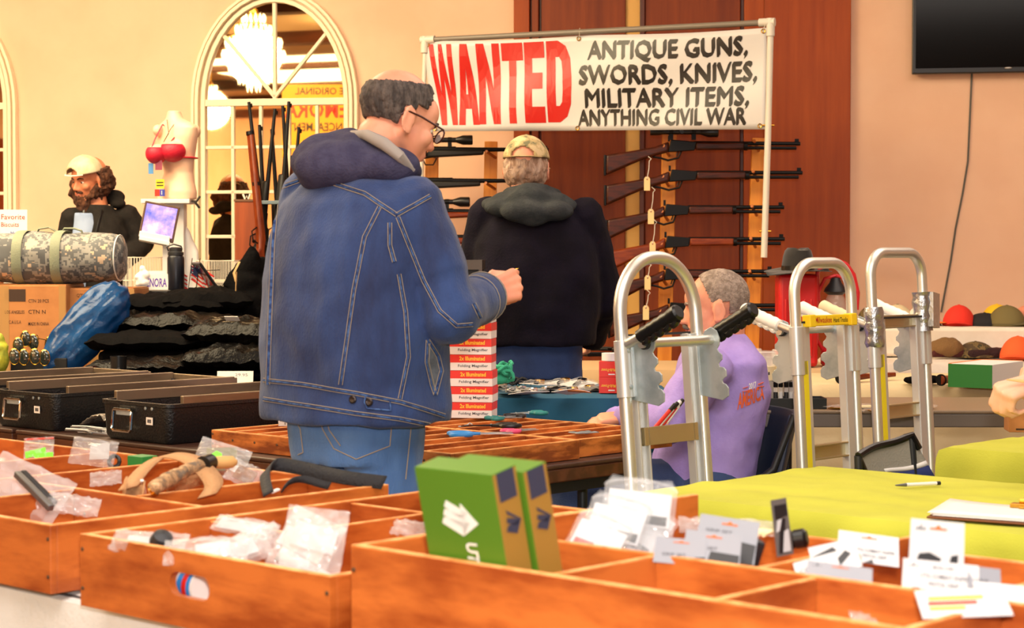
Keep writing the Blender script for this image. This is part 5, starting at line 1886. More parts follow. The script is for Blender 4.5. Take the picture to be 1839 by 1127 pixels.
# ---------------------------------------------------------------- long black cases
m_case = mat('pebbled_black', '0c0c0e', .38, bump=.35, bscale=170)
m_rail = mat('dull_aluminium', '9c8a74', .4, .8, col2='7f6f5c', scale=14, stretch=(1, .2, 1))
m_stk = mat('sticker_white', 'e6dcd4', .6)


def long_case(label, u0, u1, v0, v1, z0, h, sticker=True):
    t = thing('black_case', label, 'case', mt=basis(uv(u0, v0, z0), UD, VD, V((0, 0, 1))), group='long black cases')
    W_, D_ = u1 - u0, v1 - v0
    b = MB()
    def rr(x0, x1, y0, y1, z, r):
        return [V((cx_ + r * math.cos(R(a)), cy_ + r * math.sin(R(a)), z)) for cx_, cy_, a0 in ((x1 - r, y1 - r, 0), (x0 + r, y1 - r, 90), (x0 + r, y0 + r, 180), (x1 - r, y0 + r, 270)) for a in range(a0, a0 + 91, 15)]
    b.loft([rr(.014, W_ - .014, .014, D_ - .014, 0, .02), rr(.006, W_ - .006, .006, D_ - .006, .012, .025), rr(0, W_, 0, D_, h - .012, .03), rr(-.004, W_ + .004, -.004, D_ + .004, h - .010, .03), rr(-.004, W_ + .004, -.004, D_ + .004, h, .03),
            rr(.008, W_ - .008, .008, D_ - .008, h, .025), rr(.014, W_ - .014, .014, D_ - .014, .02, .02)])
    b.build('shell', m_case, t)
    for x in (.004, W_ - .004):
        MB().box((x, D_ / 2 + .02, h + .006), (.014, D_ - .06, .030)).build('rail', m_rail, t, smooth=False, bevel=.002)
    MB().box((W_ / 2, D_ - .004, h + .004), (W_, .014, .026)).build('rail', m_rail, t, smooth=False, bevel=.002)
    hx, hz = W_ * .38, h * .52
    hh, hw_ = .030, .044
    MB().tube([(hx - hw_ + .006, -.010, hz + hh), (hx + hw_ - .006, -.010, hz + hh), (hx + hw_, -.010, hz + hh - .006), (hx + hw_, -.014, hz - hh + .006), (hx + hw_ - .006, -.014, hz - hh), (hx - hw_ + .006, -.014, hz - hh), (hx - hw_, -.014, hz - hh + .006), (hx - hw_, -.010, hz + hh - .006)], .0048, 8, True).build('handle', m_chrome, t)
    MB().box((hx, -.006, hz + hh - .008), (.064, .008, .016)).build('handle_plate', m_zinc, t, smooth=False, bevel=.002)
    if sticker:
        st = MB().box((W_ * .74, -.0015, h * .55), (.030, .001, .021)).build('sticker', m_stk, t, smooth=False)
        for k in range(7):
            MB().box((W_ * .74 - .008 + .0026 * k, -.0022, h * .55), (.0012 + .0006 * (k % 2), .0004, .010)).build('barcode', m_ink, st, smooth=False)
    for k in range(2):
        MB().lathe([(.005, 0), (.005, .002), (.002, .003)], (W_ * .68 + k * .03, -.0, h * .86), 8, (0, -1, 0)).build('rivet', m_zinc, t)
    return t


long_case('long black case with chrome handle, at the middle of the three cases', -5.20, -4.87, 3.23, 3.92, .7515, .112)
long_case('long black case with chrome handle, closest to the wooden trays', -4.62, -4.30, 3.22, 3.93, .7515, .112)
long_case('long black case at the edge of view, farthest from the wooden trays', -5.66, -5.33, 3.24, 3.92, .7515, .112, False)
t = thing('plastic_bundle', 'crumpled clear plastic bundle between the two black cases', 'packet', mt=basis(uv(-4.84, 3.3, .752), UD, VD, V((0, 0, 1))))
random.seed(5)
MB().sheet(lambda i, j: V((i * .17, j * .40, .02 + .03 * math.sin(PI * i) * (1 - j * .3) + .012 * noise.noise(V((i * 9, j * 14, 1))))), 22, 34).build('film', mat('crinkled_film', 'a89c8c', .15, col2='6a645c', scale=18, alpha=.85, bump=.9, bscale=40), t, solid=.002)
t = thing('cable_pile', 'flat heap of grey cable ties at the edge of the dark table', 'cable ties', mt=basis(uv(-4.80, 3.215, .752), UD, VD, V((0, 0, 1))))
for k in range(16):
    y = random.uniform(.0, .06)
    MB().tube([(random.uniform(0, .03), y, .004 + .0012 * k), (.08, y + random.uniform(-.015, .015), .006 + .0012 * k), (.16 + random.uniform(-.02, .02), y + random.uniform(-.02, .03), .004 + .0012 * k)], .0024, 5).build('tie', m_grey if k % 3 else m_card, t)

# ---------------------------------------------------------------- the camouflage stall at the back
m_kraft = mat('kraft_board', 'b87a44', .75, col2='a86c3a', scale=6)
m_kink = mat('carton_print', '3a2416', .7)
m_ptape = mat('packing_tape', 'c69a62', .15, alpha=.6)


def carton(label, x0, x1, ytop, d, z0, dep, rot=0.0, texts=(), block=None, tape=True):
    p0, p1 = at(x0, 500, d), at(x1, 500, d)
    zt = at(x0, ytop, d).z
    w_, h = p1.x - p0.x, zt - z0
    t = thing('cardboard_box', label, 'box', (p0.x, d, z0), rot)
    MB().box((w_ / 2, dep / 2, h / 2), (w_, dep, h)).build('carton', m_kraft, t, smooth=False, bevel=.004)
    MB().box((w_ / 2, dep * .26, h + .002), (w_ - .004, dep * .5, .003)).box((w_ / 2, dep * .76, h + .002), (w_ - .004, dep * .46, .003)).build('flap', m_kraft, t, smooth=False)
    if tape:
        MB().box((w_ * .40, -.0008, h * .5), (.05, .0008, h)).build('tape', m_ptape, t, smooth=False)
        MB().box((w_ * .96, -.0008, h * .5), (.03, .0008, h)).build('tape', m_ptape, t, smooth=False)
    if block:
        bx0, by0, bx1, by1 = block
        a, b_ = at(bx0, by0, d) - V((p0.x, d, z0)), at(bx1, by1, d) - V((p0.x, d, z0))
        MB().box(((a.x + b_.x) / 2, -.0006, (a.z + b_.z) / 2), (b_.x - a.x, .001, a.z - b_.z)).build('printed_block', m_kink, t, smooth=False)
    for s_, x, y, x2, hpx in texts:
        a = at(x, y, d) - V((p0.x, d, z0))
        letter(s_, m_kink, t, M.Translation((a.x, -.0012, a.z)) @ M.Rotation(PI / 2, 4, 'X'), (x2 - x) * d / F, hpx * d / F, .005)
    return t


Zc = .756
carton('large printed cardboard box under the camouflage duffel bag', -70, 119, 512, 8.55, Zc, .36, 0, [('CTN 20 PCS', 51, 543, 88, 6), ('LOS ANGELES', 9, 563, 44, 6), ('CTN N', 51, 563, 82, 7), ('C.A.U.S.A', 16, 581, 38, 6), ('MADE IN CHINA', 51, 584, 88, 6)], (8, 519, 46, 541))
carton('smaller cardboard box marked QTY beside the big one under the duffel', 124, 240, 518, 8.62, Zc, .34, R(-1), [("Q'TY", 138, 534, 153, 7), ('N.W', 127, 566, 140, 7)], None)
# duffel
m_acu = camo('digital_camo', ['55575a', '8b8a86', '626466', 'bba48c'], 13, .008)
dd = 8.72
t = thing('duffel_bag', 'grey digital camouflage duffel bag lying on the cardboard boxes', 'bag', at(108, 470, dd))
dz0 = at(100, 512, 8.55).z + .006
b = MB()
ztop = at(100, 417, dd).z
hh_ = (ztop - dz0) / 2
rings = []
for x, f in ((-22, .55), (-15, .82), (0, .95), (60, 1.0), (120, 1.0), (180, .98), (205, .92), (216, .8), (222, .5)):
    p = at(x, 470, dd)
    c = V((p.x, dd + .02, dz0 + hh_))
    rings.append(ring(c, V((0, .165 * f, 0)), V((0, 0, hh_ * f)), 30, 2.6))
b.loft(rings)
_, dbv = skin(b, 'bag_body', m_acu, t, .010, 3, .010, 9)
m_web = mat('sage_webbing', '7f8672', .8, bump=.3, bscale=160)
for x in (44, 112):
    p = at(x, 470, dd)
    rg = [V((p.x - (0.012 if k in (5, 6, 7) else 0), dd + .02 + .172 * math.cos(R(a)), dz0 + hh_ + (hh_ + .006) * math.sin(R(a)))) for k, a in enumerate(range(30, 331, 20))]
    MB().tube([V((q.x, dd + .02 + .174 * math.copysign(abs(math.cos(R(a))) ** .77, math.cos(R(a))), dz0 + hh_ + (hh_ + .007) * math.copysign(abs(math.sin(R(a))) ** .77, math.sin(R(a))))) for q, a in [(V((p.x, 0, 0)), a) for a in range(60, 301, 10)]], .022, 8, flat=.12).build('webbing_strap', m_web, t, world=True)
pa, pb_ = at(62, 425, dd - .02), at(128, 424, dd - .02)
for pts in ([at(62, 427, dd), at(70, 411, dd), at(88, 408, dd), at(100, 415, dd), at(104, 424, dd)], [at(108, 424, dd), at(116, 410, dd), at(134, 410, dd), at(146, 414, dd), at(150, 424, dd)]):
    MB().tube(pts, .013, 8, flat=.35).build('carry_handle', m_web if pts[0].x < -1.9 else m_acu, t, world=True)
p = at(219, 470, dd)
MB().tube([V((p.x - .012, dd + .02 + .150 * math.cos(k * PI / 12), dz0 + hh_ + hh_ * .90 * math.sin(k * PI / 12))) for k in range(24)], .003, 7, True).build('piping', m_card, t, world=True)
# blue film bag
m_bluef = mat('blue_film', '0a3360', .25, spec=.3, col2='15497e', scale=5, bump=.8, bscale=14)
t = thing('blue_plastic_bag', 'crumpled blue plastic bag slumped against the cardboard boxes', 'bag', at(160, 600, 8.2))
rings = []
for x, y, r1, r2, d in ((78, 664, .03, .02, 8.15), (104, 648, .09, .05, 8.18), (136, 612, .105, .075, 8.22), (166, 578, .112, .09, 8.26), (194, 546, .105, .085, 8.30), (212, 526, .075, .06, 8.32), (222, 516, .04, .03, 8.33)):
    rings.append(ring(at(x, y, d), V((.72, 0, -.69)) * r1, V((.1, 1, 0)) * r2, 26, 2.2))
b = MB().loft(rings)
me = remesh(b, .010, 2)
ns = [v.normal.copy() for v in me.vertices]
for v, nn in zip(me.vertices, ns):
    q = v.co
    v.co += nn * (.016 * (abs(noise.noise(q * 8)) - .3) + .010 * noise.noise(V(((q.x + q.z) * 7, q.y * 8, (q.z - q.x) * 34))))
me.transform(XF[t].inverted())
mesh_obj('film', me, m_bluef, t)
# wrapped black bags in a heap, the open-weave ones on top
m_bwrap = mat('wrapped_black', '040304', .3, spec=.14, col2='0b0907', scale=9, bump=.6, bscale=60)
m_bcloth = mat('black_nylon', '060506', .8, bump=.3, bscale=90, spec=.06)
random.seed(21)
HEAP = [(300, 655, 8.05, .30, .20, .035, 0, 1, 'lowest film-wrapped black bag in front of the heap'), (270, 612, 8.25, .26, .20, .045, 6, 0, 'flat black nylon bag on the heap beside the blue bag'),
        (310, 580, 8.45, .30, .20, .050, -3, 1, 'gold-glinting film-wrapped black bag in the middle of the heap'), (300, 548, 8.62, .26, .18, .055, 4, 0, 'rounded black nylon bag on top of the heap'), (370, 540, 8.66, .20, .18, .060, 12, 0, 'black nylon bag on the heap next to the backpack'),
        (430, 645, 8.0, .24, .18, .06, 8, 1, 'film-wrapped black bag near the denim jacket, lower one'), (440, 598, 8.18, .22, .18, .07, -12, 1, 'film-wrapped black bag with white label near the denim jacket'), (385, 610, 8.28, .14, .14, .06, 40, 0, 'black nylon pouch standing amid the wrapped bags'), (240, 575, 8.5, .12, .16, .05, 0, 1, 'small film-wrapped black bag behind the blue bag')]
for x, y, d, a, b2, c, rz, wrap, lb in HEAP:
    t = thing('black_bag', lb, 'bag', at(x, y, d), R(rz), 'heap of black bags')
    q = MB()
    n1, n2 = 26, 20
    for sg in (1, -1):
        q.sheet(lambda i, j: V(((i - .5) * 2 * a, (j - .5) * 2 * b2, sg * c * (max(0, math.sin(PI * i) * math.sin(PI * j)) ** .38) + (.022 * noise.noise(V((i * 7 + x, j * 6, y))) + .014 * noise.noise(V((i * 19, j * 15 + x, 4)))) * (1 if wrap else .7))), n1, n2)
    q.build('wrapped_bag' if wrap else 'bag_body', m_bwrap if wrap else m_bcloth, t)
    if 'white label' in lb:
        MB().box((-.01, -.13, c * .95), (.06, .002, .030), Euler((.9, 0, 0))).build('label_card', m_card, t, smooth=False)
    bz = .757 - at(x, y, d).z
    if bz < -c - .01:       # what it lies on
        MB().box((0, .02, (bz - c * .8) / 2), (a * 1.6, b2 * 1.5, -bz - c * .8)).build('stuffing', m_bcloth, t, bevel=.02)
t = thing('backpack', 'black backpack with tan strap leaning beside the denim jacket', 'backpack', at(440, 520, 8.75))
b = MB()
for x, y, d, r in ((452, 462, 8.75, .035), (448, 485, 8.75, .06), (444, 520, 8.74, .085), (450, 555, 8.72, .10), (430, 560, 8.74, .08), (465, 530, 8.76, .09), (470, 490, 8.8, .07), (420, 545, 8.78, .05)):
    b.ball(at(x, y, d), (r, r * .8, r * 1.15))
b.cap(at(452, 448, 8.75), at(408, 510, 8.74), .018)
skin(b, 'pack_body', m_bcloth, t, .010, 2, .012, 12)
MB().tube([at(430, 470, 8.66), at(420, 490, 8.64), at(424, 505, 8.63)], .009, 8, flat=.4).tube([at(425, 488, 8.63), at(423, 530, 8.62)], .008, 8, flat=.4).build('strap', mat('tan_strap', 'a8875a', .7), t, world=True)
bz = .757 - at(440, 580, 8.75).z
q = at(445, 585, 8.75)
MB().box((q.x, 8.8, (q.z + .757) / 2), (.22, .18, q.z - .757)).build('pack_base', m_bcloth, t, world=True, bevel=.03)

# raised black shelf case with signs, flask and tablet
ds3 = 9.02
shelf_z = at(300, 521, ds3).z
t = thing('display_case', 'black display case behind the heap, carrying flask, licence plate and tablet', 'case', at(310, 540, ds3))
x0, x1 = at(236, 521, ds3).x, at(418, 521, ds3).x
MB().box(((x0 + x1) / 2, ds3 + .12, (shelf_z + .757) / 2), (x1 - x0, .24, shelf_z - .757 - .02)).build('body', m_blackm, t, world=True, smooth=False)
MB().box(((x0 + x1) / 2, ds3 + .11, shelf_z - .008), (x1 - x0 + .02, .27, .014)).build('top_board', mat('grey_black_top', '2a2724', .4), t, world=True, smooth=False, bevel=.003)
d_ = ds3 + .02
pz = shelf_z + .0005


def up_(px, d=d_):
    return V((at(px, 521, d).x, d, pz))


t = thing('thermos', 'black steel flask with loop lid on the black display case', 'flask', up_(316))
MB().lathe([(.030, 0), (.038, .003), (.040, .010), (.040, .150), (.036, .160), (.034, .163)], (0, 0, 0), 26).build('body', mat('dark_flask', '1b1d26', .35, .3), t)
MB().lathe([(.034, .163), (.037, .165), (.037, .178), (.031, .182), (.031, .198), (.020, .202)], (0, 0, 0), 26).build('screw_lid', m_dgrey, t)
MB().tube([(-.034, 0, .183), (-.042, 0, .205), (-.01, 0, .216), (.025, 0, .206), (.030, 0, .190)], .004, 7).build('carry_loop', m_black, t)
t = thing('licence_plate', 'white licence plate with purple letters propped on the black display case', 'plate', mt=facing(up_(278, d_ - .03) + V((0, 0, .001)), (.02, -1, .12)))
MB().box((0, .038, 0), (.125, .075, .0015)).build('plate', m_card, t, smooth=False, bevel=.0006)
letter('SENORA', mat('purple_print', '5c3aa0', .5), t, M.Translation((-.052, .014, .0012)), .108, .042, .02)
t = thing('white_sign', 'blank white card standing behind the licence plate', 'card', mt=facing(up_(282, d_ + .02) + V((0, 0, .001)), (-.05, -1, .12)))
MB().box((0, .045, 0), (.085, .09, .0015)).build('card', m_card, t, smooth=False)
t = thing('white_figurine', 'white lumpy bag next to the licence plate', 'bag', up_(256, d_ - .02))
b = MB()
for x, z, r in ((0, .035, .034), (.012, .07, .026), (-.012, .06, .024), (0, .10, .016)):
    b.ball((x, 0, z), (r, r * .8, r))
mesh_obj('film', remesh(b, .006, 2, .004, 40), mat('white_film', 'efece6', .4), t)
for k, (px, dx) in enumerate(((338, 0), (352, .02), (304, -.02))):
    t = thing('small_flag', 'small striped flag behind the black flask, %s' % ('its nearer one', 'by the tablet', 'on its other side')[k], 'flag', up_(px, d_ + .06), 0, 'small striped flags')
    MB().cyl((0, 0, 0), (.02, 0, .15), .002, n=6).build('stick', m_brass, t)
    for s in range(7):
        MB().sheet(lambda i, j: V((.012 + .006 * (1 - j) + .07 * i, .006 * math.sin(6 * i), .115 - .05 * i - (s + j) * .0095)), 6, 1).build('stripe', m_red if s % 2 == 0 else m_card, t)
    MB().sheet(lambda i, j: V((.012 + .035 * i, -.002 + .006 * math.sin(6 * i * .5), .116 - .025 * i - j * .036)), 4, 2).build('canton', mat('flag_blue', '23305c', .7), t)
t = thing('tablet', 'black tablet leaning back on its stand on the display case', 'tablet', mt=place(up_(385) + V((0, 0, .006)), R(20), 0, R(-35)))
MB().box((0, .0, .075), (.012, .20, .15)).build('case', m_black, t, smooth=False, bevel=.004)
MB().box((-.0065, .0, .075), (.001, .18, .13)).build('screen', MC['tv_screen'], t, smooth=False)
MB().beam((.006, 0, .10), (.07, 0, .06), .05, .004).build('kickstand', m_black, t, smooth=False)

# wire baskets
m_wire = mat('white_wire', 'e2d8c6', .4)
for k, (xa, xb, ya, yb, d, lb) in enumerate(((221, 290, 462, 545, 9.5, 'white wire basket behind the licence plate'), (352, 420, 468, 545, 9.55, 'white wire basket behind the tablet'))):
    a, c = at(xa, ya, d), at(xb, yb, d)
    t = thing('wire_basket', lb, 'basket', (a.x, d, c.z), 0, 'white wire baskets')
    w_, h = c.x - a.x, a.z - c.z
    for yy in (0, .22):
        b = MB()
        for i in range(15):
            b.cyl((w_ * i / 14, yy, 0), (w_ * i / 14, yy, h), .0016, n=5)
        b.build('wires', m_wire, t)
    b = MB()
    for i in range(9):
        for xx in (0, w_):
            b.cyl((xx, .22 * i / 8, 0), (xx, .22 * i / 8, h), .0016, n=5)
    b.build('wires', m_wire, t)
    for z in (h, h * .5, .004):
        MB().tube([(0, 0, z), (w_, 0, z), (w_, .22, z), (0, .22, z)], .0032, 6, True).build('rim', m_wire, t)
    MB().box((w_ / 2, .11, -c.z / 2 + .374), (w_ * .9, .2, c.z - .752)).build('base_box', m_blackm, t, smooth=False)

# monitor, mannequin and its white stand
dm = 9.75
t = thing('display_stand', 'white column stand with top shelf under the red-bra mannequin', 'stand', (at(315, 500, dm).x, dm, 0))
zs = at(300, 362, dm).z
MB().box((-.03, 0, zs), (.245, .22, .022)).build('shelf', m_card, t, smooth=False, bevel=.003)
MB().box((.0, .03, zs / 2), (.095, .10, zs - .02)).build('column', mat('white_column', 'dcdad8', .5), t, smooth=False, bevel=.003)
MB().box((0, 0, .015), (.40, .40, .03)).build('base', m_card, t, smooth=False, bevel=.005)
MB().tube([(.10, -.10, zs), (.125, -.11, zs - .004), (.145, -.11, zs + .025)], .006, 7).tube([(.12, -.11, zs - .004), (.142, -.11, zs - .035)], .006, 7).build('clip', m_black, t)
t = thing('monitor', 'small tilted screen showing a blue and pink picture on a white mount', 'monitor', mt=place(at(286, 398, 9.45), R(8), R(-8), R(11)))
MB().box((0, .008, 0), (.172, .016, .182)).build('bezel', mat('brown_bezel', '4a2c1c', .4), t, smooth=False, bevel=.004)
MB().box((.0, -.0005, .004), (.150, .001, .150)).build('screen', mat('lit_picture', '3a48d8', .3, emit=.9, col2='e6b0c8', scale=11, lo=.35, hi=.68, col3='8a7ae0'), t, smooth=False)
MB().box((-.008, -.002, -.078), (.15, .03, .028)).box((-.004, .0, -.100), (.15, .05, .020)).build('white_mount', m_card, t, smooth=False, bevel=.003)
pz_ = at(296, 440, 9.45)
MB().box((pz_.x, 9.48, (pz_.z + shelf_z) / 2 - .1), (.028, .03, pz_.z - shelf_z + .2)).build('post', m_card, t, world=True, smooth=False)
MB().box((pz_.x, 9.48, .78), (.16, .14, .05)).build('foot', m_card, t, world=True, smooth=False)
MB().box((pz_.x, 9.48, .90), (.04, .04, .24)).build('post', m_card, t, world=True, smooth=False)

m_mann = mat('mannequin_skin', 'e6bda0', .45)
t = thing('mannequin', 'headless female mannequin torso wearing a red bra on the white stand', 'mannequin', at(315, 358, dm))
fx = V((-.62, -.78, 0)).normalized()               # where its chest points
lx = V((fx.y, -fx.x, 0))
b = MB()
PX = dm / F
mr = [(358, 318, 37, .075), (345, 318, 37, .078), (328, 319, 32, .068), (310, 321, 27.5, .058), (290, 319, 31, .062), (268, 317, 37, .072), (245, 318, 40, .070), (230, 318, 40, .060), (222, 317, 32, .052), (214, 314, 17, .042), (204, 313, 12.5, .034), (199, 313, 11.5, .032)]
rings = []
for y, cx_, a, dep in mr:
    c = at(cx_, y, dm)
    aw = a * PX
    rings.append(ring(c, lx * math.sqrt(max(.0004, (aw ** 2 - (dep * fx.x) ** 2))) / abs(lx.x) , fx * dep, 30, 2.1))
b.loft(rings)
cupA, cupB = at(281, 275, dm - .090), at(311, 270, dm - .085)
CR = {0: (.050, .055, .048), 1: (.064, .060, .052)}
for q_, c in enumerate((cupA, cupB)):
    b.ball(c + V((0, .01, 0)), CR[q_])
b.ball(at(350, 236, dm + .03), (.030, .034, .036)).ball(at(284, 234, dm - .02), (.028, .030, .030))
skin(b, 'torso', m_mann, t, .0055, 3)
m_bra = mat('red_bra', 'c41230', .55, bump=.2, bscale=150)
for q_, c in enumerate((cupA, cupB)):
    q = MB()
    q.ball(c + fx * .003 + V((0, .008, -.002)), tuple(k_ + .003 for k_ in CR[q_]), n=28, m=20, keep=lambda p: p.z < .030)
    q.build('bra_cup', m_bra, t, world=True, solid=.002)
rg = []
for k in range(36):
    a = 2 * PI * k / 36
    c = at(318, 284, dm)
    rg.append(c + lx * (.112 * math.cos(a)) + fx * (.078 * math.sin(a)))
MB().tube(rg, .013, 8, True, flat=.35).build('bra_band', m_bra, t, world=True)
for c, e_ in ((cupA, at(292, 226, dm - .045)), (cupB, at(333, 224, dm - .03))):
    MB().tube([c + fx * .030 + V((0, 0, .030)), (c + e_) / 2 + fx * .028 + V((0, 0, .004)), e_ + V((0, 0, .008)), e_ + V((.004, .05, .0))], .0045, 7, flat=.5).build('bra_strap', m_bra, t, world=True)
MB().tube([at(322, 210, dm - .03), at(306, 232, dm - .085), at(294, 255, dm - .13), at(303, 240, dm - .09), at(300, 215, dm - .04)], .0018, 5).build('necklace', mat('dark_chain', '6a4a34', .4, .6), t, world=True)
for k, (x0, y0, x1, y1, c, lb) in enumerate(((279, 322, 296, 338, 'd8c22a', 'yellow tag pinned at the mannequin waist'), (277, 340, 297, 352, '2a3a9c', 'red, white and blue badge below the yellow mannequin tag'), (266, 293, 276, 312, '4a8ac8', 'light blue paper tag hanging below the red bra'), (278, 288, 292, 305, '8a3a52', 'cluster of small dark charms below the red bra'))):
    cy_ = (y0 + y1) / 2
    p = at((x0 + x1) / 2, cy_, dm - .115 + (.03 if cy_ > 300 else 0))
    t2 = thing('badge', lb, 'badge', mt=facing(p, (-.35, -.93, 0)))
    w_, h = (x1 - x0) * PX, (y1 - y0) * PX
    MB().box((0, 0, 0), (w_, h, .002)).build('card', mat('badge%d' % k, c, .5), t2, smooth=False)
    if k == 1:
        MB().box((-w_ * .25, 0, .0012), (w_ * .5, h, .0006)).build('red_half', m_red, t2, smooth=False)
        letter('I', m_card, t2, M.Translation((w_ * .18, -h * .3, .0018)), None, h * .6, .02)
    if k == 0:
        MB().box((0, -h * .18, .0012), (w_ * .8, h * .14, .0006)).box((0, h * .15, .0012), (w_ * .8, h * .14, .0006)).build('print_line', m_ink, t2, smooth=False)
t = thing('white_bag', 'white plastic bag hanging beside the white column', 'bag', at(340, 460, dm + .0))
b = MB()
b.loft([ring(at(x, y, dm + .06), V((w_ * PX, 0, 0)), V((0, .035, 0)), 26, 2.2) for x, y, w_ in ((331, 405, 3), (335, 425, 9), (340, 455, 14), (342, 490, 17), (343, 520, 18), (343, 540, 17))])
me = remesh(b, .007, 1)
ns = [v.normal.copy() for v in me.vertices]
for v, nn in zip(me.vertices, ns):
    v.co += nn * .016 * noise.noise(V((v.co.x * 28, v.co.y * 18, v.co.z * 5)))
me.transform(XF[t].inverted())
mesh_obj('film', me, MC['white_film'], t)
q = at(343, 540, dm + .06)
MB().box((q.x, q.y, (q.z - .02) / 2), (.10, .07, q.z - .02)).build('filled_base', MC['white_film'], t, world=True, bevel=.02)

# sign and small goods in front of the boxes
t = thing('paper_sign', 'white biscuits sign with red lettering above the duffel bag', 'sign', mt=facing(at(10, 410, 8.95), (.03, -1, .05)))
MB().box((0, 0, 0), (.20, .175, .003)).box((0, -.2, -.012), (.02, .4, .006)).build('board', m_card, t, smooth=False)
letter('Ellie Favorite', mat('sign_red', 'a83a34', .6), t, M.Translation((-.085, .042, .003)), .175, .024, .004)
letter('Biscuits', mat('sign_red', 'a83a34', .6), t, M.Translation((-.02, .008, .003)), .082, .021, .004)
letter('Made', mat('sign_blue', '34469c', .6), t, M.Translation((.02, -.03, .003)), .05, .016, 0, .3)
m_lens = mat('smoked_lens', '2c332c', .04, spec=1.0, coat=1.0)
for k, (x1, y1, x2, y2) in enumerate(((26, 640, 43, 641), (63, 640, 80, 642), (33, 620, 46, 608), (60, 614, 90, 618))):
    a, c = at(x1, y1, 8.02 + .05 * k), at(x2, y2, 8.06 + .05 * k)
    t = thing('sunglasses', 'smoked aviator sunglasses in the rack before the cardboard box, %s' % ('front row by the edge', 'front row by the blue bag', 'rear row by the edge', 'rear row by the blue bag')[k], 'sunglasses', (a + c) / 2, 0, 'rack of sunglasses')
    for p in (a, c):
        MB().ball(p, (.022, .008, .033)).build('lens', m_lens, t, world=True)
        MB().tube([p + V(((.0222 * math.cos(j * PI / 8)), -.001, .0335 * math.sin(j * PI / 8))) for j in range(16)], .002, 5, True).build('rim', m_brass, t, world=True)
    MB().tube([a + V((.012, 0, .018)), c + V((-.012, 0, .018))], .002, 5).build('bridge', m_brass, t, world=True)
    for p, s in ((a, -1), (c, 1)):
        MB().tube([p + V((s * .016, 0, .016)), p + V((s * .02, .12, .01)), p + V((s * .018, .15, -.01))], .002, 5).build('temple', m_black, t, world=True)
t = thing('sunglasses_rack', 'low dark rack holding the sunglasses before the cardboard box', 'rack', V((at(55, 660, 8.0).x, 8.0, .757)))
for y, z in ((.06, .03), (.16, .08)):
    MB().box((0, y, z / 2), (.24, .05, z)).build('step', m_blackm, t, smooth=False, bevel=.004)
t = thing('yellow_pouch', 'yellow-green mesh pouch at the edge beside the sunglasses', 'pouch', at(-2, 640, 8.1))
b = MB().ball((0, 0, 0), (.045, .04, .075)).ball((0, 0, .07), (.025, .02, .03))
mesh_obj('pouch_body', remesh(b, .007, 2, .006, 30), mat('yellow_green', 'b2b02a', .7, col2='8c9426', scale=30), t)
q = at(-2, 665, 8.1)
MB().box((0, 0, (.757 - at(-2, 640, 8.1).z - .06) / 2 - .02), (.06, .05, .03)).build('pouch_base', MC['yellow_green'], t, bevel=.01)
for k, (x0, x1, y, d, hgt, dep, rz, top, lb) in enumerate(((98, 142, 672, 7.85, .022, .14, -22, 1, 'flat red and white box nearest the black cup'), (140, 176, 671, 7.95, .022, .12, -15, 1, 'flat red and white box touching the white carton'), (228, 278, 668, 7.95, .028, .10, 2, 0, 'flat red box on the far side of the black cup'), (-20, 34, 690, 7.72, .03, .12, -8, 1, 'flat red and white box at the edge of view by the black case'))):
    p = at(x0, y, d)
    w_ = (x1 - x0) * d / F
    t = thing('flat_red_box', lb, 'box', (p.x, d, .7575), R(rz), 'flat red boxes')
    MB().box((w_ / 2, dep / 2, hgt / 2), (w_, dep, hgt)).build('carton', m_bred2, t, smooth=False, bevel=.001)
    if top:
        MB().box((w_ / 2, dep / 2, hgt + .0005), (w_ * .8, dep * .8, .001)).build('white_panel', m_card, t, smooth=False)
p = at(213, 668, 7.82)
t = thing('black_cup', 'black cup standing among the flat red boxes', 'cup', (p.x, 7.82, .7575))
MB().lathe([(.026, 0), (.030, .004), (.034, .105), (.031, .105), (.027, .01)], (0, 0, 0), 24).build('cup_body', m_black, t)
letter('45', m_grey, t, facing((0, -.0335, .05), (0, -1, 0)), .012, .01, .01)
p = at(184, 660, 7.9)
t = thing('white_carton', 'small white carton beside the black cup', 'box', (p.x, 7.9, .7575), R(-5))
MB().box((0, .03, .034), (.062, .06, .068)).build('carton', m_card, t, smooth=False, bevel=.002)
p = at(422, 676, 7.74)
t = thing('paper_note', 'white paper note with handwriting propped beside the denim jacket', 'note', mt=facing((p.x, 7.74, .758), (.05, -1, .35)))
MB().box((0, .025, 0), (.145, .05, .001)).build('paper', m_card, t, smooth=False)
letter('29.95', m_grey, t, M.Translation((.0, .028, .001)), .05, .012, 0)
t = thing('small_black_box', 'little black box on the table behind the black cases', 'box', V((at(320, 690, 7.72).x, 7.74, .7575)), R(-4))
MB().box((0, 0, .014), (.05, .03, .028)).build('body', m_black, t, smooth=False, bevel=.002)

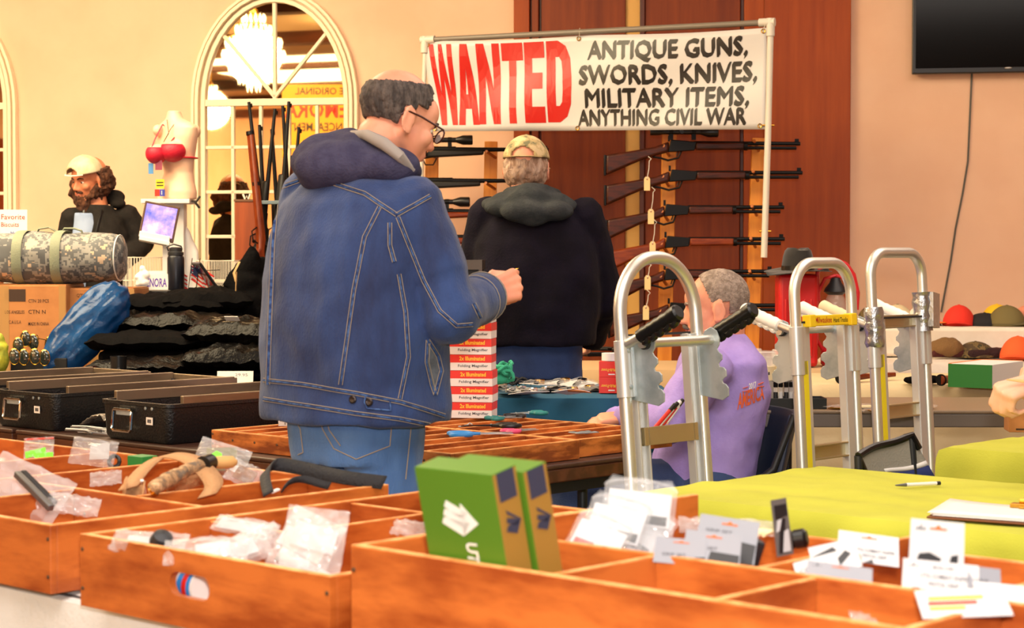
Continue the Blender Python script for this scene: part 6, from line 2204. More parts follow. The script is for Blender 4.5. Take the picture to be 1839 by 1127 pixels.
# ---------------------------------------------------------------- goods behind the hand trucks
m_jar = mat('clear_jar', 'f4f2ee', .05, alpha=.32, spec=.8)
m_lab = mat('cream_label', 'e6d2a4', .6)
m_tea = mat('brown_filling', '8a5a30', .8, col2='6e4424', scale=40)
ty = .7555
for k, (x, y, lb) in enumerate(((1371, 6.60, 'clear canister with cream label right behind the lavender shirt'), (1408, 6.72, 'clear canister with cream label between two others'), (1346, 6.78, 'clear canister mostly hidden behind the lavender shirt'), (1432, 6.60, 'clear canister with cream label behind the notched bracket plate'))):
    X = at(x, 700, y).x
    t = thing('canister', lb, 'canister', (X, y, ty), 0, 'clear canisters on the grey-brown table')
    MB().lathe([(.040, 0), (.042, .004), (.042, .17), (.039, .17), (.039, .006)], (0, 0, 0), 26).build('jar_wall', m_jar, t)
    MB().lathe([(.0375, .006), (.0375, .085), (.034, .09)], (0, 0, 0), 22).build('filling', m_tea, t)
    MB().lathe([(.0428, .090), (.0428, .138)], (0, 0, 0), 26).build('label_band', m_lab, t)
    MB().lathe([(.043, .168), (.0435, .172), (.0435, .186), (.040, .190)], (0, 0, 0), 26).build('lid', m_jar, t)
    MB().box((-.006, -.0428, .115), (.014, .0006, .006)).box((.012, -.041, .115), (.008, .0006, .010)).build('label_print', m_ink, t, smooth=False)
t = thing('tray', 'black tray holding small vials on the grey-brown table', 'tray', (at(1432, 740, 6.47).x, 6.53, ty))
MB().box((0, 0, .003), (.20, .11, .006)).box((0, -.053, .018), (.20, .005, .036)).box((0, .053, .018), (.20, .005, .036)).box((-.0975, 0, .018), (.005, .11, .036)).box((.0975, 0, .018), (.005, .11, .036)).build('tray_body', m_black, t, smooth=False, bevel=.001)
for k in range(6):
    X = at(1394 + 9.5 * k, 720, 6.5).x
    t = thing('vial', 'tiny labelled vial standing in the black tray, %s in the row from the seated man' % ('first', 'second', 'third', 'fourth', 'fifth', 'sixth')[k], 'vial', (X, 6.515 + .008 * (k % 2), ty + .0065), 0, 'vials in the black tray')
    MB().lathe([(.007, 0), (.0075, .002), (.0075, .062), (.006, .066)], (0, 0, 0), 12).build('glass_tube', m_jar, t)
    MB().lathe([(.0078, .010), (.0078, .048)], (0, 0, 0), 12).build('label_band', m_card if k % 2 else m_dgrey, t)
    MB().lathe([(.007, .064), (.008, .066), (.008, .082), (.006, .084)], (0, 0, 0), 12).build('vial_cap', m_black, t)
random.seed(31)
for k, (x, y) in enumerate(((1508, 733), (1530, 741), (1552, 731), (1575, 738), (1602, 733), (1635, 738), (1660, 732))):
    p = on(x, y, ty + .002)
    t = thing('flat_packet', 'flat clear packet with gold contents on the grey-brown table, %s from the white-gripped hand truck' % ('first', 'second', 'third', 'fourth', 'fifth', 'sixth', 'seventh')[k], 'packet', mt=place(p, R(random.uniform(-30, 30))), group='flat packets on the grey-brown table')
    MB().box((0, 0, .003), (.06, .07, .005)).build('contents', (m_brass, m_dgrey, m_lab)[k % 3], t, smooth=False, bevel=.001)
    MB().sheet(lambda i, j: V(((i - .5) * .085, (j - .5) * .10, .007 + .006 * math.sin(PI * i) * math.sin(PI * j) + .002 * math.sin(20 * i + 11 * j))), 8, 8).build('film', m_film, t)

# red ribbed canister, fedora, barn lantern
m_rplas = mat('red_plastic', 'c0161c', .35)
dcan = 8.86
p0, p1 = at(1399, 600, dcan), at(1470, 600, dcan)
wz = at(1430, 492, dcan).z - .757
t = thing('red_canister', 'red ribbed plastic canister standing under the black fedora', 'canister', ((p0.x + p1.x) / 2, dcan + .08, .757))
wd = p1.x - p0.x
MB().box((0, 0, wz / 2), (wd, .15, wz)).build('body', m_rplas, t, bevel=.018, seg=3)
for k in range(5):
    MB().box((-wd * .32 + wd * .16 * k, -.076, wz * .42), (.010, .010, wz * .62)).build('rib', m_rplas, t, bevel=.003)
ft = thing('fedora_hat', 'black felt fedora resting on top of the red canister', 'hat', ((p0.x + p1.x) / 2 + .005, dcan + .07, .757 + wz + .004), R(10))
m_felt = mat('black_felt', '1a1715', .9, sheen=.3)
b = MB()
b.sheet(lambda i, j: V(((.07 + .085 * j) * math.cos(2 * PI * i), (.085 + .085 * j) * math.sin(2 * PI * i), .012 - .022 * j * abs(math.cos(2 * PI * i)) * (1 if math.cos(2 * PI * i) < 0 else .2) + .016 * j * j * (math.sin(2 * PI * i) > 0))), 48, 6)
b.build('brim', m_felt, ft, solid=.003)
b = MB()
rings = []
for z, a, c in ((.008, .074, .090), (.04, .072, .088), (.08, .066, .082), (.105, .058, .076)):
    rings.append(ring((0, 0, z), (a, 0, 0), (0, c, 0), 32, 2.1))
rings.append([q + V((0, 0, .010 - .014 * (1 - min(1, abs(q.x) / .03)))) for q in ring((0, 0, .108), (.045, 0, 0), (0, .062, 0), 32, 2.1)])
rings.append([q + V((0, 0, -.012)) for q in ring((0, 0, .112), (.018, 0, 0), (0, .03, 0), 32, 2.1)])
b.loft(rings)
b.build('crown', m_felt, ft)
MB().loft([ring((0, 0, .012), (.0755, 0, 0), (0, .0915, 0), 32, 2.1), ring((0, 0, .034), (.0745, 0, 0), (0, .0905, 0), 32, 2.1)], caps=False).build('hat_band', m_black, ft)
t = thing('barn_lantern', 'red tubular barn lantern with clear globe beside the red canister', 'lantern', (at(1500, 600, 8.98).x, 8.98, .757))
lz = at(1500, 466, 8.98).z - .757
m_lred = mat('lantern_red', 'c8202a', .35)
MB().lathe([(.06, 0), (.068, .01), (.068, .07), (.05, .09), (.03, .11)], (0, 0, 0), 24).build('fuel_tank', m_lred, t)
MB().lathe([(.035, .13), (.055, .20), (.058, .25), (.045, .31), (.034, .335)], (0, 0, 0), 24).build('globe', mat('lantern_glass', 'eae6dc', .03, alpha=.3, spec=.9), t)
MB().lathe([(.04, .11), (.042, .135), (.03, .135)], (0, 0, 0), 20).build('burner_collar', m_dgrey, t)
MB().lathe([(.034, .33), (.055, .345), (.05, .36), (.03, .385), (.02, .41)], (0, 0, 0), 20).build('burner_cap', m_dgrey, t)
for s in (-1, 1):
    MB().tube([(s * .05, 0, .06), (s * .085, 0, .12), (s * .092, 0, .24), (s * .082, 0, .34), (s * .05, 0, .405), (0, 0, .42)], .009, 9).build('side_tube', m_lred, t)
MB().tube([(-.08, 0, .30), (-.085, .0, lz - .06), (-.05, .0, lz - .015), (0, 0, lz), (.05, 0, lz - .02), (.085, 0, lz - .07), (.105, 0, .34), (.10, 0, .26)], .010, 9).build('bail', m_lred, t)

# caps by the wall
t = thing('display_riser', 'white cloth-covered step behind the front caps on the hat table', 'riser', mt=basis(V((1.62, 9.75, .7585)), V((1, -.1, 0)).normalized(), V((.1, 1, 0)).normalized(), V((0, 0, 1))))
MB().box((1.1, .17, .075), (2.2, .34, .15)).build('covered_box', m_wcl, t, bevel=.02, seg=3)


def ball_cap(label, px, py, d, z, rz, c, c2=None, sc=1.0, camo_m=None, squash=1.0):
    p = at(px, py, d)
    t = thing('ball_cap', label, 'cap', (p.x, d, z), R(rz), 'caps on the hat table')
    m = camo_m or mat('cap_' + c, c, .85)
    m2 = mat('cap_' + (c2 or c), c2 or c, .85) if not camo_m else camo_m
    b = MB()
    b.ball((0, 0, 0), (.082 * sc, .098 * sc, .105 * sc * squash), n=28, m=18, keep=lambda q: q.z > .0)
    cr = b.build('crown', m, t, solid=.003)
    MB().ball((0, 0, .105 * sc * squash), (.008, .008, .004)).build('top_button', m2, cr)
    b = MB()
    b.sheet(lambda i, j: V(((i - .5) * 2 * (.076 - .02 * j) * sc, (-.06 - .03 * math.cos((i - .5) * PI) - j * .065 * math.cos((i - .5) * PI * .8)) * sc, .006 + .016 * (1 - (2 * i - 1) ** 2) * (1 - .3 * j))), 14, 5)
    b.build('brim', m2, t, solid=.003)
    MB().loft([ring((0, 0, .001), (.083 * sc, 0, 0), (0, .099 * sc, 0), 28, 2), ring((0, 0, .014), (.083 * sc, 0, 0), (0, .0985 * sc, 0), 28, 2)], caps=False).build('sweat_band', m2, t)
    return t


zr, zf = .9095, .7605
m_wcam = camo('woodland_camo', ['4a3a24', '6e5a34', '3a3420', '8a7448'], 16)
ball_cap('bright red cap beside the duct-taped hand truck', 1722, 580, 9.9, zr, -20, 'e0301e', None, 1.0)
ball_cap('white mesh cap with orange brim seen through the taped hand truck loop', 1658, 575, 9.95, zr, 35, 'efe6da', 'f07a2a')
ball_cap('cream cap behind the grip of the taped hand truck', 1612, 570, 10.0, zr, 10, 'd8c8a0', '6e5a40')
ball_cap('camouflage cap farthest from the red cap, behind the white grip', 1566, 574, 10.0, zr, -30, '4a3a24', None, .95, m_wcam)
ball_cap('flat black cap between the red cap and the olive cap', 1768, 590, 9.88, zr, 60, '17161a', None, 1.0, squash=.62)
ball_cap('yellow cap peeking out between black and olive caps', 1790, 580, 10.05, zr, 0, 'e8bc1c')
ball_cap('olive drab cap beside the yellow cap', 1808, 592, 9.82, zr, 50, '6e6238', '5a5030', 1.0)
ball_cap('pink cap at the edge of view beside the olive cap', 1846, 590, 9.86, zr, 20, 'd88a6a', None)
ball_cap('flat bright orange cap on the white cloth in front of all caps', 1828, 632, 9.50, zf, -25, 'f0602a', None, 1.05)
ball_cap('woodland camouflage cap lying below the black cap', 1752, 612, 9.62, zf, 80, '4a3a24', None, 1.0, m_wcam, .75)
for k, (x, y, d, w_, c, lb) in enumerate(((1742, 626, 9.58, .17, '4a1a18', 'dark maroon knitted scarf lying in front of the camouflage cap'), (1782, 628, 9.55, .10, '2c1214', 'blackish folded scarf beside the maroon one'), (1700, 618, 9.60, .08, '7a5a34', 'brown fur hat beside the taped hand truck'))):
    p = at(x, y, d)
    t = thing('folded_scarf' if k < 2 else 'fur_hat', lb, 'scarf' if k < 2 else 'hat', (p.x, d, .762 + .02))
    b = MB().cap((-w_, 0, 0), (w_, .02, 0), .022, .018).cap((-w_ * .8, .03, .01), (w_ * .9, .0, .012), .020)
    if k == 2:
        b.ball((0, 0, .03), (.085, .07, .05))
    mesh_obj('knit', remesh(b, .007, 2, .006, 25), mat('scarf%d' % k, c, .95, bump=.6, bscale=120), t)
# goods on the cream-clothed table
for k, (x0, x1, y, lb) in enumerate(((1508, 1608, 672, 'brown wooden gun stock lying on cream cloth behind the hand trucks'), (1690, 1748, 676, 'brown wooden gun stock lying beside the green and white box'))):
    a, c = on(x0, y + 6, .775), on(x1, y, .775)
    t = thing('gun_stock', lb, 'gun stock', (a + c) / 2, 0, 'wooden gun stocks on cream cloth')
    d = (c - a) / 2
    MB().loft([ring(-d, V((0, 0, .018)), V((0, .03, 0)), 18), ring(-d * .4, V((0, 0, .015)), V((0, .025, 0)), 18), ring(d * .1, V((0, 0, .010)), V((0, .014, 0)), 18), ring(d * .6, V((0, 0, .011)), V((0, .015, 0)), 18), ring(d, V((0, 0, .009)), V((0, .012, 0)), 18)]).build('wood', m_walnut2, t)
    MB().cyl(-d * 1.01 , -d * .97, .024, n=14).build('butt_plate', m_steel, t)
p = on(1655, 684, .765)
t = thing('black_pouch', 'flat black pouch on cream cloth below the taped hand truck', 'pouch', (p.x, p.y, .7535))
mesh_obj('pouch_body', remesh(MB().ball((0, 0, .016), (.075, .045, .018)).ball((.04, 0, .018), (.04, .04, .018)), .006, 2, .004, 30), m_bcloth, t)
p = on(1783, 698, .7535)
t = thing('green_white_box', 'green and white box with orange top edge on cream cloth', 'box', (p.x, p.y + .012, .7535), R(-35))
MB().box((-.09, .17, .047), (.18, .34, .092)).build('carton', m_card, t, smooth=False, bevel=.001)
MB().box((-.09, -.0006, .046), (.181, .0012, .092)).build('green_end', mat('box_green', '1c6a26', .5), t, smooth=False)
MB().box((-.174, .17, .0935), (.012, .34, .002)).box((-.09, .336, .0935), (.18, .010, .002)).build('orange_edge', mat('box_orange', 'e8782a', .5), t, smooth=False)
p = on(1782, 703, .7535)
t = thing('leather_sheath', 'orange-brown leather sheath hanging over the cream table edge below the hand', 'sheath', mt=place((p.x + .01, 7.735, .752), R(12), R(20)))
MB().prism([(-.05, -.006), (.02, -.022), (.06, -.020), (.06, .016), (.0, .014), (-.05, .004)], .006).build('leather', mat('orange_leather', 'c8742c', .6), t, bevel=.002)
MB().prism([(-.062, -.010), (-.03, -.026), (.035, -.034), (.035, -.02), (.0, -.018)], .004).build('black_tip', m_black, t, bevel=.001)
t = thing('beige_card', 'thin beige wooden slip held in the hand at the edge of view', 'card', mt=place(at(1830, 684, 4.375), R(-5), R(18), R(7)))
MB().prism([(-.028, -.004), (.0, -.007), (.06, -.007), (.06, .007), (.0, .007), (-.028, .0)], .002).build('slip', mat('beige_slip', 'd8a868', .6), t, smooth=False)
p = on(1812, 777, .7535)
t = thing('cardboard_box', 'small brown cardboard box at the edge of the farther lime cloth', 'box', (p.x, p.y, .7545), R(-6))
MB().box((.07, .05, .030), (.14, .10, .058)).build('carton', m_kraft, t, smooth=False, bevel=.002)
MB().box((.052, -.0006, .040), (.004, .001, .026)).box((.066, -.0006, .051), (.03, .001, .004)).box((.045, -.0006, .010), (.05, .001, .005)).build('print_mark', m_kink, t, smooth=False)

# camp chair folded between the lime tables
cc = at(1610, 815, 4.80)
t = thing('camp_chair', 'grey canvas camp chair with navy and white trim behind the near lime cloth', 'chair', (cc.x, 4.80, 0))
A, B_, C_, D_ = at(1541, 818, 4.74), at(1636, 780, 4.86), at(1682, 862, 4.88), at(1562, 866, 4.76)
m_canv = mat('grey_canvas', '8a867a', .9, bump=.3, bscale=200)


def cq(i, j, o=0.0):
    q = (A * (1 - i) + B_ * i) * (1 - j) + (D_ * (1 - i) + C_ * i) * j
    return q + V((0, .02 * math.sin(PI * i) - o, .004 * math.sin(PI * i * 2)))


MB().sheet(cq, 16, 8).build('back_canvas', m_canv, t, world=True, solid=.006)
MB().sheet(lambda i, j: cq(.30 + .7 * i, .66 + .10 * j - .10 * i, .006), 10, 2).build('white_stripe', m_card, t, world=True, solid=.002)
MB().sheet(lambda i, j: cq(.40 + .6 * i, .76 + .24 * j - .10 * i * (1 - j), .006), 10, 2).build('navy_panel', mat('navy_canvas', '1e2a5c', .9), t, world=True, solid=.002)
MB().tube([cq(i / 10, 0, .004) for i in range(11)] + [cq(1, .3)], .010, 8).build('black_edge', m_black, t, world=True)
MB().tube([cq(0, 0), cq(0, .5), cq(0, 1)], .008, 8).build('black_edge', m_black, t, world=True)
sq = [D_ + V((0, -.02, -.18)), C_ + V((0, -.02, -.18)), C_ + V((-.06, .30, -.20)), D_ + V((-.06, .30, -.20))]
MB().sheet(lambda i, j: (sq[0] * (1 - i) + sq[1] * i) * (1 - j) + (sq[3] * (1 - i) + sq[2] * i) * j - V((0, 0, .03 * math.sin(PI * i) * math.sin(PI * j))), 8, 8).build('seat_canvas', m_canv, t, world=True, solid=.005)
for s, q in ((0, D_), (1, C_)):
    top = A if s == 0 else B_
    MB().cyl(top, V((q.x, q.y, .012)), .010, n=10).build('leg', m_dgrey, t, world=True)
    r_ = sq[3] if s == 0 else sq[2]
    MB().cyl(r_ + V((0, 0, .0)), V((r_.x, r_.y, .012)), .010, n=10).build('leg', m_dgrey, t, world=True)
MB().cyl(V((D_.x, D_.y, .1)), V((sq[2].x, sq[2].y, .40)), .008).build('cross_strut', m_dgrey, t, world=True)
MB().cyl(V((C_.x, C_.y, .1)), V((sq[3].x, sq[3].y, .40)), .008).build('cross_strut', m_dgrey, t, world=True)

# pen and clipboard on the near lime cloth
a, c = on(1608, 871, .760), on(1688, 867, .760)
t = thing('pen', 'white ballpoint pen with grey ends lying on the lime cloth', 'pen', a)
d = (c - a)
MB().cyl(d * .24, d * .92, .0042, n=12).build('barrel', m_card, t)
MB().cyl(d * .24, (0, 0, 0), .0044, .0015, n=12).build('grip_end', m_grey, t)
MB().cyl(d * .92, d, .0046, n=12).build('cap_end', m_dgrey, t)
p = on(1770, 928, .7585)
t = thing('clipboard', 'brown clipboard with white papers on the lime cloth at the edge of view', 'clipboard', mt=place(p + V((.02, .0, .004)), R(-30), R(2)))
MB().box((0, 0, 0), (.23, .16, .004)).build('board', mat('brown_hardboard', '6e3c1c', .6), t, smooth=False, bevel=.001)
for k in range(3):
    MB().sheet(lambda i, j: V(((i - .5) * .21 - .006 * k, (j - .5) * .15 + .003 * k, .004 + .002 * k + .006 * (1 - i) ** 3 * j)), 10, 4).build('paper', m_card, t, solid=.0006)
MB().box((.06, .058, .013), (.09, .022, .008)).cyl((.03, .066, .020), (.09, .066, .020), .006).box((.06, .045, .011), (.05, .01, .004)).build('clip', m_brass, t, smooth=False, bevel=.001)

# ---------------------------------------------------------------- the big crates in front
ZT = .7515
H_ = .107
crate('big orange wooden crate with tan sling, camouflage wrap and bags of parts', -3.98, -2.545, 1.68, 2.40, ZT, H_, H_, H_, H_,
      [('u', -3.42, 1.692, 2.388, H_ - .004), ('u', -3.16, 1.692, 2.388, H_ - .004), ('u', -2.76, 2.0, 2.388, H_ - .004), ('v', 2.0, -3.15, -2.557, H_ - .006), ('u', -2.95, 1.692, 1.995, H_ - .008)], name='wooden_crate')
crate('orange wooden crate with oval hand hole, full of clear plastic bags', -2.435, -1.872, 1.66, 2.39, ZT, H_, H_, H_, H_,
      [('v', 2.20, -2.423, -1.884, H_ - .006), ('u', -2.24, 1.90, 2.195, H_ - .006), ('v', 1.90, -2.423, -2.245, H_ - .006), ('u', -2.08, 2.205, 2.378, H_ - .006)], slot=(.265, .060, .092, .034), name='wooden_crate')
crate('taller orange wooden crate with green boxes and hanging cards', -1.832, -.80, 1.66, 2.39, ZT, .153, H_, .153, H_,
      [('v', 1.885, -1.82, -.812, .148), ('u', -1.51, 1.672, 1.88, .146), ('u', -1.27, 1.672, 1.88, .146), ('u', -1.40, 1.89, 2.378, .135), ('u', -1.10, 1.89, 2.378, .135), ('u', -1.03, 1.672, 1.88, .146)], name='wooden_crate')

# green and gold boxes
m_green = mat('box_leaf_green', '4c7418', .5)
m_gold = mat('box_gold', 'a07a34', .42, .25)
m_hole = mat('foam_navy', '2c2c40', .9)
gx = V((.93, -.36, 0)).normalized()
for k in range(2):
    o = on(845, 1003, .905)
    o = uv(o.dot(UD) + .006 * k, 1.712 + .048 * k, .7655)
    mt = facing(o, -VD) @ M.Rotation(R(13), 4, 'X')
    t = thing('product_box', ('green and gold product box with white logo leaning in the tall crate, front one', 'green and gold product box leaning behind the first, its logo hidden')[k], 'box', mt=mt, group='green and gold product boxes')
    w_, h, th = .132, .256, .042
    MB().box((0, h / 2, -th / 2), (w_, h, th)).build('carton', m_gold, t, smooth=False, bevel=.001)
    MB().box((0, h / 2, .0004), (w_, h, .0012)).build('green_face', m_green, t, smooth=False)
    MB().box((0, h + .0005, -th / 2), (w_, .0014, th)).build('top_face', m_green, t, smooth=False)
    MB().box((w_ / 2 + .0005, h * .93, -th * .5), (.001, h * .14, th * .7)).build('side_notch', m_hole, t, smooth=False)
    lg = MB()
    for s in range(3):
        lg.prism([(-.022 + .004 * s, .148 + .011 * s), (.012, .134 + .011 * s), (.026, .152 + .006 * s), (-.018 + .004 * s, .156 + .011 * s)], .0006, M.Translation((-.010, .040, .001)))
    lg.prism([(.012, .134), (.040, .152), (.014, .176)], .0006, M.Translation((-.010, .040, .001)))
    lg.build('logo', m_card, t, smooth=False)
    letter('UTG', m_card, t, M.Translation((.002, .166, .0012)) @ M.Rotation(-PI / 2, 4, 'Z'), .040, .020, .03)
    sm = M(((0, 0, 1, w_ / 2 + .0008), (0, 1, 0, .035), (-1, 0, 0, 0), (0, 0, 0, 1)))
    lg = MB()
    for s in range(3):
        lg.prism([(.008 + .003 * s, .148 + .010 * s), (.026, .140 + .010 * s), (.036, .156), (.012, .154 + .010 * s)], .0004, sm)
    lg.build('side_logo', m_hole, t, smooth=False)
    MB().prism([(.008, .06), (.042, .072), (.042, .082), (.008, .070)], .0005, sm).build('side_bar', m_grey, t, smooth=False)
    MB().prism([(.008, .045), (.042, .057), (.042, .066), (.008, .053)], .0005, sm).build('side_bar', m_green, t, smooth=False)


def bag(label, px, py, z, w_, h, nrm, roll=0.0, th=.018, insert=None, seed=0, name='plastic_bag', group=None, m=None, items=()):
    """clear bag: pillow of film, header seam, maybe a paper or object inside"""
    p = on(px, py, z)
    t = thing(name, label, 'bag', mt=facing(p, nrm) @ M.Rotation(R(roll), 4, 'Z'), group=group)
    b = MB()
    for s in (1, -1):
        b.sheet(lambda i, j: V(((i - .5) * w_, (j - .5) * h, s * th * (max(0, math.sin(PI * i) * math.sin(PI * min(1, j * 1.15 if j < .87 else 1))) ** .6) + .008 * noise.noise(V((i * 5 + seed, j * 5, seed + s))) + .005 * noise.noise(V((i * 13, j * 12 + seed, 2))))), 16, 18)
    b.build('film', m or m_film, t)
    if insert:
        MB().box((insert[0], insert[1], 0), (insert[2], insert[3], .0012), Euler((0, 0, R(insert[4])))).build('paper', insert[5], t, smooth=False)
    return t


up1 = (-.05, -.72, .69)
m_white_i = mat('insert_white', 'b8b8ba', .6)
# bags in the crate with the hand hole
bag('clear bag with long white insert lying at the near corner of the hand-hole crate', 268, 972, .858, .115, .040, (-.1, -.6, .8), -3, .014, (-.01, .0, .05, .02, 0, m_white_i), 1)
p = on(290, 972, .86)
t = thing('dark_knob', 'dark rounded knob inside the bag in the hand-hole crate', 'knob', p)
MB().lathe([(.016, -.01), (.018, 0), (.014, .012), (.004, .016)], (0, 0, 0), 16, (.3, -.5, .8)).build('knob_body', m_dgrey, t)
bag('crumpled milky bag in the middle of the hand-hole crate', 370, 988, .855, .12, .05, (.0, -.6, .8), 4, .020, (.01, 0, .05, .03, 5, m_white_i), 2)
bag('small milky bag under the large white-papered one', 430, 985, .852, .09, .05, (.1, -.6, .8), 14, .018, (0, 0, .05, .03, 4, m_white_i), 3)
bag('long bubble-wrap packet lying across the hand-hole crate', 440, 945, .866, .105, .034, (-.1, -.5, .85), -12, .012, (0, 0, .09, .024, 0, m_white_i), 4)
bag('clear pouch with folded edges beside the bubble-wrap packet', 470, 968, .860, .07, .05, (.2, -.6, .75), 20, .012, None, 5)
bag('large clear bag with white papers standing up in the hand-hole crate', 563, 975, .878, .088, .100, (-.1, -.93, .35), -6, .012, (.0, .008, .062, .034, -8, m_white_i), 6)
bag('large clear bag with crumpled white paper, leaning in front of its twin', 550, 980, .862, .085, .095, (-.1, -.93, .35), -24, .014, (-.006, .0, .070, .030, -4, m_white_i), 7)
p = on(545, 1018, .835)
t = thing('white_paper', 'blank white sheet folded inside the bags of the hand-hole crate', 'paper', mt=facing(p, (-.1, -.95, .3)) @ M.Rotation(R(-28), 4, 'Z'))
MB().sheet(lambda i, j: V(((i - .5) * .085, (j - .5) * .022, .003 * math.sin(6 * i))), 8, 2).build('sheet', m_white_i, t, solid=.0008)
bag('small clear pouch in the far corner of the hand-hole crate', 737, 948, .858, .060, .030, (-.2, -.6, .75), -6, .010, None, 8)
# seen through the hand hole
t = thing('spray_can', 'white can with blue and red print behind the oval hand hole', 'can', mt=place(uv(-2.235, 1.712, .800), R(-43)))
MB().cyl((-.045, 0, 0), (.035, 0, 0), .026, n=20).build('can_body', m_card, t)
MB().cyl((-.0, 0, 0), (.030, 0, 0), .0264, n=20).build('blue_print', m_blue, t)
MB().cyl((.012, 0, 0), (.022, 0, 0), .0267, n=20).build('red_print', m_red, t)
# goods in the crate beside it
bag('big clear bag of dark rods slumped at the edge of view', 45, 880, .855, .15, .11, (.2, -.75, .6), -30, .022, None, 11)
for k, (xa, ya, xb, yb) in enumerate(((40, 848, 98, 905), (30, 850, 92, 912))):
    a, c = on(xa, ya, .895), on(xb, yb, .845)
    t = thing('metal_rod', 'dark square rod in the clear bag at the edge of view, %s' % ('upper one', 'lower one')[k], 'rod', (a + c) / 2, 0, 'rods in the clear bag')
    MB().beam(a - (a + c) / 2, c - (a + c) / 2, .012, .012).build('rod_body', m_dgrey if k == 0 else m_grey, t, bevel=.002)
bag('clear bag sagging over the divider beside the rods', 132, 905, .845, .09, .05, (.2, -.5, .85), -18, .012, None, 12)
bg = bag('zip bag with neon green labels standing in the big orange crate', 70, 806, .872, .064, .050, (-.1, -.95, .3), 4, .004, None, 13)
m_neon = mat('neon_green', '7af03a', .6)
m_redz = mat('zip_red', 'c23c2c', .5)
MB().box((-.006, -.008, .003), (.044, .014, .001), Euler((0, 0, .16))).build('green_label', m_neon, bg, smooth=False)
MB().box((.012, -.016, .004), (.040, .013, .001), Euler((0, 0, .02))).build('green_label', m_neon, bg, smooth=False)
MB().box((0, .022, .0), (.062, .004, .003)).build('zip_strip', m_redz, bg, smooth=False)
bag('puffy clear bag of small parts beside the little green carton', 168, 812, .868, .095, .060, (.0, -.85, .5), -8, .024, (.012, .004, .04, .036, 10, mat('grey_part', 'a8a4a0', .4, .4)), 14)
p = on(205, 828, .850)
t = thing('black_ring', 'black ring part inside the puffy clear bag', 'ring', p)
MB().tube([(.011 * math.cos(k * PI / 8), .004 * math.sin(k * PI / 8), .011 * math.sin(k * PI / 8)) for k in range(16)], .0045, 7, True).build('ring_body', m_black, t)
p = on(242, 838, .84)
t = thing('green_carton', 'little dark green carton in the big orange crate', 'box', (p.x, p.y, .838), R(-40))
MB().box((0, .02, .011), (.048, .040, .026)).build('carton', mat('carton_green', '1e7a34', .5), t, smooth=False, bevel=.001)
t = thing('carton_stack', 'stack of brown cartons under the green carton', 'box', (p.x, p.y, ZT + .010), R(-40))
MB().box((0, .02, .037), (.06, .05, .074)).build('carton', m_kraft, t, smooth=False, bevel=.001)
bag('small wrinkled clear bag in the divided corner of the big crate', 190, 858, .850, .060, .034, (.0, -.7, .7), 8, .008, None, 15)
bag('olive-tinted bag with green sticker behind the tan sling', 398, 824, .872, .105, .070, (.1, -.85, .5), -20, .026, (.0, .0, .06, .05, 20, mat('olive_part', '6e6a3a', .7)), 16)
t = thing('green_sticker', 'neon green sticker on the olive-tinted bag', 'sticker', mt=facing(on(389, 816, .892), (.1, -.85, .5)))
MB().prism([(-.010, -.006), (.010, -.006), (.010, .002), (.0, .008), (-.010, .001)], .001).build('sticker_body', m_neon, t, smooth=False)
t = thing('white_ticket', 'small white ticket on the olive-tinted bag', 'ticket', mt=facing(on(424, 842, .868), (.1, -.85, .5)) @ M.Rotation(R(-30), 4, 'Z'))
MB().box((0, 0, 0), (.022, .014, .001)).build('card', m_card, t, smooth=False)
bag('brown-mottled clear bag at the end of the olive-tinted one', 440, 852, .858, .07, .05, (.1, -.8, .6), -30, .014, (0, 0, .04, .03, 0, m_tea), 17)


def ribbon(pts, wv, n=6):
    """a strap that follows pts, its width along wv (or one vector per point)"""
    P_, W_ = [], []
    for i in range(len(pts) - 1):
        p0, p1, p2, p3 = pts[max(0, i - 1)], pts[i], pts[i + 1], pts[min(len(pts) - 1, i + 2)]
        for k in range(n):
            s = k / n
            P_.append(.5 * (2 * p1 + (p2 - p0) * s + (2 * p0 - 5 * p1 + 4 * p2 - p3) * s * s + (3 * p1 - p0 - 3 * p2 + p3) * s ** 3))
            W_.append((wv[i] * (1 - s) + wv[i + 1] * s) if isinstance(wv, list) else wv)
    P_.append(pts[-1])
    W_.append(wv[-1] if isinstance(wv, list) else wv)
    b = MB()
    vs, fs = [], []
    for p, w_ in zip(P_, W_):
        vs += [p - w_ / 2, p + w_ / 2]
    for i in range(len(P_) - 1):
        fs.append((2 * i, 2 * i + 2, 2 * i + 3, 2 * i + 1))
    return b.add(vs, fs)


m_tan = mat('tan_webbing', 'b5875a', .8, bump=.4, bscale=160)
t = thing('sling', 'wide tan webbing sling looped over the divider of the big crate', 'sling', on(300, 850, .87))
wv = V((.030, .026, .006))
ribbon([on(x, y, z) for x, y, z in ((230, 876, .862), (262, 838, .890), (296, 818, .905), (336, 822, .903), (366, 842, .890), (384, 868, .868), (372, 890, .85))], wv).build('strap', m_tan, t, world=True, solid=.003)
ribbon([on(x, y, z) for x, y, z in ((226, 872, .868), (222, 884, .850), (246, 890, .846), (258, 880, .858))], V((.004, .004, .034))).build('strap_end', m_tan, t, world=True, solid=.003)
MB().beam(on(255, 862, .876), on(260, 884, .842), .006, .004).build('tip_band', m_card, t, world=True, smooth=False)
ribbon([on(x, y, z) for x, y, z in ((300, 868, .852), (340, 858, .856), (378, 846, .862))], V((.0, .008, .040))).build('strap', m_tan, t, world=True, solid=.003)
m_wrap = camo('tan_camo_wrap', ['c8a078', 'a8845c', '8a6c4c', '6a5a4a'], 40)
t = thing('camo_wrap', 'camouflage-wrapped tube with black band lying across the tan sling', 'tube', on(340, 850, .88))
pts = [on(278, 876, .872), on(300, 862, .880), (on(340, 842, .892)), on(366, 832, .898)]
b = MB()
for i in range(len(pts) - 1):
    b.cap(pts[i], pts[i + 1], (.014, .015, .013)[i], (.015, .013, .012)[i])
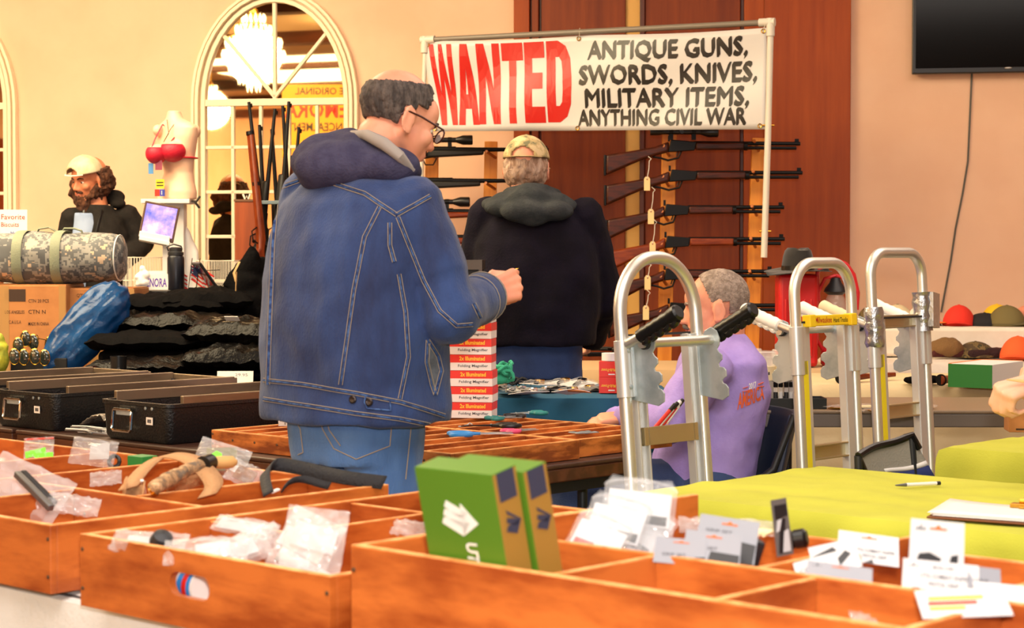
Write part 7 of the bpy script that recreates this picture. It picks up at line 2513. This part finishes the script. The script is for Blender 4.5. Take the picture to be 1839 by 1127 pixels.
me = remesh(b, .003, 2, .003, 45)
me.transform(XF[t].inverted())
mesh_obj('wrapped_body', me, m_wrap, t)
a, c = on(364, 834, .897), on(378, 829, .899)
MB().cyl(a, c, .0155, n=18).build('black_band', m_black, t, world=True)
MB().tube([c, on(398, 830, .897), on(418, 829, .897), on(426, 830, .896)], [.010, .012, .011, .004], 14).build('tan_end', mat('tan_end', 'c89a5c', .7), t, world=True)
MB().tube([on(272, 880, .868), on(278, 877, .871)], [.0125, .0125], 14).build('tube_mouth', m_brass, t, world=True)
m_bstrap = mat('black_webbing', '16161a', .8, bump=.4, bscale=160)
t = thing('black_strap', 'black webbing strap trailing over the back of the crates', 'strap', on(560, 860, .87))
ribbon([on(x, y, z) for x, y, z in ((482, 886, .862), (476, 852, .882), (492, 834, .892), (530, 838, .888), (575, 848, .88), (625, 858, .873), (690, 866, .866))], [V((.016, .016, .008))] * 2 + [V((.01, .012, .022))] * 5).build('strap', m_bstrap, t, world=True, solid=.003)
ribbon([on(x, y, z) for x, y, z in ((508, 878, .860), (522, 864, .872), (545, 860, .874), (575, 868, .866), (592, 872, .862))], V((.006, .006, .012))).build('strap_loop', m_bstrap, t, world=True, solid=.003)
MB().beam(on(486, 884, .862), on(500, 878, .866), .008, .003).build('white_stitching', m_card, t, world=True, smooth=False)

# ---------------------------------------------------------------- packs and cards in the tall crate
m_gcard = mat('grey_card', '84868e', .5)
m_pblk = mat('photo_black', '1c1c20', .4)
m_hol = mat('punched_hole', 'b85a1c', .7)


def clam(label, px, py, z, nrm, roll, w_=.085, h=.10, seed=0):
    t = thing('blister_pack', label, 'blister pack', mt=facing(on(px, py, z), nrm) @ M.Rotation(R(roll), 4, 'Z'), group='clear blister packs')
    MB().box((0, -.004, 0), (w_ * .86, h * .62, .001)).build('card', m_white_i, t, smooth=False)
    MB().box((-w_ * .20, -h * .20, .0012), (w_ * .34, h * .10, .001)).build('red_label', m_red, t, smooth=False)
    MB().box((-w_ * .20, -h * .29, .0012), (w_ * .34, h * .07, .001)).build('black_label', m_ink, t, smooth=False)
    MB().box((w_ * .22, -h * .24, .0012), (w_ * .34, h * .16, .001)).build('photo_print', m_dgrey, t, smooth=False)
    b = MB()
    for s in (1, -1):
        b.sheet(lambda i, j: V(((i - .5) * w_ * (1 - .18 * max(0, j - .8) * 5 * abs(2 * i - 1)), (j - .5) * h, s * (.003 + .010 * (max(0, math.sin(PI * i) * math.sin(PI * j)) ** .4)) + .002 * math.sin(13 * i + 7 * j + seed))), 14, 14)
    b.build('shell', m_clear, t)
    MB().tube([(w_ * .5 * math.cos(k * PI / 10) * (1 if k < 11 else 1), h * .32 + h * .16 * math.sin(k * PI / 10), 0) for k in range(11)], .0022, 6).build('shell_rim', m_clear, t)
    MB().tube([(-.012 + .024 * k / 6, h * .40 + .003 * math.sin(PI * k / 6), .004) for k in range(7)], .002, 5).build('hang_slot', m_clear, t)
    return t


clam('clear blister pack uppermost at the lime cloth corner', 1148, 908, .935, (.0, -.8, .6), -8, .100, .085, 1)
clam('clear blister pack with red label in the middle of three', 1108, 936, .918, (-.1, -.8, .6), -14, .085, .080, 2)
clam('clear blister pack with red label, lowest of three by the crate wall', 1076, 965, .903, (-.2, -.8, .6), -20, .080, .070, 3)
t = thing('white_card_pack', 'tilted white card pack with small purple logo among the blister packs', 'card', mt=facing(on(1150, 950, .905), (.05, -.85, .5)) @ M.Rotation(R(-38), 4, 'Z'))
MB().box((0, 0, 0), (.068, .072, .0015)).build('card', m_white_i, t, smooth=False)
MB().box((-.018, .018, .0012), (.018, .006, .0008)).build('logo', mat('purple_print', '5c3aa0', .5), t, smooth=False)
MB().box((.016, -.024, .0012), (.022, .012, .0008)).build('barcode', m_grey, t, smooth=False)
MB().sheet(lambda i, j: V(((i - .5) * .078, (j - .5) * .082, .004 + .004 * math.sin(PI * i) * math.sin(PI * j))), 8, 8).build('film', m_clear, t)


def head_card(label, px, py, z, w_, h, nrm, roll=0.0, m=None, lines=(), photo=None, hole=True, logo=False, group=None, name='product_card', shear=0.0, lean=None):
    t = thing(name, label, 'card', mt=facing(on(px, py, z), nrm) @ M.Rotation(R(roll), 4, 'Z'), group=group)
    MB().prism([(-w_ / 2, -h / 2), (w_ / 2, -h / 2), (w_ / 2 - .002, h / 2), (-w_ / 2, h / 2)], .001).build('card', m or m_white_i, t, smooth=False)
    if hole:
        MB().prism([(-.010, h * .36), (-.004, h * .36), (0, h * .42), (.004, h * .36), (.010, h * .36), (.010, h * .32), (-.010, h * .32)], .0006, M.Translation((0, 0, .0009))).build('hang_hole', m_hol, t, smooth=False)
    for s_, x, y, ww, hh, mm in lines:
        letter(s_, mm, t, M.Translation((x - w_ / 2, y - h / 2, .0016)), ww, hh, .008)
    for q in photo or ():
        MB().prism([(x - w_ / 2, y - h / 2) for x, y in q], .0007, M.Translation((0, 0, .0011))).build('photo_print', m_pblk, t, smooth=False)
    if logo:
        for s in range(3):
            MB().prism([(-w_ / 2 + .006 + .004 * s, h * .30), (-w_ / 2 + .009 + .004 * s, h * .42 - .003 * abs(s - 1)), (-w_ / 2 + .009 + .004 * s, h * .30)], .0006, M.Translation((0, 0, .0011))).build('logo', m_ink, t, smooth=False)
    return t


cn = (-.15, -.85, .5)
head_card('grey hanging card with dark photo, shortest of three in a row', 1222, 990, .908, .065, .034, cn, -4, m_gcard, [('GRIP SET', .010, .010, .030, .004, m_prn)], [[(.052, .0), (.064, .0), (.064, .012), (.05, .010)]], group='grey hanging cards')
head_card('grey hanging card with dark photo, middle one of three', 1280, 985, .912, .072, .044, cn, -5, m_gcard, [('GRIP SET', .010, .020, .032, .004, m_prn)], [[(.030, .0), (.070, .0), (.070, .016), (.034, .018)]], group='grey hanging cards')
head_card('grey hanging card with large dark photo, farthest of three', 1306, 968, .918, .078, .058, cn, -8, m_gcard, [('GRIP SET', .010, .036, .034, .004, m_prn)], [[(.030, .0), (.076, .0), (.076, .026), (.034, .030)]], group='grey hanging cards')
t = thing('black_part', 'black moulded part at the end of the grey hanging cards', 'part box', on(1346, 990, .90))
MB().box((0, 0, 0), (.030, .02, .036), Euler((.2, .25, .3))).build('moulding', m_pblk, t, smooth=False, bevel=.004)
head_card('narrow upright card with black and white photo beside the clear bag', 1404, 946, .905, .030, .078, (.55, -.83, .1), 4, mat('dark_card', '5e5a58', .4), [], [[(.004, .004), (.014, .004), (.022, .050), (.012, .052)], [(.004, .050), (.026, .054), (.026, .070), (.004, .070)]], hole=False)
t = MB()
tt = [o for o in COL.objects if o.get('label', '').startswith('narrow upright card')][0]
MB().prism([(-.004, -.034), (.010, -.034), (.010, -.004), (.002, -.006)], .0008, M.Translation((0, 0, .0012))).prism([(-.012, -.006), (-.006, -.004), (.000, .012), (-.008, .010)], .0008, M.Translation((0, 0, .0012))).build('white_print', m_white_i, tt, smooth=False)
bag('long flat clear bag with cream pegs along the crate edge', 1308, 945, .872, .150, .030, (.1, -.7, .7), -5, .006, None, 21)
for k in range(6):
    p = on(1332 + 9 * k, 953 + 1.2 * k, .878)
    t = thing('peg', 'cream peg in the long flat clear bag, %s of six along it' % ('first', 'second', 'third', 'fourth', 'fifth', 'last')[k], 'peg', p, R(20 + 7 * k), 'cream pegs in the clear bag')
    MB().cyl((-.010, 0, 0), (.012, 0, .002), .0030, n=10).ball((.012, 0, .002), .0042, n=10, m=6).build('peg_body', m_lab, t)
p = on(1428, 968, .868)
t = thing('black_cylinder', 'black ribbed cylinder lying behind the narrow upright card', 'cylinder', p)
MB().lathe([(.004, -.016), (.013, -.015), (.014, -.004), (.012, -.002), (.014, 0), (.014, .014), (.010, .018)], (0, 0, 0), 18, (.9, -.3, .2)).build('cylinder_body', m_black, t)
UL = [('UTG COMBAT SNIPER', .016, .022, .052, .0050, m_prn), ('PISTOL GRIP', .026, .014, .032, .0050, m_prn)]
head_card('white pistol grip card lying back against the lime cloth side', 1560, 985, .905, .078, .044, (.0, -.75, .65), -9, None, [('UTG COMBAT SNIPER', .022, .016, .050, .0050, m_prn), ('PISTOL GRIP', .032, .008, .030, .0050, m_prn)], [[(.034, .0), (.046, .0), (.044, .006)]], group='white pistol grip cards')
head_card('striped black and white card crumpled beside the lying pistol grip card', 1500, 1000, .900, .060, .040, (-.2, -.8, .55), 16, None, [], [[(.002, .026), (.030, .034), (.034, .028), (.004, .018)], [(.014, .004), (.044, .026), (.050, .020), (.028, .002)]], hole=False)
head_card('white crumpled card with slanted print at the corner of the divider', 1468, 1018, .898, .055, .028, (-.3, -.7, .6), 22, None, [('COMBAT', .006, .010, .034, .007, m_prn)], [[(.030, .0), (.050, .0), (.052, .006), (.034, .007)]], hole=False)
t = thing('cork_knob', 'round tan knob between the black and white cards', 'knob', on(1536, 1004, .897))
MB().ball((0, 0, 0), (.008, .008, .010)).build('knob_body', m_tan, t)
head_card('grey card with tiny logo in the divided front compartment', 1508, 1032, .902, .078, .026, (-.1, -.85, .5), -7, m_gcard, [], None, logo=True)
head_card('tall white card with black grip photo standing above the others', 1683, 982, .935, .066, .062, (.05, -.97, .2), -6, None, [], [[(.008, .012), (.012, .022), (.024, .024), (.038, .018), (.036, .008), (.026, .006), (.018, .010)], [(.046, .006), (.058, .006), (.058, .024), (.050, .022)]], logo=True)
head_card('white pistol grip card with printed title in front of the tall one', 1690, 1040, .910, .088, .040, (.0, -.95, .3), -6, None, [('MODEL 4 GRIP', .034, .031, .024, .0036, m_prn), ('UTG COMBAT SNIPER', .020, .020, .056, .0050, m_prn), ('PISTOL GRIP', .030, .011, .034, .0050, m_prn)], [[(.010, .0), (.022, .0), (.020, .008), (.012, .008)], [(.054, .0), (.078, .0), (.076, .005)]], logo=True, hole=False, group='white pistol grip cards')
head_card('grey-blue card with small print behind the titled pistol grip card', 1768, 1048, .905, .040, .038, (.1, -.92, .35), -8, m_gcard, [('GRIP', .008, .020, .016, .004, m_prn)], [[(.004, .0), (.036, .0), (.034, .008), (.006, .010)]], hole=False)
fc = head_card('flat white card with red and yellow print lying on the divider', 1730, 1083, .908, .095, .050, (-.05, -.42, .9), 6, None, [], None, hole=False)
for x0, x1, y, c in ((.012, .070, .034, 'f0a030'), (.010, .062, .025, 'd8361c'), (.010, .048, .016, 'e8c83a')):
    MB().box(((x0 + x1) / 2 - .0475, y - .025, .0014), (x1 - x0, .006, .0006)).build('print_bar', mat('print_' + c, c, .5), fc, smooth=False)
head_card('blank white card beside the red and yellow printed one', 1800, 1070, .905, .060, .040, (.05, -.5, .85), -10, None, [], None, hole=False)
bag('clear bag lying in the emptiest front compartment', 1600, 1112, .86, .09, .04, (0, -.5, .85), 5, .010, None, 31)

bpy.data.scenes.remove(TMP)
